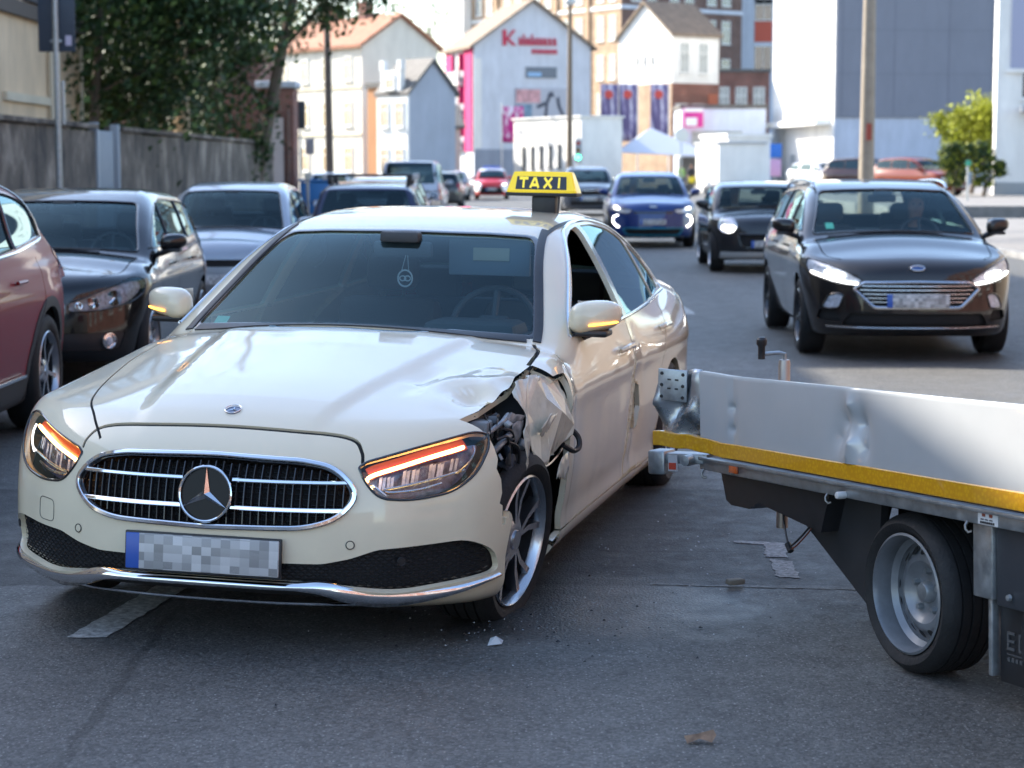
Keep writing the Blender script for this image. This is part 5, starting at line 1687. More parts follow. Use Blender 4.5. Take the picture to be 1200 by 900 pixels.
        return W, unit(N * (1 - k) + nn * k)
    sh.extract('body', 'body', M_IVORY, t, skirt=.022, deform=dent)
    dark_liner(t, s, s['low'])
    for xw in (0.0, -s['wb']):
        for sg in (1, -1):
            wheel_well(t, xw, s['R'], s['Ra'] + .012, .50, .88 if not (xw == 0 and sg == 1) else .80, sg)
    for ln, fn in ((fr, lambda q: sh.front(q, -.012)), ([(.712, -.425), (.60, -.50), (.42, -.59), (0, -.69), (-.30, -.735), (-.60, -.728), (-.72, -.70)], lambda q: sh.top(q, -.012))):
        P, _q = fn(cr_spline(ln, 5))
        MB().tube(P, .0085, 6).build('bonnet_gap_shade', M_MATTBLK, t)  # black tube laid in the shut line stands in for its shade
    P, _q = sh.top(cr_spline([(-.33, .785), (-.50, .775), (-.62, .755), (-.72, .715)], 5), -.014)
    MB().tube(P, .012, 6).build('bonnet_gap_shade', M_MATTBLK, t)
    # --- lamps
    for sg in (1, -1):
        tg, poly = s['tags'][('headlight', sg)]
        lamp = [c for c in t.children if c.name.split('.')[0] == 'headlight'][0 if sg == 1 else 1]
        P, Nn = sh.front(poly, .0)
        MB().tube(P, .0045, 8, closed=True).build('lamp_seal', M_GLOSSBLK, lamp)
        h = sh.extract(tg, 'lamp_housing', M_LAMPIN, lamp, -.07, 0.075)
        up = [(.526, .622), (.518, .636), (.512, .648), (.513, .660), (.535, .673), (.585, .690), (.65, .711), (.715, .731), (.772, .748)]
        led = cr_spline(up, 4)
        P, Nn = sh.front([(a * sg, b) for a, b in led[8:]], -.022)
        MB().ribbon(P, Nn, .0105, .012).build('indicator_strip', M_AMBER, lamp)
        P, Nn = sh.front([(a * sg, b) for a, b in led[:4]], -.022)
        MB().ribbon(P, Nn, .013, .012).build('indicator_dot', M_AMBER, lamp)
        P, Nn = sh.front([(a * sg, b + .016) for a, b in cr_spline(up[3:], 4)], -.034)
        MB().ribbon(P, Nn, .040, .012).build('amber_reflector', M_AMBERDK, lamp)
        # three reflector chambers and a projector bar
        rb = MB()
        for y0, y1, z0, z1 in ((.55, .60, .622, .668), (.62, .675, .630, .690), (.695, .74, .645, .706), (.752, .778, .672, .72)):
            for k in range(4):
                u0, u1 = y0 + (y1 - y0) * k / 4, y0 + (y1 - y0) * (k + .72) / 4
                Q, _ = sh.front([(u0 * sg, z0), (u1 * sg, z0 + .004), (u1 * sg, z1), (u0 * sg, z1 - .004)], -.042 - .008 * (k % 2))
                rb.add(Q, [(0, 1, 2, 3) if sg > 0 else (3, 2, 1, 0)])
        rb.build('reflector', M_LAMPBOX, lamp)
        bars = MB()
        for ln in ([(.565, .624), (.62, .632), (.70, .648), (.79, .672)], [(.57, .617), (.59, .613), (.67, .618), (.73, .634)], [(.53, .64), (.555, .618), (.575, .602)]):
            P, _ = sh.front([(a * sg, b) for a, b in cr_spline(ln, 4)], -.028)
            bars.tube(P, .0042, 6)
        bars.build('lamp_trim', M_SATIN, lamp)
        lo = MB()
        Q, _ = sh.front([(a * sg, b) for a, b in cr_spline([(.800, .747), (.806, .722), (.793, .690), (.765, .66)], 5)], -.02)
        lo.tube(Q, .0032, 6)
        lo.build('light_guide', M_WHITELED if sg < 0 else M_SATIN, lamp)
    # --- grille
    tg, poly = s['tags'][('grille_opening', 0)]
    gr = sh.extract(tg, 'grille', M_MATTBLK, t, -.055, .05)
    P, Nn = sh.front(poly, .004)
    MB().ribbon(P, Nn, .016, .016, closed=True).build('chrome_surround', M_CHROME, gr)
    P, Nn = sh.front([(a * .975, .595 + (b - .595) * .955) for a, b in poly], -.004)
    MB().tube(P, .004, 6, closed=True).build('inner_surround', M_GLOSSBLK, gr)
    pol = np.array(poly)
    ys = np.arange(-.4725, .473, .027)
    for k, y in enumerate(ys):
        ins = [z for z in np.arange(.485, .722, .006) if in_poly(np.array([[y, z]]), pol)[0]]
        if len(ins) < 4: continue
        z0, z1 = min(ins) + .006, max(ins) - .006
        Q, Nq = sh.front([(y, z) for z in np.linspace(z0, z1, 5)], -.020)
        sl = MB().ribbon(Q, Vector((1, 0, 0)), .0055, .018)
        sl.build('slat', M_BLACK if k % 2 else M_ALLOYDK, gr)
    mesh_l = MB()
    for z in np.arange(.50, .712, .018):
        ins = [y for y in np.arange(-.49, .491, .01) if in_poly(np.array([[y, z]]), pol)[0]]
        if len(ins) < 3: continue
        Q, _ = sh.front([(y, z) for y in np.linspace(min(ins), max(ins), 15)], -.034)
        mesh_l.tube(Q, .0022, 4)
    mesh_l.build('grille_mesh', M_BLACK, gr)
    for sg in (1, -1):
        for z, y1 in ((.642, .462), (.556, .452)):
            Q, Nq = sh.front([(y * sg, z) for y in np.linspace(.085, y1, 9)], -.001)
            MB().ribbon(Q, Nq, .013, .018).build('chrome_bar', M_CHROME, gr)
    # star
    c = sh.front([(0, .594)], .006)[0][0]
    nrm = Vector((1, 0, .17)).normalized()
    M = Matrix.Translation(c) @ nrm.to_track_quat('X', 'Z').to_matrix().to_4x4()
    def star(parent, M, R, th, m1, dish):
        d = MB()
        d.lathe([(0, .000), (R * .93, .000), (R * .95, -.012)], 40, axis='x', M=M)
        o = d.build('emblem_disc', dish, parent)
        r = MB()
        r.tube([M @ Vector((.004, R * math.cos(a), R * math.sin(a))) for a in np.linspace(0, 2*PI, 49)[:-1]], R * .062, 8, closed=True)
        r.build('emblem_ring', m1, o)
        st = MB()
        for k in range(3):
            a = PI/2 + k * 2*PI/3
            d1, d2 = np.array((math.cos(a), math.sin(a))), np.array((math.cos(a + PI/3), math.sin(a + PI/3)))
            d3 = np.array((math.cos(a - PI/3), math.sin(a - PI/3)))
            tip = d1 * R * .97; w1 = d2 * R * .17; w2 = d3 * R * .17
            vs = [(th*1.6, 0, 0), (th*.6, *tip), (.001, *w1), (.001, *w2)]
            vs = [tuple(M @ Vector(p)) for p in vs]
            st.add(vs, [(0, 1, 2), (0, 3, 1)])
        st.build('emblem_star', m1, o)
    star(gr, M, .088, .009, M_CHROME, mat('emblem_black', (.008, .008, .009), .35, spec=.25))
    # small badge on the bonnet edge
    c, n = sh.front([(0, .826)], .002)
    tpz, tn = sh.top([(.60, 0.0)], .002)
    Mb = Matrix.Translation(tpz[0]) @ tn[0].to_track_quat('X', 'Z').to_matrix().to_4x4()
    star(t, Mb, .027, .003, M_CHROME, mat('badge_blue', (0.02, 0.05, 0.14), .2, coat=1))
    # --- lower intake
    tg, poly = s['tags'][('intake_opening', 0)]
    ik = sh.extract(tg, 'lower_intake', M_MATTBLK, t, -.03, .03)
    pol = np.array(poly)
    hexm = MB()
    row = 0
    for z in np.arange(.29, .44, .0105):
        row += 1
        for y in np.arange(-.88, .88, .026):
            yy = y + (.013 if row % 2 else 0)
            q = np.array([[yy, z]])
            if not in_poly(q, pol)[0]: continue
            hexm.add([(yy - .0105, z, 0), (yy, z + .0045, 0), (yy + .0105, z, 0), (yy, z - .0045, 0)], [(0, 1, 2, 3)])
    vv = [(p[0], p[1]) for p in hexm.v]
    Q, _ = sh.front(vv, -.024)
    bad = {i for i, p in enumerate(Q) if p.x < .43 or abs(p.y) > .872}
    hexm.f = [f for f in hexm.f if not bad.intersection(f)]; hexm.s = [False]*len(hexm.f); hexm.m = [0]*len(hexm.f)
    hexm.v = [tuple(p) if i not in bad else (.8, 0, .38) for i, p in enumerate(Q)]
    o = hexm.build('intake_mesh', M_GLOSSBLK, ik)
    o['kind'] = 'stuff'
    tg, poly = s['tags'][('lip_opening', 0)]
    lp = sh.extract(tg, 'lip_intake', M_MATTBLK, t, -.03, .03)
    # chrome blade across the bumper
    for sg in (1, -1):
        bl = cr_spline([(0, .312), (.30, .310), (.385, .304), (.455, .282), (.53, .262), (.62, .262), (.75, .280), (.868, .306)], 6)
        P, Nn = sh.front([(a * sg, b) for a, b in bl], .004)
        wd = MB()
        ws_ = np.interp([abs(p[0]) for p in bl], [0, .3, .42, .55, .7, .87], [.022, .022, .046, .046, .032, .008])
        for i in range(len(P) - 1):
            a, b = P[i], P[i+1]
            na, nb = Nn[i], Nn[i+1]
            uz = Vector((0, 0, 1))
            qs = []
            for p, nq, wq in ((a, na, ws_[i]), (b, nb, ws_[i+1])):
                sidev = (uz - nq * uz.dot(nq)).normalized()
                qs.append([p - sidev*wq*.5 - nq*.004, p - sidev*wq*.46 + nq*.012, p + sidev*wq*.1 + nq*.004, p + sidev*wq*.46 - nq*.006, p + sidev*wq*.5 - nq*.016])
            vs = qs[0] + qs[1]
            fs = [(k, 5 + k, 6 + k, k + 1) for k in range(4)]
            wd.add(vs, fs if sg > 0 else [f[::-1] for f in fs], True)
        bmx = bmesh.new()
        me = wd.mesh('chrome_blade')
        bmx.from_mesh(me); bmesh.ops.remove_doubles(bmx, verts=bmx.verts[:], dist=.0004); bmx.to_mesh(me); bmx.free()
        obj('chrome_blade', me, M_CHROME, t)
    P, Nn = sh.front(cr_spline([(-.58, .250), (-.30, .244), (0, .242), (.30, .244), (.58, .250)], 6), .004)
    MB().tube(P, .0045, 6).build('chrome_lip', M_CHROME, t)
    # sensors, tow-eye cover
    for y, z in ((-.47, .447), (.47, .447), (-.80, .405), (.62, .39)):
        P, Nn = sh.front([(y, z)], .0015)
        Ms = Matrix.Translation(P[0]) @ Nn[0].to_track_quat('X', 'Z').to_matrix().to_4x4()
        b = MB(); b.lathe([(0, .0012), (.011, .001), (.0125, -.002)], 16, axis='x', M=Ms)
        o = b.build('parking_sensor', M_IVORY if abs(y) < .5 else M_BLACK, t)
        r = MB(); r.tube([Ms @ Vector((.0005, .0135*math.cos(a), .0135*math.sin(a))) for a in np.linspace(0, 2*PI, 25)[:-1]], .0014, 5, closed=True)
        r.build('sensor_ring', M_BLACK, o)
    P, Nn = sh.front(rpoly([(-.66, .455), (-.585, .452), (-.585, .525), (-.66, .53)], .02), .0005)
    MB().tube(P, .0013, 5, closed=True).build('tow_eye_cover', M_BLACK, t)
    # plate
    P, Nn = sh.front([(0, .404)], .022)
    pl = MB().rbox((-.004, -.262, -.058), (.004, .262, .058), .0035)
    o = pl.build('number_plate', M_PLATE, t, loc=P[0], rot=(0, math.radians(-6), PI))
    o.rotation_euler = (0, math.radians(-4), 0)
    hp = MB().rbox((-.016, -.268, -.064), (-.0035, .268, .064), .004)
    hp.build('plate_holder', M_BLACK, o)
    # --- windscreen surround, wiper, chrome window lines
    tg, poly = s['tags'][('windscreen', 0)]
    wsc = [c for c in t.children if c.name.startswith('windscreen')][0]
    P, Nn = sh.front(poly, -.002, (-2.2, .2))
    MB().ribbon(P, Nn, .030, .006, closed=True).build('black_border', M_GLOSSBLK, wsc)
    for sg in (1, -1):
        Q = [(.722, .972), (.705, 1.03), (.662, 1.135), (.612, 1.255), (.580, 1.335), (.565, 1.375)]
        P, Nn = sh.front([(a * sg, b) for a, b in cr_spline(Q, 5)], .001, (-2.2, .2))
        MB().ribbon(P, Nn, .034, .010).build('pillar_strip', M_BLACK, t)
        # roof channel
        P, Nn = sh.top([(x, sg * y) for x, y in cr_spline([(-1.42, .575), (-1.7, .585), (-2.2, .588), (-2.7, .575), (-3.0, .55)], 5)], .001)
        MB().ribbon(P, Nn, .018, .006).build('roof_channel', M_BLACK, t)
        out = cr_spline([(-.885, .985), (-1.02, 1.068), (-1.30, 1.212), (-1.62, 1.352), (-1.82, 1.388), (-2.05, 1.402), (-2.32, 1.400), (-2.64, 1.366), (-2.86, 1.303), (-3.06, 1.225), (-3.31, 1.075), (-3.28, 1.028)], 6)
        P, Nn = sh.side(out, sg, .002)
        MB().ribbon(P, Nn, .013, .010).build('window_chrome', M_CHROME, t)
        low_ = cr_spline([(-.885, .985), (-1.5, .982), (-2.2, .992), (-2.8, 1.008), (-3.28, 1.028)], 6)
        P, Nn = sh.side(low_, sg, .003)
        MB().ribbon(P, Nn, .014, .012).build('window_chrome', M_CHROME, t)
        for xq, zq in ((-1.70, .868), (-2.72, .885)):
            P, Nn = sh.side([(xq - .11, zq), (xq - .08, zq + .002), (xq, zq + .004), (xq + .08, zq + .002), (xq + .11, zq)], sg, .022)
            hd = MB().tube([P[0] - Nn[0]*.02] + P[1:4] + [P[4] - Nn[4]*.02], [.010, .014, .013, .014, .010], 8)
            hd.build('door_handle', M_IVORY, t)
    cw = MB()
    P, Nn = sh.top([(-.60 - .30*y*y, y) for y in np.linspace(-.68, .68, 17)], .004)
    cw.ribbon(P, Nn, .05, .008)
    cw.build('cowl_panel', M_BLACK, t)
    add_mirrors(t, s, M_IVORY, (-.99, .905, 1.062), (.115, .205, .148), M_AMBER2, stalk=.12)
    # --- wheels; the front left one is knocked inwards on a flat tyre
    for xw, sg in ((0.0, -1), (-s['wb'], 1), (-s['wb'], -1)):
        make_wheel(t, (xw, sg * .795, .387), .319, .236, .235, 'five', right=sg < 0, rimmat=M_ALLOY)
    w = make_wheel(t, (.0, .742, .352), .318, .238, .225, 'five', steer=math.radians(TAXI_STEER), camber=math.radians(-7), rimmat=mat('alloy_two_tone', (0.52, 0.53, 0.56), 0.25, metal=0.9, coat=0.6), squash=.034)
    w['label'] = 'buckled front wheel on a flat tyre, pushed out of line'
    br = MB()
    br.tube([(.0, 0, .16), (.05, -.01, .2), (.12, -.02, .22)], .012, 6)
    # --- interior
    interior(t, s)
    hl_ = MB()
    xs = np.linspace(-1.55, -2.9, 8)
    P = []
    for x in xs:
        q, _ = sh.top([(x, y) for y in np.linspace(-.52, .52, 7)], -.035)
        P += q
    hl_.add(P, [(i*7 + j, i*7 + j + 1, (i+1)*7 + j + 1, (i+1)*7 + j) for i in range(7) for j in range(6)], True)
    hl_.build('headliner', M_HEADLINER, t)
    vz = MB()
    vz.rbox((-1.50, .16, 1.18), (-1.48, .52, 1.335), .008)
    vz.build('sun_visor', mat('visor_grey', (.22, .26, .32), .7), t)
    vt = MB()
    vt.rbox((-1.476, .27, 1.245), (-1.474, .43, 1.30), .0009)
    vt.build('visor_label', mat('visor_print', (.62, .58, .48), .6), t)
    ch = MB()
    cM = Matrix.Translation((-1.30, .02, 1.17))
    ch.tube([cM @ Vector((0, .042*math.cos(a), .042*math.sin(a) * 1.1)) for a in np.linspace(0, 2*PI, 25)[:-1]], .0045, 6, closed=True)
    ch.tube([cM @ Vector((0, .018*math.cos(a) - .014, .014*math.sin(a))) for a in np.linspace(0, 2*PI, 13)[:-1]], .0035, 6, closed=True)
    ch.tube([cM @ Vector((0, .018*math.cos(a) + .014, .014*math.sin(a))) for a in np.linspace(0, 2*PI, 13)[:-1]], .0035, 6, closed=True)
    ch.tube([cM @ Vector((0, -.02, .045)), cM @ Vector((-.04, 0, .16))], .0016, 5)
    ch.tube([cM @ Vector((0, .02, .045)), cM @ Vector((-.04, 0, .16))], .0016, 5)
    ch.v = [tuple(cM @ Vector(tuple(.75 * q for q in (cM.inverted() @ Vector(p))))) for p in ch.v]
    ch.build('mirror_pendant', mat('pendant_pale', (.6, .62, .62), .4), t)
    stk = MB()
    P, Nn = sh.front([(-.63, 1.005), (-.565, 1.007), (-.565, 1.035), (-.63, 1.033)], -.008, (-2.2, .2))
    stk.add(P, [(0, 1, 2, 3)])
    stk.build('emission_sticker', mat('sticker_green', (.05, .42, .28), .4), t)
    # --- roof sign
    z0 = sh.top([(-2.02, .02)])[0][0].z
    sg_ = sub('roof_sign', t, (-2.10, .435, z0 - .005), (0, 0, 0))
    base = MB()
    base.rbox((-.05, -.075, -.02), (.05, .10, .075), .012)
    base.tube([(0.055, .12, -.01), (.05, .125, .05), (.03, .12, .085)], .006, 6)
    base.build('sign_foot', M_BLACK, sg_)
    sg_.scale = (.80, .64, .95)
    bd = MB()
    secs = []
    n = 12
    for y, sc_, zc in ((-.255, .82, 0), (-.245, .97, 0), (-.20, 1.0, 0), (.20, 1.0, 0), (.245, .97, 0), (.255, .82, 0)):
        ring = [(-.075, 0), (-.080, .012), (-.050, .085), (-.035, .102), (.035, .102), (.050, .085), (.080, .012), (.075, 0)]
        secs.append([(a * sc_, y * (1 - .16 * (b / .102)), .085 + b * (sc_ if sc_ < 1 else 1) ** .5) for a, b in ring])
    vs = [p for r in secs for p in r]
    k = 8
    fs = [(i*k + j, i*k + (j+1) % k, (i+1)*k + (j+1) % k, (i+1)*k + j) for i in range(5) for j in range(k)] + [tuple(range(k)), tuple(5*k + j for j in range(k))[::-1]]
    bd.add(vs, [f[::-1] for f in fs], True)
    bd.build('sign_body', mat('sign_yellow', (0.86, 0.62, 0.015), 0.28, coat=0.6, emit=(0.9, 0.65, 0.02), estr=0.12), sg_, sharp=25)
    bb = MB(); bb.rbox((-.079, -.258, .070), (.079, .258, .088), .006)
    bb.build('sign_base', M_BLACK, sg_)
    # front face panel: slopes back from x=.080 at z=.097 to .050 at .170
    ang = math.atan2(.030, .073)
    Mp = Matrix.Translation((.0665, 0, .1335)) @ Matrix.Rotation(-ang, 4, 'Y')
    pb = MB(); pb.prism([(-.185, -.034), (.185, -.034), (.178, .032), (-.178, .032)], 0, .0022, M=Mp @ Matrix(((0, 0, 1, 0), (1, 0, 0, 0), (0, 1, 0, 0), (0, 0, 0, 1))))
    pb.build('sign_panel', mat('sign_dark', (0.05, 0.055, 0.065), 0.35), sg_)
    def bar(a, b, w):
        a, b = np.array(a), np.array(b)
        d = (b - a) / np.linalg.norm(b - a); nn = np.array((-d[1], d[0])) * w / 2
        return [tuple(a - nn), tuple(b - nn), tuple(b + nn), tuple(a + nn)]
    T3 = Mp @ Matrix(((0, 0, 1, 0.0), (1, 0, 0, 0), (0, 1, 0, 0), (0, 0, 0, 1)))
    ivy_ = mat('sign_letter_yellow', (0.90, 0.72, 0.06), 0.3, emit=(0.9, 0.7, 0.05), estr=0.15)
    L_ = {'T': [[(-.032, .022), (.032, .022)], [(0, .026), (0, -.027)]], 'A': [[(-.030, -.027), (-.002, .026)], [(.030, -.027), (.002, .026)], [(-.02, -.012), (.02, -.012)]],
          'X': [[(-.028, -.027), (.028, .026)], [(-.028, .026), (.028, -.027)]], 'I': [[(0, -.027), (0, .027)]]}
    for chv, cx in (('T', -.128), ('A', -.048), ('X', .048), ('I', .128)):
        m = MB()
        for kk, (a, b) in enumerate(L_[chv]):
            m.prism(bar((a[0] + cx, a[1]), (b[0] + cx, b[1]), .0145), .002, .0042 + kk*.0004, M=T3)
        m.build('letter', ivy_, sg_)
    return t, sh

TAXI_ROLL, TAXI_PITCH, TAXI_STEER = -0.9, 0.0, -8.0
taxi, taxi_shell = build_taxi()
# ------------------------------------------------------------------ wreckage in the hole of the taxi's left wing
from mathutils.geometry import delaunay_2d_cdt
def torn_sheet(name, outline, depth, parent, m, seed, amp=.03, nin=70, sharp=18, thick=.0016, jag=.006, freq=6.0):
    """sheet metal piece: ragged outline in (x, z), creased in y"""
    r = random.Random(seed)
    pts = densify(outline, .018)
    pts = [(p[0] + r.uniform(-jag, jag), p[1] + r.uniform(-jag, jag)) for p in pts]
    n = len(pts)
    P = list(pts)
    xs, zs = [p[0] for p in pts], [p[1] for p in pts]
    k = 0
    while k < nin:
        q = (r.uniform(min(xs), max(xs)), r.uniform(min(zs), max(zs)))
        if in_poly(np.array([q]), np.array(pts))[0]: P.append(q); k += 1
    V, E, Fc, _, _, _ = delaunay_2d_cdt([Vector(p) for p in P], [(i, (i+1) % n) for i in range(n)], [tuple(range(n))], 1, 1e-5)
    vs = []
    for v in V:
        x, z = v
        f = mnoise.noise(Vector((x*freq, z*freq, seed))) 
        rg = abs(mnoise.noise(Vector((x*freq*1.4 + 5, z*freq*.9, seed + 3))))
        vs.append((x, depth(x, z) + amp*f + amp*1.1*rg, z))
    o = MB().add(vs, [tuple(f) for f in Fc], True).build(name, m, parent, sharp=sharp)
    sm = o.modifiers.new('thickness', 'SOLIDIFY'); sm.thickness = thick
    return o
def wreck(t):
    dep = lambda x, z: .845 - .10*x - .05*(z - .75) + .02*math.sin((z - .6)*18)
    o = torn_sheet('torn_wing', [(.03, .905), (-.10, .915), (-.30, .895), (-.46, .865), (-.475, .80), (-.455, .73), (-.43, .665), (-.34, .615), (-.20, .585), (-.10, .590), (-.045, .63), (-.01, .70), (.03, .735), (.075, .66), (.085, .60), (.105, .655), (.105, .745), (.07, .80), (.10, .86)], dep, t, M_WRINKLE, 4, .045, 26, sharp=6, jag=.004)
    o['label'] = 'crumpled torn sheet of the front left wing'
    # fold lines pressed into the sheet: a second strip peeled outwards
    torn_sheet('torn_strip', [(-.28, .76), (-.12, .775), (-.02, .74), (-.08, .70), (-.20, .72)], lambda x, z: .895 - .08*x + .3*(z - .74), t, M_WRINKLE, 9, .016, 18)
    torn_sheet('torn_strip', [(-.46, .60), (-.36, .585), (-.30, .52), (-.40, .50), (-.47, .53)], lambda x, z: .885 - .05*x, t, M_WRINKLE, 12, .014, 14)
    torn_sheet('torn_liner', [(.375, .700), (.335, .715), (.29, .66), (.27, .60), (.30, .565), (.315, .51), (.345, .53), (.37, .545), (.36, .62)], lambda x, z: .855 - .16*x, t, mat('liner_blue_grey', (.045, .055, .075), .55, var=.3, vscale=20), 15, .02, 20)
    torn_sheet('torn_liner', [(.27, .72), (.12, .70), (-.02, .60), (-.20, .56), (-.40, .56), (-.42, .48), (-.2, .50), (.02, .53), (.16, .62), (.26, .66)], lambda x, z: .77, t, M_BLACK, 17, .03, 40)
    torn_sheet('torn_liner', [(.30, .79), (.16, .80), (.02, .80), (.05, .70), (.16, .64), (.30, .70)], lambda x, z: .73, t, M_BLACK, 19, .05, 40)
    j = MB(); r = random.Random(33)
    for i in range(9):
        x, y, z = r.uniform(.04, .32), r.uniform(.76, .84), r.uniform(.62, .80)
        s = r.uniform(.012, .034)
        M = Matrix.Translation((x, y, z)) @ Euler((r.uniform(0, 3), r.uniform(0, 3), r.uniform(0, 3))).to_matrix().to_4x4()
        j.rbox((-s, -s*.7, -s*.5), (s, s*.7, s*.5), .004, M=M)
    for i in range(9):
        a = Vector((r.uniform(-.05, .30), r.uniform(.72, .80), r.uniform(.60, .78))); b = a + Vector((r.uniform(-.15, .12), r.uniform(-.04, .04), r.uniform(-.12, .04)))
        j.tube(cr_spline([a, (a + b)/2 + Vector((0, .02, .03)), b], 4), r.uniform(.004, .009), 6)
    o = j.build('broken_mounts', M_BLACK, t); o['kind'] = 'stuff'
    k = MB()
    for i in range(5):
        x, y, z = r.uniform(.05, .31), r.uniform(.79, .86), r.uniform(.62, .79)
        s = r.uniform(.010, .026)
        M = Matrix.Translation((x, y, z)) @ Euler((r.uniform(0, 3), r.uniform(0, 3), r.uniform(0, 3))).to_matrix().to_4x4()
        k.rbox((-s, -s*.5, -s*.3), (s, s*.5, s*.3), .003, M=M)
    k.tube([(.32, .82, .70), (.22, .84, .735), (.10, .84, .74)], .012, 8)
    k.tube([(.33, .80, .76), (.24, .83, .79), (.12, .82, .80)], .009, 8)
    o = k.build('broken_brackets', mat('bracket_grey', (.24, .255, .27), .45, metal=.4, var=.4, vscale=30), t); o['kind'] = 'stuff'
    M_BRK = MATS['bracket_grey']
    for i in range(11):
        cx, cz, yy = r.uniform(.06, .32), r.uniform(.62, .80), r.uniform(.79, .85)
        n_ = r.choice((4, 5, 6)); a0 = r.uniform(0, 6)
        P = [(cx + r.uniform(.025, .075)*math.cos(a0 + 2*PI*q/n_), cz + r.uniform(.020, .06)*math.sin(a0 + 2*PI*q/n_)) for q in range(n_)]
        sl = r.uniform(-.7, .7)
        torn_sheet('broken_bracket', P, lambda x, z, sl=sl, cx=cx, yy=yy: yy + sl*(x - cx), t, M_BRK if i % 3 == 0 else (M_BLACK if i % 3 == 1 else MATS['liner_blue_grey']), 50 + i, .02, 6, sharp=8, jag=.004)
    for i in range(6):
        a = Vector((r.uniform(.10, .33), r.uniform(.78, .84), r.uniform(.70, .80))); b = Vector((r.uniform(-.1, .2), r.uniform(.80, .86), r.uniform(.56, .68)))
        MB().tube(cr_spline([a, (a + b)/2 + Vector((r.uniform(-.04, .04), .03, r.uniform(-.03, .05))), b], 5), r.uniform(.003, .006), 6).build('loose_cable', M_BLACK, t)
    MB().rbox((.24, .735, .735), (.34, .805, .80), .012).build('washer_neck', mat('grey_plastic', (.16, .17, .18), .5), t)
    MB().tube(cr_spline([(-.40, .86, .73), (-.44, .90, .70), (-.47, .945, .655), (-.46, .955, .615), (-.42, .94, .605), (-.38, .91, .63)], 6), .011, 8).build('hanging_hose', M_BLACK, t)
    MB().tube(cr_spline([(-.42, .84, .74), (-.45, .88, .72), (-.47, .90, .66)], 6), .026, 8).build('suspension_arm', mat('arm_slate', (.07, .08, .10), .4, metal=.5), t)
    MB().tube(cr_spline([(-.14, .875, .575), (-.26, .885, .575), (-.36, .895, .595), (-.44, .90, .62)], 6), .005, 6).build('bent_rod', M_SATIN, t)
    MB().tube(cr_spline([(-.10, .86, .60), (-.22, .885, .612), (-.33, .885, .60)], 6), .004, 6).build('bent_rod', M_SATIN, t)
    MB().tube([(.02, .58, .50), (.0, .66, .80)], [.055, .045], 12).build('suspension_strut', M_MATTBLK, t)
wreck(taxi)
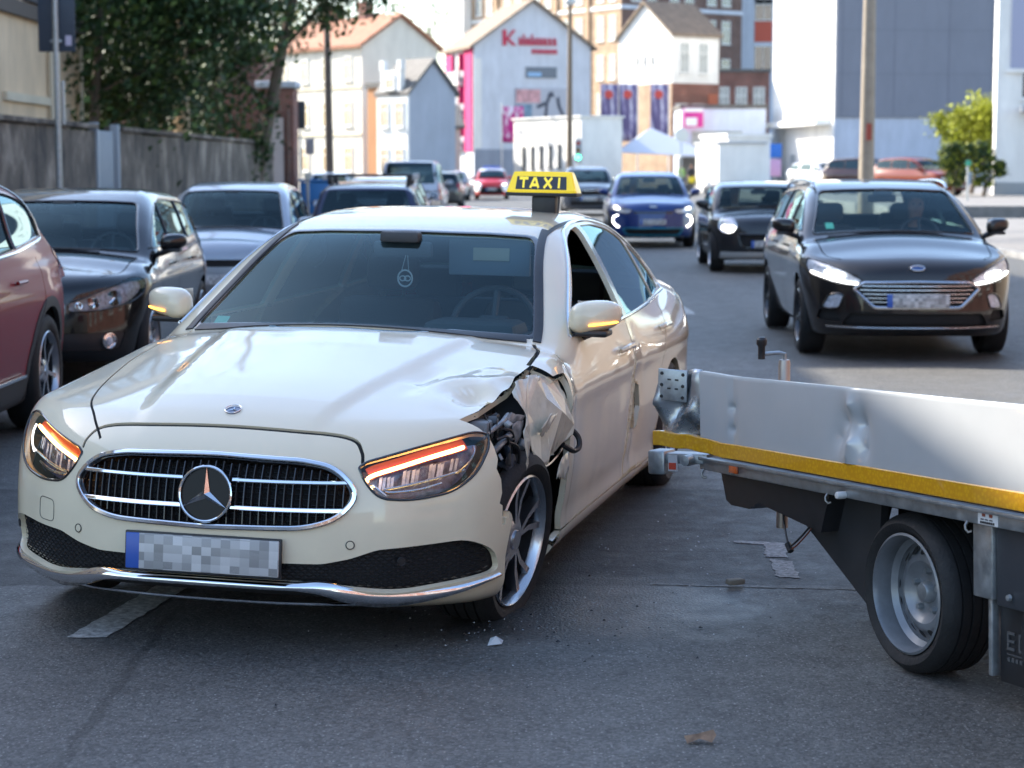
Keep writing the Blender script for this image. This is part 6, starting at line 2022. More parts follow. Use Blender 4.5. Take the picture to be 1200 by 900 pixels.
# ------------------------------------------------------------------ the other cars
def gen_spec(hw, wb, fo, ro, H, R, cowl, header, peak, rhead, rbase, hood_z, nose_z=.55, tumble=.24, crown=.09, plan=1.0, kfs=1.0, tail_z=None, shoulder=.92, zb=.19, kc=.26, hood_front=None, r_cant=.085, belt=None, r_top=.11, rear_plan=1.0, round_nose=.0):
    xc, zc = cowl
    L_ = -wb - ro
    hf = hood_front if hood_front is not None else fo - .18
    tz = tail_z or rbase[1]
    s = dict(hw=hw, wb=wb, R=R, Ra=R + .045, well_y=hw*.64, cowl=cowl, mirror_in=(header[0] + .06, header[1] - .03),
        lo=(L_ - .2, -hw - .1, .08), hi=(fo + .2, hw + .1, H + .1),
        zt=Prof([(fo + .2, hood_z - .16), (fo, hood_z - .075), (hf, hood_z), (hf - .3, hood_z + (zc - hood_z)*.35), (xc + .25, hood_z + (zc - hood_z)*.86), (xc, zc), (xc - .6, zc), (-wb, zc + .02), (rbase[0], tz), (L_ - .2, tz - .06)], .04),
        crown=Prof([(fo + .2, crown*.8), (hf, crown), (xc, crown), (xc - .6, .05), (-wb, .05), (L_ - .1, .09)], .05),
        xf=Prof([(.08, fo - .22), (.18, fo - .12), (.26, fo - .03), (.38, fo), (nose_z, fo - .01), (hood_z - .10, fo - .055 - round_nose*.3), (hood_z - .02, fo - .12 - round_nose*.6), (hood_z + .08, fo - .26 - round_nose), (hood_z + .3, fo - .7)], .02),
        kf=Prof([(0, 0), (hw*.25, .008*kfs), (hw*.45, .045*kfs), (hw*.62, .115*kfs), (hw*.76, .22*kfs), (hw*.87, .34*kfs), (hw*.95, .47*kfs), (hw*1.1, .9)], .02),
        xr=Prof([(.08, L_ + .25), (.2, L_ + .12), (.34, L_ + .01), (.6, L_), (.85, L_ + .03), (tz, L_ + .07), (tz + .4, L_ + .25)], .02),
        kr=Prof([(0, 0), (hw*.4, .02), (hw*.65, .07*rear_plan), (hw*.85, .18*rear_plan), (hw*.95, .34*rear_plan), (hw*1.1, .8)], .02),
        S=Prof([(.06, hw*.80), (.16, hw*.85), (.24, hw*.915), (.32, hw*.935), (.45, hw*.96), (.62, hw*.988), (zc*.74, hw), (zc*.80, hw*.992), (zc*.88, hw*.965), (zc*.97, hw*shoulder), (zc*1.06, hw*.87), (zc*1.4, hw*.68)], .014),
        P=Prof([(fo + .2, .93*plan), (fo - .25, .975), (0, 1), (-1, .99), (-wb, 1), (-wb - ro*.5, .97), (L_ - .2, .88)], .06),
        zb=Prof([(fo + .2, zb + .06), (fo - .3, zb + .01), (0, zb), (-wb, zb), (L_, zb + .12)], .03),
        zr=Prof([(xc + .4, zc - .4*(header[1] - zc)/(xc - header[0])*.95), (xc, zc - .008), ((xc + header[0])/2, (zc + header[1])/2 + .028), header, ((header[0] + peak[0])/2, header[1] + (peak[1] - header[1])*.72), peak, ((peak[0] + rhead[0])/2, rhead[1] + (peak[1] - rhead[1])*.72), rhead, ((rhead[0] + rbase[0])/2, (rhead[1] + rbase[1])/2 + .015), rbase, (rbase[0] - .2, rbase[1] - .2*(rhead[1] - rbase[1])/max(.12, rhead[0] - rbase[0]))], .025),
        kc=Prof([(xc + .3, kc), (header[0], kc*.9), (header[0] - .4, .04), (rhead[0] + .4, 0), (rhead[0], -.10), (rbase[0], -.14)], .05),
        hg=Prof([(zc - .35, hw*1.0), (zc - .15, hw*.965), (zc, hw*.925), (zc + .12, hw*(.925 - tumble*.27)), (zc + (H - zc)*.6, hw*(.925 - tumble*.62)), (zc + (H - zc)*.85, hw*(.925 - tumble*1.0)), (H, hw*(.925 - tumble*1.35)), (H + .1, hw*(.925 - tumble*1.9))], .015),
        Pg=Prof([(xc + .3, .96), (xc - .4, .99), (-wb*.6, 1.0), (-wb, .98), (rbase[0], .93), (rbase[0] - .3, .88)], .05),
        cr=.05, r_top=r_top, r_nose=.09, r_cant=r_cant, r_belt=.025, header=header, rhead=rhead, rbase=rbase, peak=peak, H=H, L_=L_, fo=fo)
    s['belt'] = belt or [(xc, zc - .01), (-wb, zc + .03), (rbase[0], zc + .07)]
    s['F'], s['low'], s['gh'] = car_fields(s)
    return s

def screen_poly(s, drop=.0):
    zc, zh = s['cowl'][1], s['header'][1]
    yb = float(s['hg'](zc + .01)) * .97 - .095
    yt = float(s['hg'](zh - .03)) - .075
    return rpoly([(0, zc + .02), (yb*.6, zc + .012), (yb, zc - .012, .03), (yt, zh - .035, .05), (yt*.6, zh - .022), (0, zh - .015), (-yt*.6, zh - .022), (-yt, zh - .035, .05), (-yb, zc - .012, .03), (-yb*.6, zc + .012)], .02)

def rear_screen_poly(s):
    zt_, zb_ = s['rhead'][1] - .03, s['rbase'][1] + .05
    yt = float(s['hg'](zt_)) * .96 - .09; yb = float(s['hg'](zb_)) * .94 - .10
    return rpoly([(-yb, zb_, .05), (yb, zb_, .05), (yt, zt_, .05), (-yt, zt_, .05)], .04)

def glass_polys(s, cuts, x0=None, x1=None, top=.085, gap=.05, tail_up=.0):
    """side windows between the pillars at the x values in cuts"""
    bl = Prof(s['belt'])
    x0 = x0 if x0 is not None else s['cowl'][0] - .30
    x1 = x1 if x1 is not None else s['rhead'][0] - .02
    edges = [x0] + list(cuts) + [x1]
    out = []
    def up(x):
        y = .55
        return min(float(s['zr'](x + s['kc'](x)*y*y)) - .05*y*y - top, s['H'] - top - .02)
    for i in range(len(edges) - 1):
        a = edges[i] - (gap/2 if i else 0); b = edges[i+1] + (gap/2 if i < len(edges) - 2 else 0)
        lean = .06
        xs = np.linspace(a - (lean if i else 0), b - (lean if i < len(edges) - 2 else 0), 14)
        topl = [(x, up(x)) for x in xs if up(x) > float(bl(x)) + .025]
        bot = [(b, float(bl(b)) + .02 + tail_up * (i == len(edges) - 2)), (a, float(bl(a)) + .02)]
        if i == 0: bot = [(b, float(bl(b)) + .02), (topl[0][0] + .05, float(bl(a)) + .02)]
        out.append(topl + bot)
    return out

def std_car(s, name, label, cat, x, y, rot, body_mat, feats=(), h=.036, wheel='multi', cuts=None, group=None, glass_mats=(None, None), rails=None, mirrors=True, inside=True, plates=(True, False),
            rim=None, rear_glass=True, wiper=True, shut=True, handles=True, zscale=1.0, cladding=None, tail=True, gp=None, wheels=True, rail_mat=None, roof_mat=None, mirror_mat=None, plate_z=.40, liner_on=True, mir=None):
    t = thing(name, label, cat, (x, y, 0), rot, group)
    t.scale = (1, 1, zscale)
    sh = Shell(s['F'], s['lo'], s['hi'], h)
    ws_m, sd_m = glass_mats[0] or M_WS, glass_mats[1] or M_SG
    fs = []
    for xw in (0.0, -s['wb']):
        fs.append(F_(name='arch', view='side', poly=arch_poly(xw, s['R'], s['Ra']), ymin=s['well_y'] + .02, nmin=-2))
    fs.append(F_(name='windscreen', view='front', poly=screen_poly(s), xmin=-2.5, mat=ws_m, off=-.004, trim=(M_GLOSSBLK, .010, 'screen_seal')))
    if rear_glass:
        fs.append(F_(name='rear_window', view='rear', poly=rear_screen_poly(s), xmax=s['rhead'][0] + .1, mat=glass_mats[0] and M_SG or M_PRIV, off=-.004))
    cuts = cuts or [-1.35, -2.2]
    gps = glass_polys(s, cuts, **(gp or {}))
    for i, p in enumerate(gps):
        fs.append(F_(name='door_window' if i < 2 else 'quarter_window', view='side', poly=p, mat=sd_m if i == 0 else (glass_mats[1] or M_PRIV), off=-.004, ymin=.3, trim=(M_GLOSSBLK, .007, 'window_seal')))
    fs += list(feats)
    zc = s['cowl'][1]
    if shut:
        xb = cuts[0]
        for l in ([(s['cowl'][0] - .16, .26), (s['cowl'][0] - .14, .6), (s['cowl'][0] - .22, zc - .05)], [(xb + .03, .26), (xb, .7), (xb - .01, zc)],
                  [(-s['wb'] + .42, .45), (-s['wb'] + .36, .62), (-s['wb'] + .12, .82), (-s['wb'] + .02, zc)]):
            fs.append(F_(name='shut_line', view='side', poly=stroke(cr_spline(l, 4), .009), ymin=.5))
        for sg in (1, -1):
            ln = [(s['fo'] - .32, s['hw']*.66), (s['fo'] - .55, s['hw']*.78), (s['cowl'][0] + .1, s['hw']*.80)]
            fs.append(F_(name='bonnet_shut_line', view='top', poly=stroke(cr_spline([(a, b*sg) for a, b in ln], 4), .009), nmin=.3))
    if cladding:
        for xw in (0.0, -s['wb']):
            P = [(xw + (s['Ra'] + .065)*math.cos(a), s['R'] + (s['Ra'] + .065)*math.sin(a)) for a in np.linspace(-.5, PI + .5, 24)]
            fs.append(F_(name='arch_cladding', view='side', poly=P, mat=cladding, off=.006, skirt=.03, ymin=.5, nmin=-.3))
        fs.append(F_(name='sill_cladding', view='side', poly=[(-s['Ra'] - .05, .0), (-s['Ra'] - .06, .37), (-s['wb'] + s['Ra'] + .06, .37), (-s['wb'] + s['Ra'] + .05, .0)], mat=cladding, off=.006, skirt=.03, ymin=.5, nmin=-.3))
    add_features(sh, t, fs, s)
    sh.extract('body', 'body', body_mat, t, skirt=.02)
    if liner_on: dark_liner(t, s, s['low'], .07)
    if wheels:
        rr = s['R'] * .70
        for xw in (0.0, -s['wb']):
            for sg in (1, -1):
                make_wheel(t, (xw, sg * (s['hw'] - .125), s['R']), s['R'], rr, .22, wheel, right=sg < 0, rimmat=rim, n=28, detail=False)
                wheel_well(t, xw, s['R'], s['Ra'] + .012, s['well_y'] - .06, s['hw'] - .05, sg)
    if inside: interior(t, s)
    if plates[0]:
        P, Nn = sh.front([(0, plate_z)], .016)
        o = MB().rbox((-.004, -.26, -.055), (.004, .26, .055), .003).build('number_plate', M_PLATE, t, loc=P[0], rot=(0, math.radians(-5), 0))
    if plates[1]:
        P, Nn = sh.rear([(0, plate_z + .25)], .012)
        o = MB().rbox((-.004, -.26, -.055), (.004, .26, .055), .003).build('number_plate', M_PLATE, t, loc=P[0], rot=(0, math.radians(5), PI))
    if mirrors:
        m_ = mir or (s['cowl'][0] - .36, s['hw'] + .055, zc + .06)
        add_mirrors(t, s, mirror_mat or body_mat, m_, (.11, .21, .15), None, stalk=.14)
    if rails:
        for sg in (1, -1):
            xs = np.linspace(s['header'][0] - .15, s['rhead'][0] + .05, 9)
            yy = float(s['hg'](s['H'] - .06)) - .02
            P, _ = sh.top([(x, sg*yy) for x in xs], rails)
            P = [P[0] - Vector((-.08, 0, rails))] + P + [P[-1] - Vector((.08, 0, rails))]
            MB().tube(P, .014, 6).build('roof_rail', rail_mat or M_SATIN, t)
    if wiper:
        w = MB()
        for a, b in ((.42, -.18), (-.12, -.60)):
            Q = [(s['cowl'][0] - .035 - .30*yy*yy*.6, yy) for yy in np.linspace(a, b, 7)]
            P, _ = sh.top(Q, .012); w.tube(P, .007, 5)
        w.build('wiper', M_BLACK, t)
    if handles:
        for xq in (cuts[0] + .13, (cuts[1] if len(cuts) > 1 else -s['wb']) + .18):
            P, Nn = sh.side([(xq + d, zc - .13 + .0*d) for d in (-.10, -.07, 0, .07, .10)], 1, .02)
            for sg in (1, -1):
                Q = [Vector((p.x, p.y*sg, p.z)) for p in P]
                MB().tube(Q, .012, 6).build('door_handle', body_mat, t)
    return t, sh

def led_line(sh, t, pts, r, m, name='running_light', off=.006, both=True, view='front'):
    for sg in ((1, -1) if both else (1,)):
        P, _ = getattr(sh, view)([(a*sg, b) for a, b in cr_spline(pts, 4)], off)
        MB().tube(P, r, 6).build(name, m, t)
def bars(sh, t, zs, y1, m, name='grille_bar', w=.012, off=.002, slope=0):
    for z, yy in zip(zs, y1):
        P, Nn = sh.front([(y, z + slope*abs(y)) for y in np.linspace(-yy, yy, 11)], off)
        MB().ribbon(P, Nn, w, .014).build(name, m, t)
def oval_badge(sh, t, z, a, b, m1, m2, y=0):
    P, Nn = sh.front([(y, z)], .004)
    M = Matrix.Translation(P[0]) @ Nn[0].to_track_quat('X', 'Z').to_matrix().to_4x4()
    o = MB().add([M @ Vector((.004, a*math.cos(q), b*math.sin(q))) for q in np.linspace(0, 2*PI, 25)[:-1]], [tuple(range(24))]).build('badge', m1, t)
    MB().tube([M @ Vector((.004, a*math.cos(q), b*math.sin(q))) for q in np.linspace(0, 2*PI, 25)[:-1]], .006, 6, closed=True).build('badge_ring', m2, o)
    return o, M

# ---- people
def person(name, label, joints, radii, edges, skin_part, mats, loc, rot=0, group=None, hair=True, parent=None):
    pass

def seated_person(name, label, cat, parent_car, x, y, z, shirt, hair_m, hands=None, scale=1.0):
    """driver or passenger seen above the dash: torso, head and arms as one continuous skin"""
    R_ = parent_car.matrix_basis
    t = link(bpy.data.objects.new(name, None))
    M = Matrix.Translation(parent_car.location) @ Matrix.Rotation(parent_car.rotation_euler.z, 4, 'Z') @ Matrix.Diagonal((1, 1, parent_car.scale[2], 1))
    t.location = M @ Vector((x, y, z)); t.rotation_euler = (0, 0, parent_car.rotation_euler.z)
    tag(t, label, cat)
    hands = hands or [(.42, .20, .28), (.42, -.20, .28)]
    J = [((0, 0, 0), .15), ((.0, 0, .18), .15), ((-.03, 0, .38), .155), ((-.03, 0, .50), .085), ((-.02, 0, .57), .055), ((.0, 0, .64), .07), ((.01, 0, .72), .088), ((.0, 0, .80), .082), ((-.01, 0, .85), .05)]
    E = [(i, i+1) for i in range(8)]
    for sg, hd in zip((1, -1), hands):
        b = len(J)
        J += [((-.02, sg*.17, .45), .075), ((.08, sg*.25, .22), .052), (tuple(np.array((.08, sg*.25, .22))*.45 + np.array(hd)*.55), .042), (hd, .030), (tuple(np.array(hd) + (.06, -sg*.02, .015)), .030), (tuple(np.array(hd) + (.11, -sg*.05, .0)), .016)]
        E += [(2, b)] + [(b + i, b + i + 1) for i in range(5)]
    me = bpy.data.meshes.new(name + '_body')
    me.from_pydata([j[0] for j in J], E, [])
    o = obj('body', me, None, t)
    o.modifiers.new('skin', 'SKIN'); 
    for v, j in zip(me.skin_vertices[0].data, J): v.radius = (j[1], j[1])
    me.skin_vertices[0].data[0].use_root = True
    sb = o.modifiers.new('sub', 'SUBSURF'); sb.levels = 2; sb.render_levels = 2
    dg = bpy.context.evaluated_depsgraph_get(); dg.update()
    ev = o.evaluated_get(dg)
    m2 = bpy.data.meshes.new_from_object(ev)
    o.modifiers.clear(); o.data = m2
    m2.materials.clear(); m2.materials.append(shirt); m2.materials.append(M_SKIN)
    hp = [Vector(h) for h in hands]
    for p in m2.polygons:
        c = p.center
        p.material_index = 1 if (c.z > .53 or any((c - h - Vector((.05, 0, 0))).length < .085 for h in hp)) else 0
        p.use_smooth = True
    hm = MB()
    vs, fs = [], []
    for i in range(9):
        th = (PI*.58) * i / 8
        for j in range(16):
            ph = 2*PI*j/16
            fr = math.cos(ph)
            th2 = th * (1 - .38*max(0, fr))
            vs.append((-.005 + .095*math.sin(th2)*math.cos(ph), .088*math.sin(th2)*math.sin(ph), .765 + .105*math.cos(th2)))
    fs = [(i*16 + j, (i+1)*16 + j, (i+1)*16 + (j+1) % 16, i*16 + (j+1) % 16) for i in range(8) for j in range(16)]
    hm.add(vs, fs, True).build('hair', hair_m, t)
    f = MB()
    f.tube([(.085, 0, .755), (.108, 0, .722), (.085, 0, .71)], [.010, .017, .008], 6)
    f.build('nose', M_SKIN, t)
    e = MB()
    for sg in (1, -1): e.lathe([(0, -.010), (.008, -.006), (.010, 0), (0, .008)], 8, axis='x', M=Matrix.Translation((.084, sg*.032, .752)))
    e.build('eyes', mat('eye_dark', (.02, .015, .012), .2), t)
    mo = MB(); mo.rbox((.082, -.024, .676), (.092, .024, .684), .003); mo.build('mouth', mat('lip', (.30, .11, .09), .5), t)
    return t

# ---- dark estate car on the right
P_DKBROWN = paint('paint_dark_brown', (.014, .012, .012), .25, .35, dirt=.04)
s = gen_spec(.912, 2.70, .93, 1.04, 1.485, .325, (-.22, 1.015), (-1.12, 1.40), (-1.9, 1.475), (-3.35, 1.40), (-3.62, 1.06), .86, tumble=.235, kfs=1.05, hood_front=.66)
hl = rpoly([(.455, .668, .01), (.55, .722), (.70, .788, .06), (.850, .832, .02), (.868, .765, .02), (.84, .700, .04), (.66, .640, .04), (.50, .622, .02)], .02)
gr = rpoly([(-.44, .650, .015), (0, .658), (.44, .650, .015), (.525, .600, .015), (.36, .448, .03), (-.36, .448, .03), (-.525, .600, .015)], .02)
fg = rpoly([(.60, .545), (.64, .56, .03), (.71, .545, .05), (.76, .44, .03), (.70, .43, .02), (.635, .44, .02)], .02)
ik = rpoly([(-.55, .40, .03), (.55, .40, .03), (.62, .30, .04), (-.62, .30, .04)], .03)
sc_ = rpoly([(.66, .42), (.78, .42), (.80, .34), (.62, .33)], .02)
ford, fsh = std_car(s, 'estate_car', 'dark brown estate car with lit headlights and wide chrome ribbed grille', 'car', 3.42, 17.3, math.radians(-91.6), P_DKBROWN, [
    F_(name='headlight', view='front', poly=hl, mirror=True, mat=M_LAMPBOX, off=-.004, skirt=.01, nmin=-.2, trim=(M_GLOSSBLK, .006)),
    F_(name='grille', view='front', poly=gr, mat=M_MATTBLK, off=-.03, skirt=.03, trim=(M_SATIN, .014, 'chrome_surround')),
    F_(name='fog_light', view='front', poly=fg, mirror=True, mat=M_LAMPBOX, off=-.002, nmin=-.2, trim=(M_GLOSSBLK, .008)),
    F_(name='lower_intake', view='front', poly=ik, mat=M_MATTBLK, off=-.03, skirt=.03),
    F_(name='side_intake', view='front', poly=sc_, mirror=True, mat=M_MATTBLK, off=-.03, skirt=.03, nmin=-.2)], h=.028, wheel='seven', rim=M_ALLOYDK, rails=.045, zscale=1.03, plate_z=.505, cuts=[-1.33, -2.32], glass_mats=(glass('screen_pale', (.86, .92, .91), amount=.6), None))
bars(fsh, ford, [.625, .592, .559, .527, .495], [.46, .475, .45, .42, .385], M_SATIN, w=.009, off=-.008)
led_line(fsh, ford, [(.60, .700), (.66, .712), (.73, .725)], .017, M_DRL, 'headlamp_beam', .002)
led_line(fsh, ford, [(.49, .640), (.60, .652), (.72, .680), (.835, .722)], .006, M_DRL, off=.003)
oval_badge(fsh, ford, .765, .058, .026, mat('badge_oval_blue', (.03, .08, .25), .3, coat=1), M_CHROME)
P, Nn = fsh.front([(y, .285) for y in np.linspace(-.72, .72, 15)], .008)
MB().ribbon(P, Nn, .014, .014).build('lip_trim', M_SATIN, ford)
stk, _ = fsh.front([(-.60, 1.05), (-.53, 1.05), (-.53, 1.10), (-.60, 1.10)], .0, (-2.2, .2))
MB().add(stk, [(0, 1, 2, 3)]).build('emission_sticker', mat('sticker_green', (.05, .42, .28), .4), ford)
seated_person('person', 'driver of the dark estate car in dark jacket, both hands up at the wheel', 'person', ford, -1.42, .37, .52, M_CLOTH_DK, M_HAIR, [(.42, .22, .34), (.44, -.16, .36)])
# ---- small dark hatchback behind it
P_DKGREY = paint('paint_dark_grey', (.020, .022, .026), .3, .35, dirt=.05)
s = gen_spec(.863, 2.495, .76, .60, 1.42, .318, (-.36, .985), (-.86, 1.325), (-1.6, 1.405), (-2.75, 1.36), (-2.98, .98), .885, tumble=.17, kfs=1.2, hood_front=.50, round_nose=.05, kc=.18)
circ = [(.60 + .125*math.cos(a), .735 + .115*math.sin(a)) for a in np.linspace(0, 2*PI, 25)[:-1]]
gr = rpoly([(-.46, .60, .05), (.46, .60, .05), (.40, .40, .06), (-.40, .40, .06)], .04)
mini, msh = std_car(s, 'small_hatchback', 'small dark grey hatchback with round lamps behind the dark estate car', 'car', 3.95, 30.9, math.radians(-91.5), P_DKGREY, [
    F_(name='headlight', view='front', poly=circ, mirror=True, mat=M_LAMPBOX, off=.004, nmin=-.2, trim=(M_CHROME, .012, 'lamp_ring')),
    F_(name='grille', view='front', poly=gr, mat=M_MATTBLK, off=-.02, skirt=.02, trim=(M_GLOSSBLK, .014, 'chrome_surround')),
    F_(name='bumper_trim', view='front', poly=rpoly([(-.70, .33), (.70, .33), (.72, .23), (-.72, .23)], .02), mat=mat('silver_bumper', (.55, .55, .54), .4, metal=.3), off=.006)],
    h=.04, wheel='five', rim=M_ALLOY, cuts=[-1.55, -2.45], cladding=M_BLACK, plate_z=.45, roof_mat=M_GLOSSBLK)
led_line(msh, mini, [(.52, .70), (.58, .69), (.66, .70)], .035, M_DRL, 'headlamp_beam', .012)
seated_person('person', 'passenger with pale top and fair face in the small dark hatchback', 'person', mini, -1.35, -.34, .48, mat('pale_top', (.55, .52, .50), .9), mat('brown_hair', (.10, .06, .04), .7), [(.30, .15, .10), (.30, -.15, .10)])
# ---- blue crossover
P_BLUE = paint('paint_blue', (.006, .034, .17), .2, .3, dirt=.03)
s = gen_spec(.902, 2.70, .87, .79, 1.55, .33, (-.25, 1.06), (-1.05, 1.44), (-1.8, 1.535), (-3.05, 1.45), (-3.36, 1.10), .90, tumble=.23, kfs=1.1)
hl = rpoly([(.42, .775, .02), (.60, .79), (.82, .86, .03), (.83, .77, .05), (.62, .70, .05), (.48, .70, .03)], .03)
ik = rpoly([(-.62, .40, .05), (.62, .40, .05), (.52, .26, .05), (-.52, .26, .05)], .04)
kia, ksh = std_car(s, 'crossover_car', 'blue crossover car with curved running lights, facing the camera', 'car', 2.86, 40.5, math.radians(-91), P_BLUE, [
    F_(name='headlight', view='front', poly=hl, mirror=True, mat=M_LAMPBOX, off=0, nmin=-.2, trim=(M_GLOSSBLK, .008)),
    F_(name='grille', view='front', poly=rpoly([(-.42, .735), (.42, .735), (.40, .69), (-.40, .69)], .02), mat=M_GLOSSBLK, off=-.005, skirt=.01),
    F_(name='lower_intake', view='front', poly=ik, mat=M_MATTBLK, off=-.03, skirt=.03, trim=(mat('trim_teal', (.03, .22, .30), .3, metal=.4), .016, 'intake_trim')),
    F_(name='bumper_trim', view='front', poly=rpoly([(-.64, .235), (.64, .235), (.60, .15), (-.60, .15)], .02), mat=M_SATIN, off=.006, nmin=-.5)],
    h=.045, wheel='five', rim=M_ALLOY, cuts=[-1.38, -2.35], plate_z=.52, cladding=M_BLACK)
led_line(ksh, kia, [(.70, .66), (.78, .62), (.79, .52), (.72, .44), (.68, .43)], .008, M_DRL)
led_line(ksh, kia, [(.68, .79), (.74, .81), (.75, .78)], .010, M_DRL, 'headlamp_beam')
oval_badge(ksh, kia, .83, .075, .03, mat('badge_silver', (.5, .5, .5), .3, metal=1), M_CHROME)
seated_person('person', 'front passenger in red top inside the blue crossover', 'person', kia, -1.50, -.30, .56, mat('red_top', (.35, .03, .03), .9), mat('dark_hair', (.03, .02, .02), .7), [(.30, .15, .10), (.30, -.15, .10)])
# ---- dark grey SUV half hidden by the roof sign
P_SLATE = paint('paint_slate_blue', (.07, .085, .115), .4, .3, dirt=.08)
s = gen_spec(.93, 2.75, .90, .92, 1.66, .35, (-.25, 1.12), (-1.02, 1.52), (-1.8, 1.645), (-3.2, 1.56), (-3.5, 1.15), .98, tumble=.2, kfs=.9)
hl = rpoly([(.50, .80), (.84, .86), (.84, .76), (.52, .72)], .03)
suv, ssh = std_car(s, 'offroad_car', 'slate grey off-road car half hidden behind the taxi roof sign', 'car', 2.55, 66.0, math.radians(-91), P_SLATE, [
    F_(name='headlight', view='front', poly=hl, mirror=True, mat=M_LAMPBOX, off=0, nmin=-.2),
    F_(name='grille', view='front', poly=rpoly([(-.46, .86, .04), (.46, .86, .04), (.44, .66, .04), (-.44, .66, .04)], .03), mat=M_MATTBLK, off=-.02, skirt=.02, trim=(M_SATIN, .015, 'chrome_surround')),
    F_(name='lower_intake', view='front', poly=rpoly([(-.6, .50), (.6, .50), (.6, .36), (-.6, .36)], .03), mat=M_MATTBLK, off=-.02, skirt=.02)], h=.06, inside=True, plate_z=.58, shut=False)
led_line(ssh, suv, [(.66, .80), (.72, .805), (.78, .81)], .03, M_DRL)
# ---- red and white response car far away
P_RED = paint('paint_signal_red', (.55, .02, .02), 0, .3, dirt=.03)
s = gen_spec(.87, 2.6, .86, .7, 1.55, .31, (-.25, 1.03), (-1.0, 1.43), (-1.7, 1.54), (-2.9, 1.45), (-3.15, 1.1), .90, tumble=.2)
red_, rsh = std_car(s, 'response_car', 'far red and white emergency car with white roof', 'car', -1.02, 98.5, math.radians(-90), P_RED, [
    F_(name='headlight', view='front', poly=rpoly([(.44, .74), (.80, .84), (.80, .68), (.50, .66)], .03), mirror=True, mat=M_LAMPBOX, off=0, nmin=-.2),
    F_(name='white_corner', view='front', poly=rpoly([(.50, .64), (.86, .66), (.86, .40), (.60, .40)], .03), mirror=True, mat=mat('paint_white_gloss', (.8, .8, .8), .3, coat=1), off=.003, nmin=-.3),
    F_(name='roof_panel', view='top', poly=rpoly([(-.95, -.62), (-.95, .62), (-2.9, .62), (-2.9, -.62)], .05), mat=MATS['paint_white_gloss'], off=.004, nmin=.6),
    F_(name='lower_intake', view='front', poly=rpoly([(-.6, .62), (.6, .62), (.55, .28), (-.55, .28)], .03), mat=M_MATTBLK, off=-.02, skirt=.02)], h=.07, inside=False, shut=False, handles=False, plate_z=.52, wiper=False)
led_line(rsh, red_, [(.58, .74), (.70, .77)], .022, M_DRL, 'headlamp_beam')
MB().rbox((-1.35, -.45, 1.54), (-1.1, .45, 1.66), .04).build('light_bar', mat('beacon_blue', (.05, .12, .5), .3), red_)
# ---- black hatchback, left
P_BLACK = paint('paint_black', (.004, .0045, .0055), .0, .25, dirt=.006)
s = gen_spec(.893, 2.578, .88, .75, 1.475, .316, (-.20, .985), (-1.02, 1.375), (-1.6, 1.46), (-2.95, 1.39), (-3.22, 1.03), .865, tumble=.225, kfs=1.1, hood_front=.62, kc=.24)
hl = rpoly([(.39, .655, .03), (.52, .690), (.68, .765, .08), (.78, .825, .04), (.855, .80, .03), (.868, .71, .05), (.80, .635, .06), (.62, .590, .06), (.40, .585, .03)], .03)
fogc = [(.655 + .058*math.cos(a), .365 + .05*math.sin(a)) for a in np.linspace(0, 2*PI, 21)[:-1]]
golf, gsh = std_car(s, 'hatchback_car', 'black hatchback with clear headlamps and chrome ringed fog lamps at left', 'car', -3.63, 15.05, math.radians(-89.4), P_BLACK, [
    F_(name='headlight', view='front', poly=hl, mirror=True, mat=M_LENS, off=.001, nmin=-.3),
    F_(name='grille', view='front', poly=rpoly([(-.385, .655), (.385, .655), (.37, .595), (-.37, .595)], .02), mat=M_GLOSSBLK, off=-.02, skirt=.02),
    F_(name='fog_panel', view='front', poly=rpoly([(-.76, .43, .03), (.76, .43, .03), (.72, .30, .03), (-.72, .30, .03)], .03), mat=M_BLACK, off=-.008, skirt=.01, nmin=-.2)],
    h=.028, wheel='multi', rim=M_ALLOY, cuts=[-1.25, -2.22], plate_z=.50)
for sg in (1, -1):
    tg, poly = s['tags'][('headlight', sg)]
    lamp = [c for c in golf.children if c.name.split('.')[0] == 'headlight'][0 if sg == 1 else 1]
    P, Nn = gsh.front(poly, .001); MB().tube(P, .005, 6, closed=True).build('lamp_seal', M_GLOSSBLK, lamp)
    gsh.extract(tg, 'lamp_housing', mat('clear_lamp_inner', (.45, .50, .60), .3, var=.6, vscale=38, coat=.6), lamp, -.05, .05)
    for (cy, cz, rr_) in ((.48, .632, .030), (.585, .650, .042), (.715, .68, .056)):
        q = gsh.front([(cy*sg, cz)], -.035)[0][0]
        MB().lathe([(0, .0), (rr_*.5, .008), (rr_*.9, .03), (rr_, .034), (rr_*.96, .02)], 20, axis='x', M=Matrix.Translation(q)).build('reflector_bowl', M_CHROME, lamp)
    q = gsh.front([(.55*sg, .668)], -.03)[0][0]
    MB().lathe([(0, .02), (.016, .012), (.02, 0)], 12, axis='x', M=Matrix.Translation(q)).build('indicator_bulb', mat('bulb_orange', (.6, .10, .03), .3, coat=1), lamp)
    q, nq = gsh.front([(.655*sg, .365)], .004)
    Mq = Matrix.Translation(q[0]) @ nq[0].to_track_quat('X', 'Z').to_matrix().to_4x4()
    o = MB().lathe([(0, .008), (.028, .006), (.045, .0), (.052, .012), (.060, .010), (.062, -.01)], 24, axis='x', M=Mq).build('fog_light', M_CHROME, golf)
    MB().lathe([(0, .012), (.026, .010), (.034, .002)], 18, axis='x', M=Mq).build('fog_lens', M_LAMPBOX, o)
P, Nn = gsh.front([(y, .625) for y in np.linspace(-.37, .37, 9)], -.004)
MB().ribbon(P, Nn, .010, .012).build('grille_bar', M_SATIN, golf)
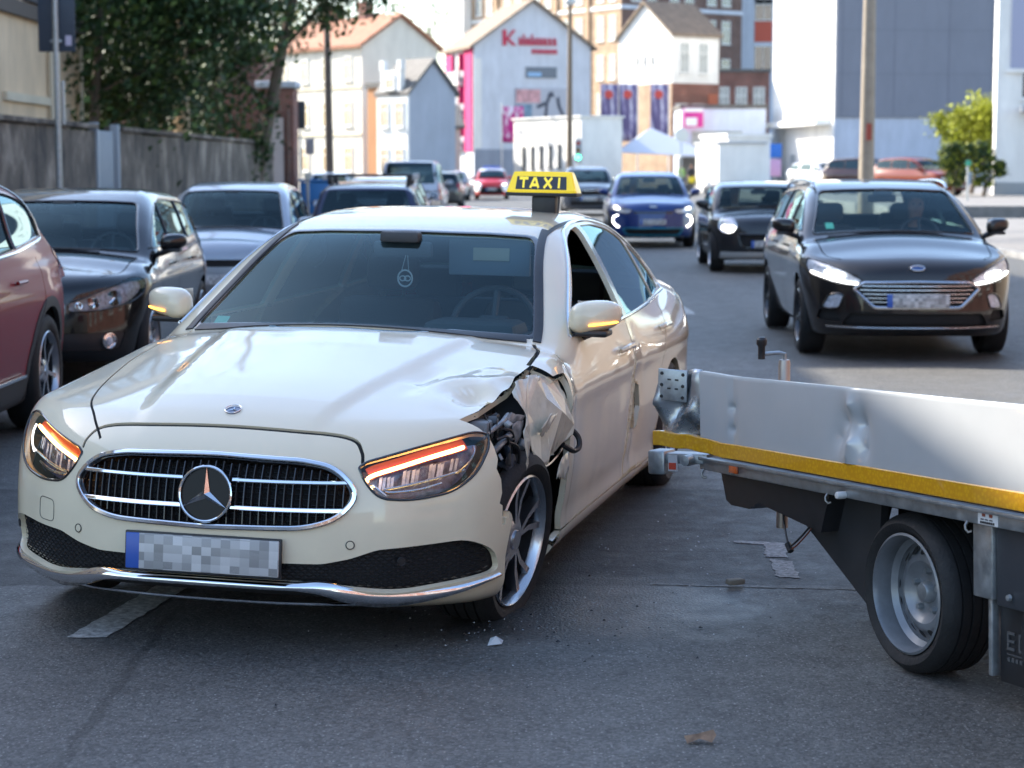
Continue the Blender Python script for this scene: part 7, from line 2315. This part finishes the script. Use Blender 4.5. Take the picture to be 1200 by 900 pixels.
# ---- silver blue car behind it
P_SILVER = paint('paint_silver_blue', (.36, .39, .43), .45, .3, dirt=.06)
s = gen_spec(.85, 2.5, .83, .75, 1.47, .305, (-.20, .93), (-1.0, 1.37), (-1.7, 1.455), (-2.85, 1.38), (-3.1, 1.0), .80, tumble=.22)
std_car(s, 'hatchback_car', 'silver blue hatchback parked between the black hatchback and the dark blue car', 'car', -3.30, 22.4, math.radians(-89.5), P_SILVER, [
    F_(name='headlight', view='front', poly=rpoly([(.40, .62), (.78, .74), (.80, .60), (.46, .55)], .03), mirror=True, mat=M_LAMPBOX, off=0, nmin=-.2),
    F_(name='grille', view='front', poly=rpoly([(-.4, .62), (.4, .62), (.36, .54), (-.36, .54)], .03), mat=M_MATTBLK, off=-.02, skirt=.02)], h=.042, cuts=[-1.25, -2.15])
ant = bpy.data.objects[-1] if False else None
# ---- dark blue car with roof bars, seen from behind
P_NAVY = paint('paint_navy', (.025, .035, .085), .3, .3, dirt=.06)
s = gen_spec(.87, 2.6, .85, .85, 1.43, .31, (-.25, 1.0), (-1.05, 1.34), (-1.8, 1.42), (-3.2, 1.33), (-3.42, .92), .88, tumble=.2, rear_plan=.8)
P_ = rear_screen_poly(s)
navy, nsh = std_car(s, 'car_with_roof_bars', 'dark blue car seen from behind with two roof bars across', 'car', -2.12, 31.6, math.radians(90.5), P_NAVY, [
    F_(name='tail_light', view='rear', poly=rpoly([(.60, .92), (.84, .92), (.84, .62), (.66, .62)], .03), mirror=True, mat=M_REDLENS, off=.003)], h=.045, cuts=[-1.3, -2.25], plates=(False, True), mirrors=True, wiper=False)
for xb in (-1.45, -2.5):
    b = MB()
    b.rbox((xb - .03, -.66, 1.49), (xb + .03, .66, 1.525), .012)
    for sg in (1, -1): b.rbox((xb - .05, sg*.58 - .04, 1.37), (xb + .05, sg*.58 + .04, 1.50), .015)
    b.build('roof_bar', M_BLACK, navy)
    for sg in (1, -1): MB().rbox((xb - .07, sg*.66 - .03, 1.44), (xb + .07, sg*.66 + .03, 1.535), .015).build('bar_end', mat('pale_plastic', (.55, .56, .55), .5), navy)
P_WHITE = paint('paint_white', (.72, .74, .77), 0, .3, dirt=.05)
s = gen_spec(.87, 2.55, .85, .75, 1.47, .31, (-.25, 1.0), (-1.05, 1.36), (-1.8, 1.46), (-3.0, 1.38), (-3.28, .98), .88, tumble=.22)
std_car(s, 'hatchback_car', 'white hatchback with red tail lights right behind the dark blue car', 'car', -2.52, 41.0, math.radians(90), P_WHITE, [
    F_(name='tail_light', view='rear', poly=rpoly([(.62, 1.0), (.86, 1.0), (.86, .66), (.68, .66)], .03), mirror=True, mat=M_REDLENS, off=.003)], h=.05, cuts=[-1.3, -2.25], plates=(False, True), wiper=False)
# ---- pale van
P_VAN = paint('paint_pale_blue_white', (.58, .64, .76), 0, .32, dirt=.05)
s = gen_spec(.93, 2.75, .90, .95, 1.83, .32, (-.1, 1.12), (-.95, 1.66), (-1.7, 1.81), (-3.55, 1.77), (-3.68, 1.12), .98, tumble=.13, rear_plan=.4, tail_z=1.12)
van, vsh = std_car(s, 'van', 'pale blue white van seen from behind with large dark rear window', 'van', -2.80, 57.6, math.radians(90), P_VAN, [
    F_(name='tail_light', view='rear', poly=rpoly([(.76, 1.30), (.90, 1.30), (.90, .72), (.78, .72)], .02), mirror=True, mat=M_REDLENS, off=.003)], h=.05, cuts=[-1.2, -2.3], plates=(False, True), wiper=False, inside=False)
# ---- small far cars, left and right
far_s = gen_spec(.87, 2.6, .85, .8, 1.47, .31, (-.25, 1.0), (-1.05, 1.36), (-1.8, 1.46), (-3.0, 1.38), (-3.3, .98), .88, tumble=.22)
P_DKS = paint('paint_graphite', (.05, .055, .06), .3, .3); P_SILV = paint('paint_silver', (.45, .47, .50), .6, .3); P_ORG = paint('paint_orange', (.17, .022, .004), .0, .3); P_MAR = paint('paint_maroon', (.022, .004, .006), .0, .3)
rearl = lambda: F_(name='tail_light', view='rear', poly=rpoly([(.62, 1.0), (.86, 1.0), (.86, .70), (.68, .70)], .03), mirror=True, mat=M_REDLENS, off=.003)
frontl = lambda: F_(name='headlight', view='front', poly=rpoly([(.44, .72), (.80, .80), (.80, .66), (.50, .62)], .03), mirror=True, mat=M_LAMPBOX, off=0, nmin=-.2)
def far_car(label, x, y, rot, pm, front=False, z=0, spec=None):
    sp = dict(spec or far_s); sp.pop('tags', None)
    t, sh = std_car(sp, 'parked_car', label, 'car', x, y, math.radians(rot), pm, [frontl() if front else rearl()], h=.075, cuts=[-1.3, -2.25], inside=False, shut=False, handles=False, wiper=False, plates=(front, not front), liner_on=False)
    t.location.z = z
    return t
far_car('white parked car beyond the pale van on the left', -4.2, 84, 90, P_WHITE)
far_car('graphite parked car just right of the pale van', -2.75, 79, 90, P_DKS)
far_car('silver parked car far beyond the graphite one', -2.9, 97, 90, P_SILV)
far_car('white parked car far left under the utility pole', -6.2, 70, 90, P_WHITE)
suv_s = gen_spec(.92, 2.7, .88, .9, 1.66, .345, (-.25, 1.10), (-1.0, 1.52), (-1.8, 1.64), (-3.1, 1.55), (-3.45, 1.14), .97, tumble=.2)
far_car('silver parked car behind the lamp post by the grey wall', 15.4, 92, -60, P_SILV, True, .40)
far_car('maroon parked estate between silver and orange cars', 17.2, 88, -40, P_MAR, True, .40, suv_s)
far_car('orange parked car beside the slim conifers', 18.4, 84, -52, P_ORG, True, .40, suv_s)
# ---- red SUV at the left edge, rear quarter towards the middle
P_DEEPRED = paint('paint_deep_red', (.24, .004, .008), .0, .3, dirt=.01, coat=.38)
s = gen_spec(.92, 2.70, .92, .93, 1.63, .362, (-.25, 1.08), (-1.05, 1.48), (-1.8, 1.61), (-2.95, 1.50), (-3.46, 1.15), .98, tumble=.22, belt=[(-.25, 1.06), (-2.0, 1.11), (-3.3, 1.20)], r_cant=.10, shoulder=.95)
rsuv, _ = std_car(s, 'suv', 'deep red off-road car cut by the left edge, chrome sill line and silver rim', 'car', -3.84, 9.6, math.radians(-90.6), P_DEEPRED, [
    F_(name='tail_light', view='side', poly=rpoly([(-3.22, .98), (-3.24, 1.12), (-3.66, 1.13), (-3.66, .95)], .03), mat=M_REDLENS, off=.004, ymin=.4, nmin=-.2),
    F_(name='headlight', view='front', poly=rpoly([(.46, .86), (.66, .92), (.86, .95), (.87, .83), (.62, .80), (.48, .80)], .02), mirror=True, mat=M_LAMPBOX, off=0, nmin=-.2, trim=(M_GLOSSBLK, .007)),
    F_(name='grille', view='front', poly=rpoly([(-.42, .88, .03), (.42, .88, .03), (.36, .60, .06), (-.36, .60, .06)], .04), mat=M_MATTBLK, off=-.02, skirt=.02, trim=(M_SATIN, .014, 'chrome_surround')),
    F_(name='lower_intake', view='front', poly=rpoly([(-.62, .46), (.62, .46), (.56, .32), (-.56, .32)], .03), mat=M_MATTBLK, off=-.02, skirt=.02)],
    h=.028, wheel='seven', rim=M_ALLOY, cuts=[-1.30, -2.25], cladding=mat('cladding_grey', (.035, .036, .038), .55), glass_mats=(None, M_PRIV), gp=dict(x1=-3.02))
P, Nn = _.side([(x, .385) for x in np.linspace(-.55, -2.18, 12)], 1, .016)
MB().ribbon(P, Nn, .022, .012).build('sill_chrome', M_CHROME, rsuv)
gl = glass_polys(s, [-1.30, -2.25], x1=-3.02)
P, Nn = _.side([(-.6, 1.065), (-1.3, 1.085), (-2.2, 1.118), (-2.9, 1.165), (-3.02, 1.18)], 1, .006)
MB().ribbon(P, Nn, .018, .012).build('window_chrome', M_CHROME, rsuv)
P, Nn = _.side(cr_spline([(-3.03, 1.185), (-3.02, 1.30), (-2.85, 1.46), (-2.5, 1.55), (-1.9, 1.59), (-1.3, 1.55)], 4), 1, .006)
MB().ribbon(P, Nn, .016, .012).build('window_chrome', M_CHROME, rsuv)
# ---- people on the pavement far away
def standing_person(label, x, y, z, top_m, trouser_m, rot, hold=None):
    t = thing('person', label, 'person', (x, y, z), rot)
    J = [((0, 0, .98), .135), ((0, 0, 1.15), .13), ((0, 0, 1.38), .15), ((0, 0, 1.50), .075), ((.01, 0, 1.57), .058), ((.03, 0, 1.66), .09), ((.02, 0, 1.75), .075)]
    E = [(i, i+1) for i in range(6)]
    for sg in (1, -1):
        b = len(J); J += [((0, sg*.17, 1.43), .07), ((.02, sg*.24, 1.16), .05), ((.18, sg*.20, 1.0), .04), ((.27, sg*.16, .98), .032)]
        E += [(2, b), (b, b+1), (b+1, b+2), (b+2, b+3)]
        b = len(J); J += [((.02*sg, sg*.10, .86), .10), ((.05 + .08*sg, sg*.11, .48), .065), ((.10*sg, sg*.11, .10), .045), ((.10 + .10*sg, sg*.12, .04), .04)]
        E += [(0, b), (b, b+1), (b+1, b+2), (b+2, b+3)]
    me = bpy.data.meshes.new('person_body'); me.from_pydata([j[0] for j in J], E, [])
    o = obj('body', me, None, t); o.modifiers.new('skin', 'SKIN')
    for v, j in zip(me.skin_vertices[0].data, J): v.radius = (j[1], j[1])
    me.skin_vertices[0].data[0].use_root = True
    sb = o.modifiers.new('sub', 'SUBSURF'); sb.levels = 1; sb.render_levels = 1
    dg = bpy.context.evaluated_depsgraph_get(); dg.update()
    m2 = bpy.data.meshes.new_from_object(o.evaluated_get(dg)); o.modifiers.clear(); o.data = m2
    m2.materials.clear()
    for m_ in (top_m, trouser_m, M_SKIN): m2.materials.append(m_)
    for p in m2.polygons:
        c = p.center; p.use_smooth = True
        p.material_index = 2 if (c.z > 1.54 or (c.x > .2 and c.z > .9)) else (1 if c.z < .95 else 0)
    hm = MB(); hm.lathe([(0, .115), (.06, .10), (.092, .05), (.095, 0), (.088, -.04)], 12, axis='z', M=Matrix.Translation((.0, 0, 1.70))).build('hair', mat('dark_hair', (.03, .02, .02), .7), t)
    return t
p_ = standing_person('pedestrian in dark jacket holding something yellow beside the tent', PX(809, 126), 126, .0, M_CLOTH_DK, M_CLOTH_DK, -1.9)
bg = thing('bag', 'yellow bag held by the pedestrian beside the tent', 'bag', (PX(809, 126) + .02, 125.68, .0))
MB().rbox((-.22, -.08, .58), (.22, .08, .95), .05).build('pouch', mat('bag_yellow', (.6, .5, .03), .6), bg)
MB().tube([(-.12, 0, .93), (-.06, 0, 1.02), (.06, 0, 1.02), (.12, 0, .93)], .015, 6).build('handle', MATS['bag_yellow'], bg)
standing_person('pedestrian in yellow green vest under the tent', PX(797, 133), 133, 0, mat('vest_green', (.35, .55, .10), .8), M_CLOTH_DK, -1.2)
# ------------------------------------------------------------------ the flatbed trailer
def build_trailer():
    M_ALU = mat('dropside_white', (.44, .46, .48), .30, metal=.15, coat=.35, var=.05, vscale=2.2, bump=.03, bscale=3)
    M_ALUB = mat('torn_aluminium', (.42, .46, .50), .30, metal=.85, var=.15, vscale=8, rvar=.1)
    M_YEL = bpy.data.materials.new('reflective_tape'); M_YEL.use_nodes = True
    nt, N, L = nodes_of(M_YEL); p = N['Principled BSDF']; p.inputs['Roughness'].default_value = .35; p.inputs['Coat Weight'].default_value = .6
    tc = N.new('ShaderNodeTexCoord'); vo = N.new('ShaderNodeTexVoronoi'); vo.inputs['Scale'].default_value = 70; L.new(tc.outputs['Object'], vo.inputs['Vector'])
    cr = N.new('ShaderNodeValToRGB'); cr.color_ramp.elements[0].color = (.72, .40, .012, 1); cr.color_ramp.elements[1].color = (.58, .27, .008, 1); cr.color_ramp.elements[1].position = .6
    L.new(vo.outputs['Distance'], cr.inputs[0]); L.new(cr.outputs[0], p.inputs['Base Color'])
    t = thing('flatbed_trailer', 'low flatbed trailer with crushed white dropside corner and yellow reflective tape', 'trailer', (1.24, 6.24, 0), math.radians(-68.3))
    bd = sub('bed', t, (0, 0, 0), (0, math.radians(-3.0), 0))
    x1 = 3.0
    # plan line of the side: straight, then pushed outwards at the crushed end
    PX_, PY_ = np.array([-1.48, -1.44, -1.37, -1.29, -1.20, -1.10, -1.05, 4.0]), np.array([-.165, -.128, -.070, -.030, -.014, -.003, 0, 0])
    def bend(x): return float(np.interp(x, PX_, PY_)), 0.0
    xs = np.concatenate([np.linspace(-1.29, -1.06, 16), np.linspace(-1.03, -.46, 22), np.linspace(-.44, -.04, 66), np.linspace(0, x1, 90)])
    zs = np.linspace(.664, .912, 32)
    def dimple(x, z):
        d = 0.0
        for cx, cz, r_, a in ((-.245, .865, .035, .010), (-.29, .80, .045, -.008), (-.19, .80, .045, -.012), (-.24, .735, .038, .010), (-.33, .745, .04, -.006), (-.17, .72, .04, -.007), (-.26, .69, .05, .006), (-1.085, .80, .012, -.010), (-1.085, .72, .012, -.008)):
            d += 2.6 * a * math.exp(-1.3*(((x - cx)/r_)**2 + ((z - cz)/(r_*1.2))**2)**.62)
        d += -.010 * math.exp(-((x + 1.08)/.02)**2) * .6
        d += .003*math.sin(x*3.1) * (z - .664)/.25
        return d
    vs, fs = [], []
    n = len(zs)
    for x in xs:
        by, bz = bend(x)
        top = .018 * np.clip((-1.08 - x)/.3, 0, 1)
        for z in zs:
            f = (z - .664)/.248
            vs.append((x, by - dimple(x, z), z + top*f))
    for i in range(len(xs) - 1):
        for j in range(n - 1): fs.append((i*n + j, (i+1)*n + j, (i+1)*n + j + 1, i*n + j + 1))
    b = len(vs)
    for i, x in enumerate(xs):
        v = vs[i*n + n - 1]; w = vs[i*n]
        vs += [(v[0], v[1] + .004, v[2] + .006), (v[0], v[1] + .024, v[2] + .006), (v[0], v[1] + .027, v[2]), (w[0], w[1] + .027, w[2])]
    for i in range(len(xs) - 1):
        a0, a1 = i*n + n - 1, (i+1)*n + n - 1
        c0, c1 = b + 4*i, b + 4*(i+1)
        fs += [(a0, a1, c1, c0), (c0, c1, c1 + 1, c0 + 1), (c0 + 1, c1 + 1, c1 + 2, c0 + 2), (c0 + 2, c1 + 2, c1 + 3, c0 + 3)]
    MB().add(vs, fs, True).build('dropside', M_ALU, bd, sharp=50)
    # crushed end panel
    r = random.Random(5)
    vs, fs = [], []
    gx, gz = 14, 14
    for i in range(gx + 1):
        for j in range(gz + 1):
            u, v = i/gx, j/gz
            x = -1.285 - .165*u - .02*u*(1 - v)
            y = bend(x)[0] + .010 + .022*math.sin(u*7 + v*4 + .6)*(.35 + u) + .020*mnoise.noise(Vector((u*4, v*4, 2.2))) + .022*abs(math.sin(v*5 + u*3))*(.3 + u)
            z = .664 + (.270 - .03*u)*v + .012*math.sin(u*5) - .02*u*(1 - v)
            vs.append((x, y, z))
    for i in range(gx):
        for j in range(gz): fs.append((i*(gz+1) + j, i*(gz+1) + j + 1, (i+1)*(gz+1) + j + 1, (i+1)*(gz+1) + j))
    o = MB().add(vs, fs, True).build('crushed_corner', M_ALUB, bd, sharp=28)
    sm = o.modifiers.new('thickness', 'SOLIDIFY'); sm.thickness = .003
    o['label'] = 'crumpled bare aluminium corner of the dropside'
    # hinge plate
    pm = Matrix.Translation((-1.405, -.088, .872)) @ Matrix.Rotation(math.radians(5), 4, 'Y') @ Matrix.Rotation(math.radians(38), 4, 'Z')
    pl = MB().rbox((-.062, -.006, -.062), (.062, .006, .062), .004, M=pm)
    o = pl.build('latch_plate', M_GALV, bd)
    hb = MB()
    for u in (-.045, .045):
        for v in (-.045, 0, .045): MB().lathe([(0, -.010), (.006, -.010), (.0075, -.006)], 8, M=pm @ Matrix.Translation((u, 0, v))).build('bolt', M_BLACK, o)
    for u, v in ((-.02, .02), (.012, .02), (-.02, -.015), (.012, -.015)): hb.box((u, -.0085, v), (u + .014, -.0065, v + .006), M=pm)
    q_ = hb.build('slots', M_BLACK, o); q_['kind'] = 'stuff'
    # tape follows the board
    vs, fs = [], []
    xt = np.concatenate([np.linspace(-1.455, -1.06, 22), np.linspace(-1.02, x1, 90)])
    for x in xt:
        by, _ = bend(x)
        if x < -1.25: by += .005*math.sin(x*40)
        zz = 0.030*np.clip((-1.15 - x)/.3, 0, 1) + .0035*math.sin(x*60)*np.clip((-1.2 - x)/.2, 0, 1)
        vs += [(x, by - .003, .607 + zz), (x, by - .006, .610 + zz), (x, by - .006, .661 + zz), (x, by - .002, .664 + zz), (x, by + .02, .664 + zz), (x, by + .02, .607 + zz)]
    for i in range(len(xt) - 1):
        for j in range(6): fs.append((i*6 + j, (i+1)*6 + j, (i+1)*6 + (j+1) % 6, i*6 + (j+1) % 6))
    MB().add(vs, fs, False).build('reflective_tape', M_YEL, bd)
    # frame rail below
    rl = MB()
    rl.rbox((-1.36, .0, .545), (x1, .06, .592), .004)
    rl.rbox((-1.36, -.012, .583), (x1, .004, .595), .002)
    rl.build('frame_rail', M_GALV, bd)
    en = MB()
    Mo = Matrix.Translation((-1.36, -.02, .03)) @ Matrix.Rotation(math.radians(36), 4, 'Z') @ Matrix.Translation((1.452, .03, 0))
    en.rbox((-1.60, -.03, .535), (-1.40, .06, .575), .006, M=Mo)
    en.rbox((-1.65, -.05, .49), (-1.575, .05, .585), .01, M=Mo)
    en.build('corner_box', M_GALV, bd)
    st = MB().box((-1.565, -.037, .505), (-1.525, -.031, .568), M=Mo).build('red_white_label', mat('label_pale', (.5, .5, .52), .5), bd)
    MB().box((-1.561, -.040, .512), (-1.530, -.0372, .538), M=Mo).build('label_print', mat('label_red', (.5, .06, .03), .5), st)
    MB().lathe([(0, -.085), (.020, -.083), (.022, -.06), (.022, .0)], 14, M=Mo @ Matrix.Translation((-1.47, -.0, .552))).build('corner_light', M_GALV, bd)
    MB().rbox((-1.10, -.012, .556), (-1.04, -.001, .584), .003).build('reflector', mat('reflector_orange', (.5, .09, .015), .25, coat=1), bd)
    MB().lathe([(0, -.035), (.011, -.033), (.013, -.027), (.013, 0)], 14, M=Matrix.Translation((-.29, 0, .555))).build('side_marker', mat('marker_white', (.6, .6, .6), .35, coat=.6), bd)
    hk = MB()
    for x in (-1.32, -.40, .42):
        hk = MB(); hk.tube([(x, -.002, .548), (x, -.010, .536), (x + .003, -.011, .525), (x + .007, -.005, .516), (x + .010, .005, .519)], .0048, 7)
        hk.build('lashing_hook', M_STEEL, bd)
    lb = MB().box((.475, -.0025, .548), (.575, -.0005, .592)).build('warning_label', mat('label_white', (.62, .63, .64), .45), bd)
    pr = MB()
    for u in (.497, .533): pr.box((u, -.0042, .572), (u + .016, -.003, .586))
    pr.build('label_pictogram', mat('pictogram_red', (.28, .07, .04), .5), lb)
    pr = MB()
    for i in range(3): pr.box((.490 + i*.022, -.0042, .562), (.505 + i*.022, -.003, .5655))
    for i in range(7): pr.box((.488 + i*.0105, -.0042, .551), (.4955 + i*.0105, -.003, .558))
    pr.build('label_print', M_BLACK, lb)
    fl = MB().box((-1.38, .062, .600), (x1, 1.80, .625)).build('deck', mat('deck_ply', (.10, .075, .055), .7, var=.2), bd)
    ft = MB()
    for y in (.35, 1.4): ft.rbox((-1.38, y, .46), (x1, y + .06, .598), .005)
    for x in (-1.3, -.7, .45, 1.4, 2.4): ft.rbox((x, .064, .50), (x + .06, 1.78, .597), .005)
    ft.build('under_frame', M_BLACK, bd)
    # mudguard box and gusset under the rail
    g = MB()
    g.prism([(-1.24, .545), (-1.20, .44), (-1.16, .425), (-1.02, .425), (-.95, .455), (-.50, .40), (-.44, .545)], .03, .30, M=Matrix(((1, 0, 0, 0), (0, 0, 1, 0), (0, 1, 0, 0), (0, 0, 0, 1))))
    g.build('tool_tray', M_BLACK, bd)
    g = MB()
    g.prism([(-.84, .46), (-.30, .16), (-.25, .20), (-.22, .545), (-.60, .545)], .10, .13, M=Matrix(((1, 0, 0, 0), (0, 0, 1, 0), (0, 1, 0, 0), (0, 0, 0, 1))))
    g.rbox((-.88, .06, .44), (-.60, .12, .475), .006)
    g.build('gusset_plate', mat('gusset_dark', (.028, .029, .032), .5, var=.2), bd)
    MB().rbox((-.80, .055, .455), (-.58, .12, .52), .006).build('gusset_bracket', M_GALV, bd)
    # dangling cable
    cb = MB()
    cb.tube(cr_spline([(-.86, .1, .47), (-.85, .08, .42), (-.80, .06, .36), (-.76, .05, .315)], 5), .004, 6)
    cb.tube(cr_spline([(-.62, .1, .47), (-.66, .08, .40), (-.72, .06, .34), (-.755, .05, .315)], 5), .004, 6)
    cb.tube([(-.77, .05, .325), (-.745, .05, .30)], .012, 7)
    cb.build('loose_cable', M_BLACK, bd)
    cb = MB().tube(cr_spline([(-.61, .09, .46), (-.64, .07, .39), (-.70, .05, .33), (-.74, .05, .31)], 5), .0032, 6).build('loose_cable', mat('cable_brown', (.13, .035, .02), .5), bd)
    # support leg holder and mud flap behind the wheel
    lg = MB()
    lg.rbox((.40, .03, .315), (.50, .13, .543), .006)
    lg.build('leg_holder', M_GALV, bd)
    MB().rbox((.505, .04, .30), (1.0, .20, .543), .006).build('leg_cover', mat('cover_slate', (.05, .058, .07), .45, metal=.3), bd)
    MB().lathe([(0, .025), (.009, .026), (.011, .036)], 8, M=Matrix.Translation((.58, 0, .335))).build('bolt', M_GALV, bd)
    MB().rbox((.448, .05, .075), (.470, .085, .318), .006).build('flap_stay', M_GALV, bd)
    fp = MB().rbox((.475, .075, .06), (.95, .085, .305), .004).build('mud_flap', M_BLACK, bd)
    lt = MB()
    def stroke_box(x, z, w, h): lt.box((x, .0715, z), (x + w, .0755, z + h))
    stroke_box(.515, .165, .008, .055)
    for q in (.165, .1885, .212): stroke_box(.5232, q, .028, .008)
    stroke_box(.572, .165, .008, .055)
    for q in (.165, .212): stroke_box(.5802, q, .026, .008)
    stroke_box(.604, .1735, .008, .038)
    stroke_box(.515, .150, .16, .003)
    for i in range(7): stroke_box(.517 + i*.020, .130, .012, .012)
    lt.build('flap_lettering', mat('embossed_grey', (.085, .088, .092), .4), fp)
    # wheels
    def tw(x):
        w = make_wheel(t, (x, .135, .262), .262, .198, .205, 'steel', right=True, rimmat=M_RIMGREY, n=56)
        return w
    tw(0.0); tw(.86)
    for x in (0, .86):
        w = make_wheel(t, (x, 1.66, .262), .262, .198, .205, 'steel', right=False, n=24)
        MB().tube([(x, .2, .262), (x, 1.6, .262)], .03, 8).build('axle', M_BLACK, t)
    MB().rbox((-.40, .26, .30), (1.15, .30, .56), .01).build('axle_bracket', M_MATTBLK, t)
    # crank of the support stand on the deck edge
    cr_ = sub('support_crank', t, (-1.33, .336, -.07))
    MB().lathe([(0, .965), (.020, .962), (.023, .95), (.023, .30), (0, .30)], 18, axis='z').build('crank_tube', mat('tube_zinc', (.40, .36, .33), .4, metal=.7, var=.15), cr_)
    MB().tube([(0, 0, .96), (0, 0, .985), (-.008, -.02, .99), (-.03, -.08, .985)], .008, 8).build('crank_arm', M_GALV, cr_)
    MB().lathe([(0, .088), (.014, .085), (.021, .076), (.021, .058), (.014, .048), (.014, 0), (0, 0)], 14, axis='z', M=Matrix.Translation((-.03, -.085, .965))).build('crank_knob', M_BLACK, cr_)
    return t
trailer = build_trailer()
print('TIME', time.time() - T0)
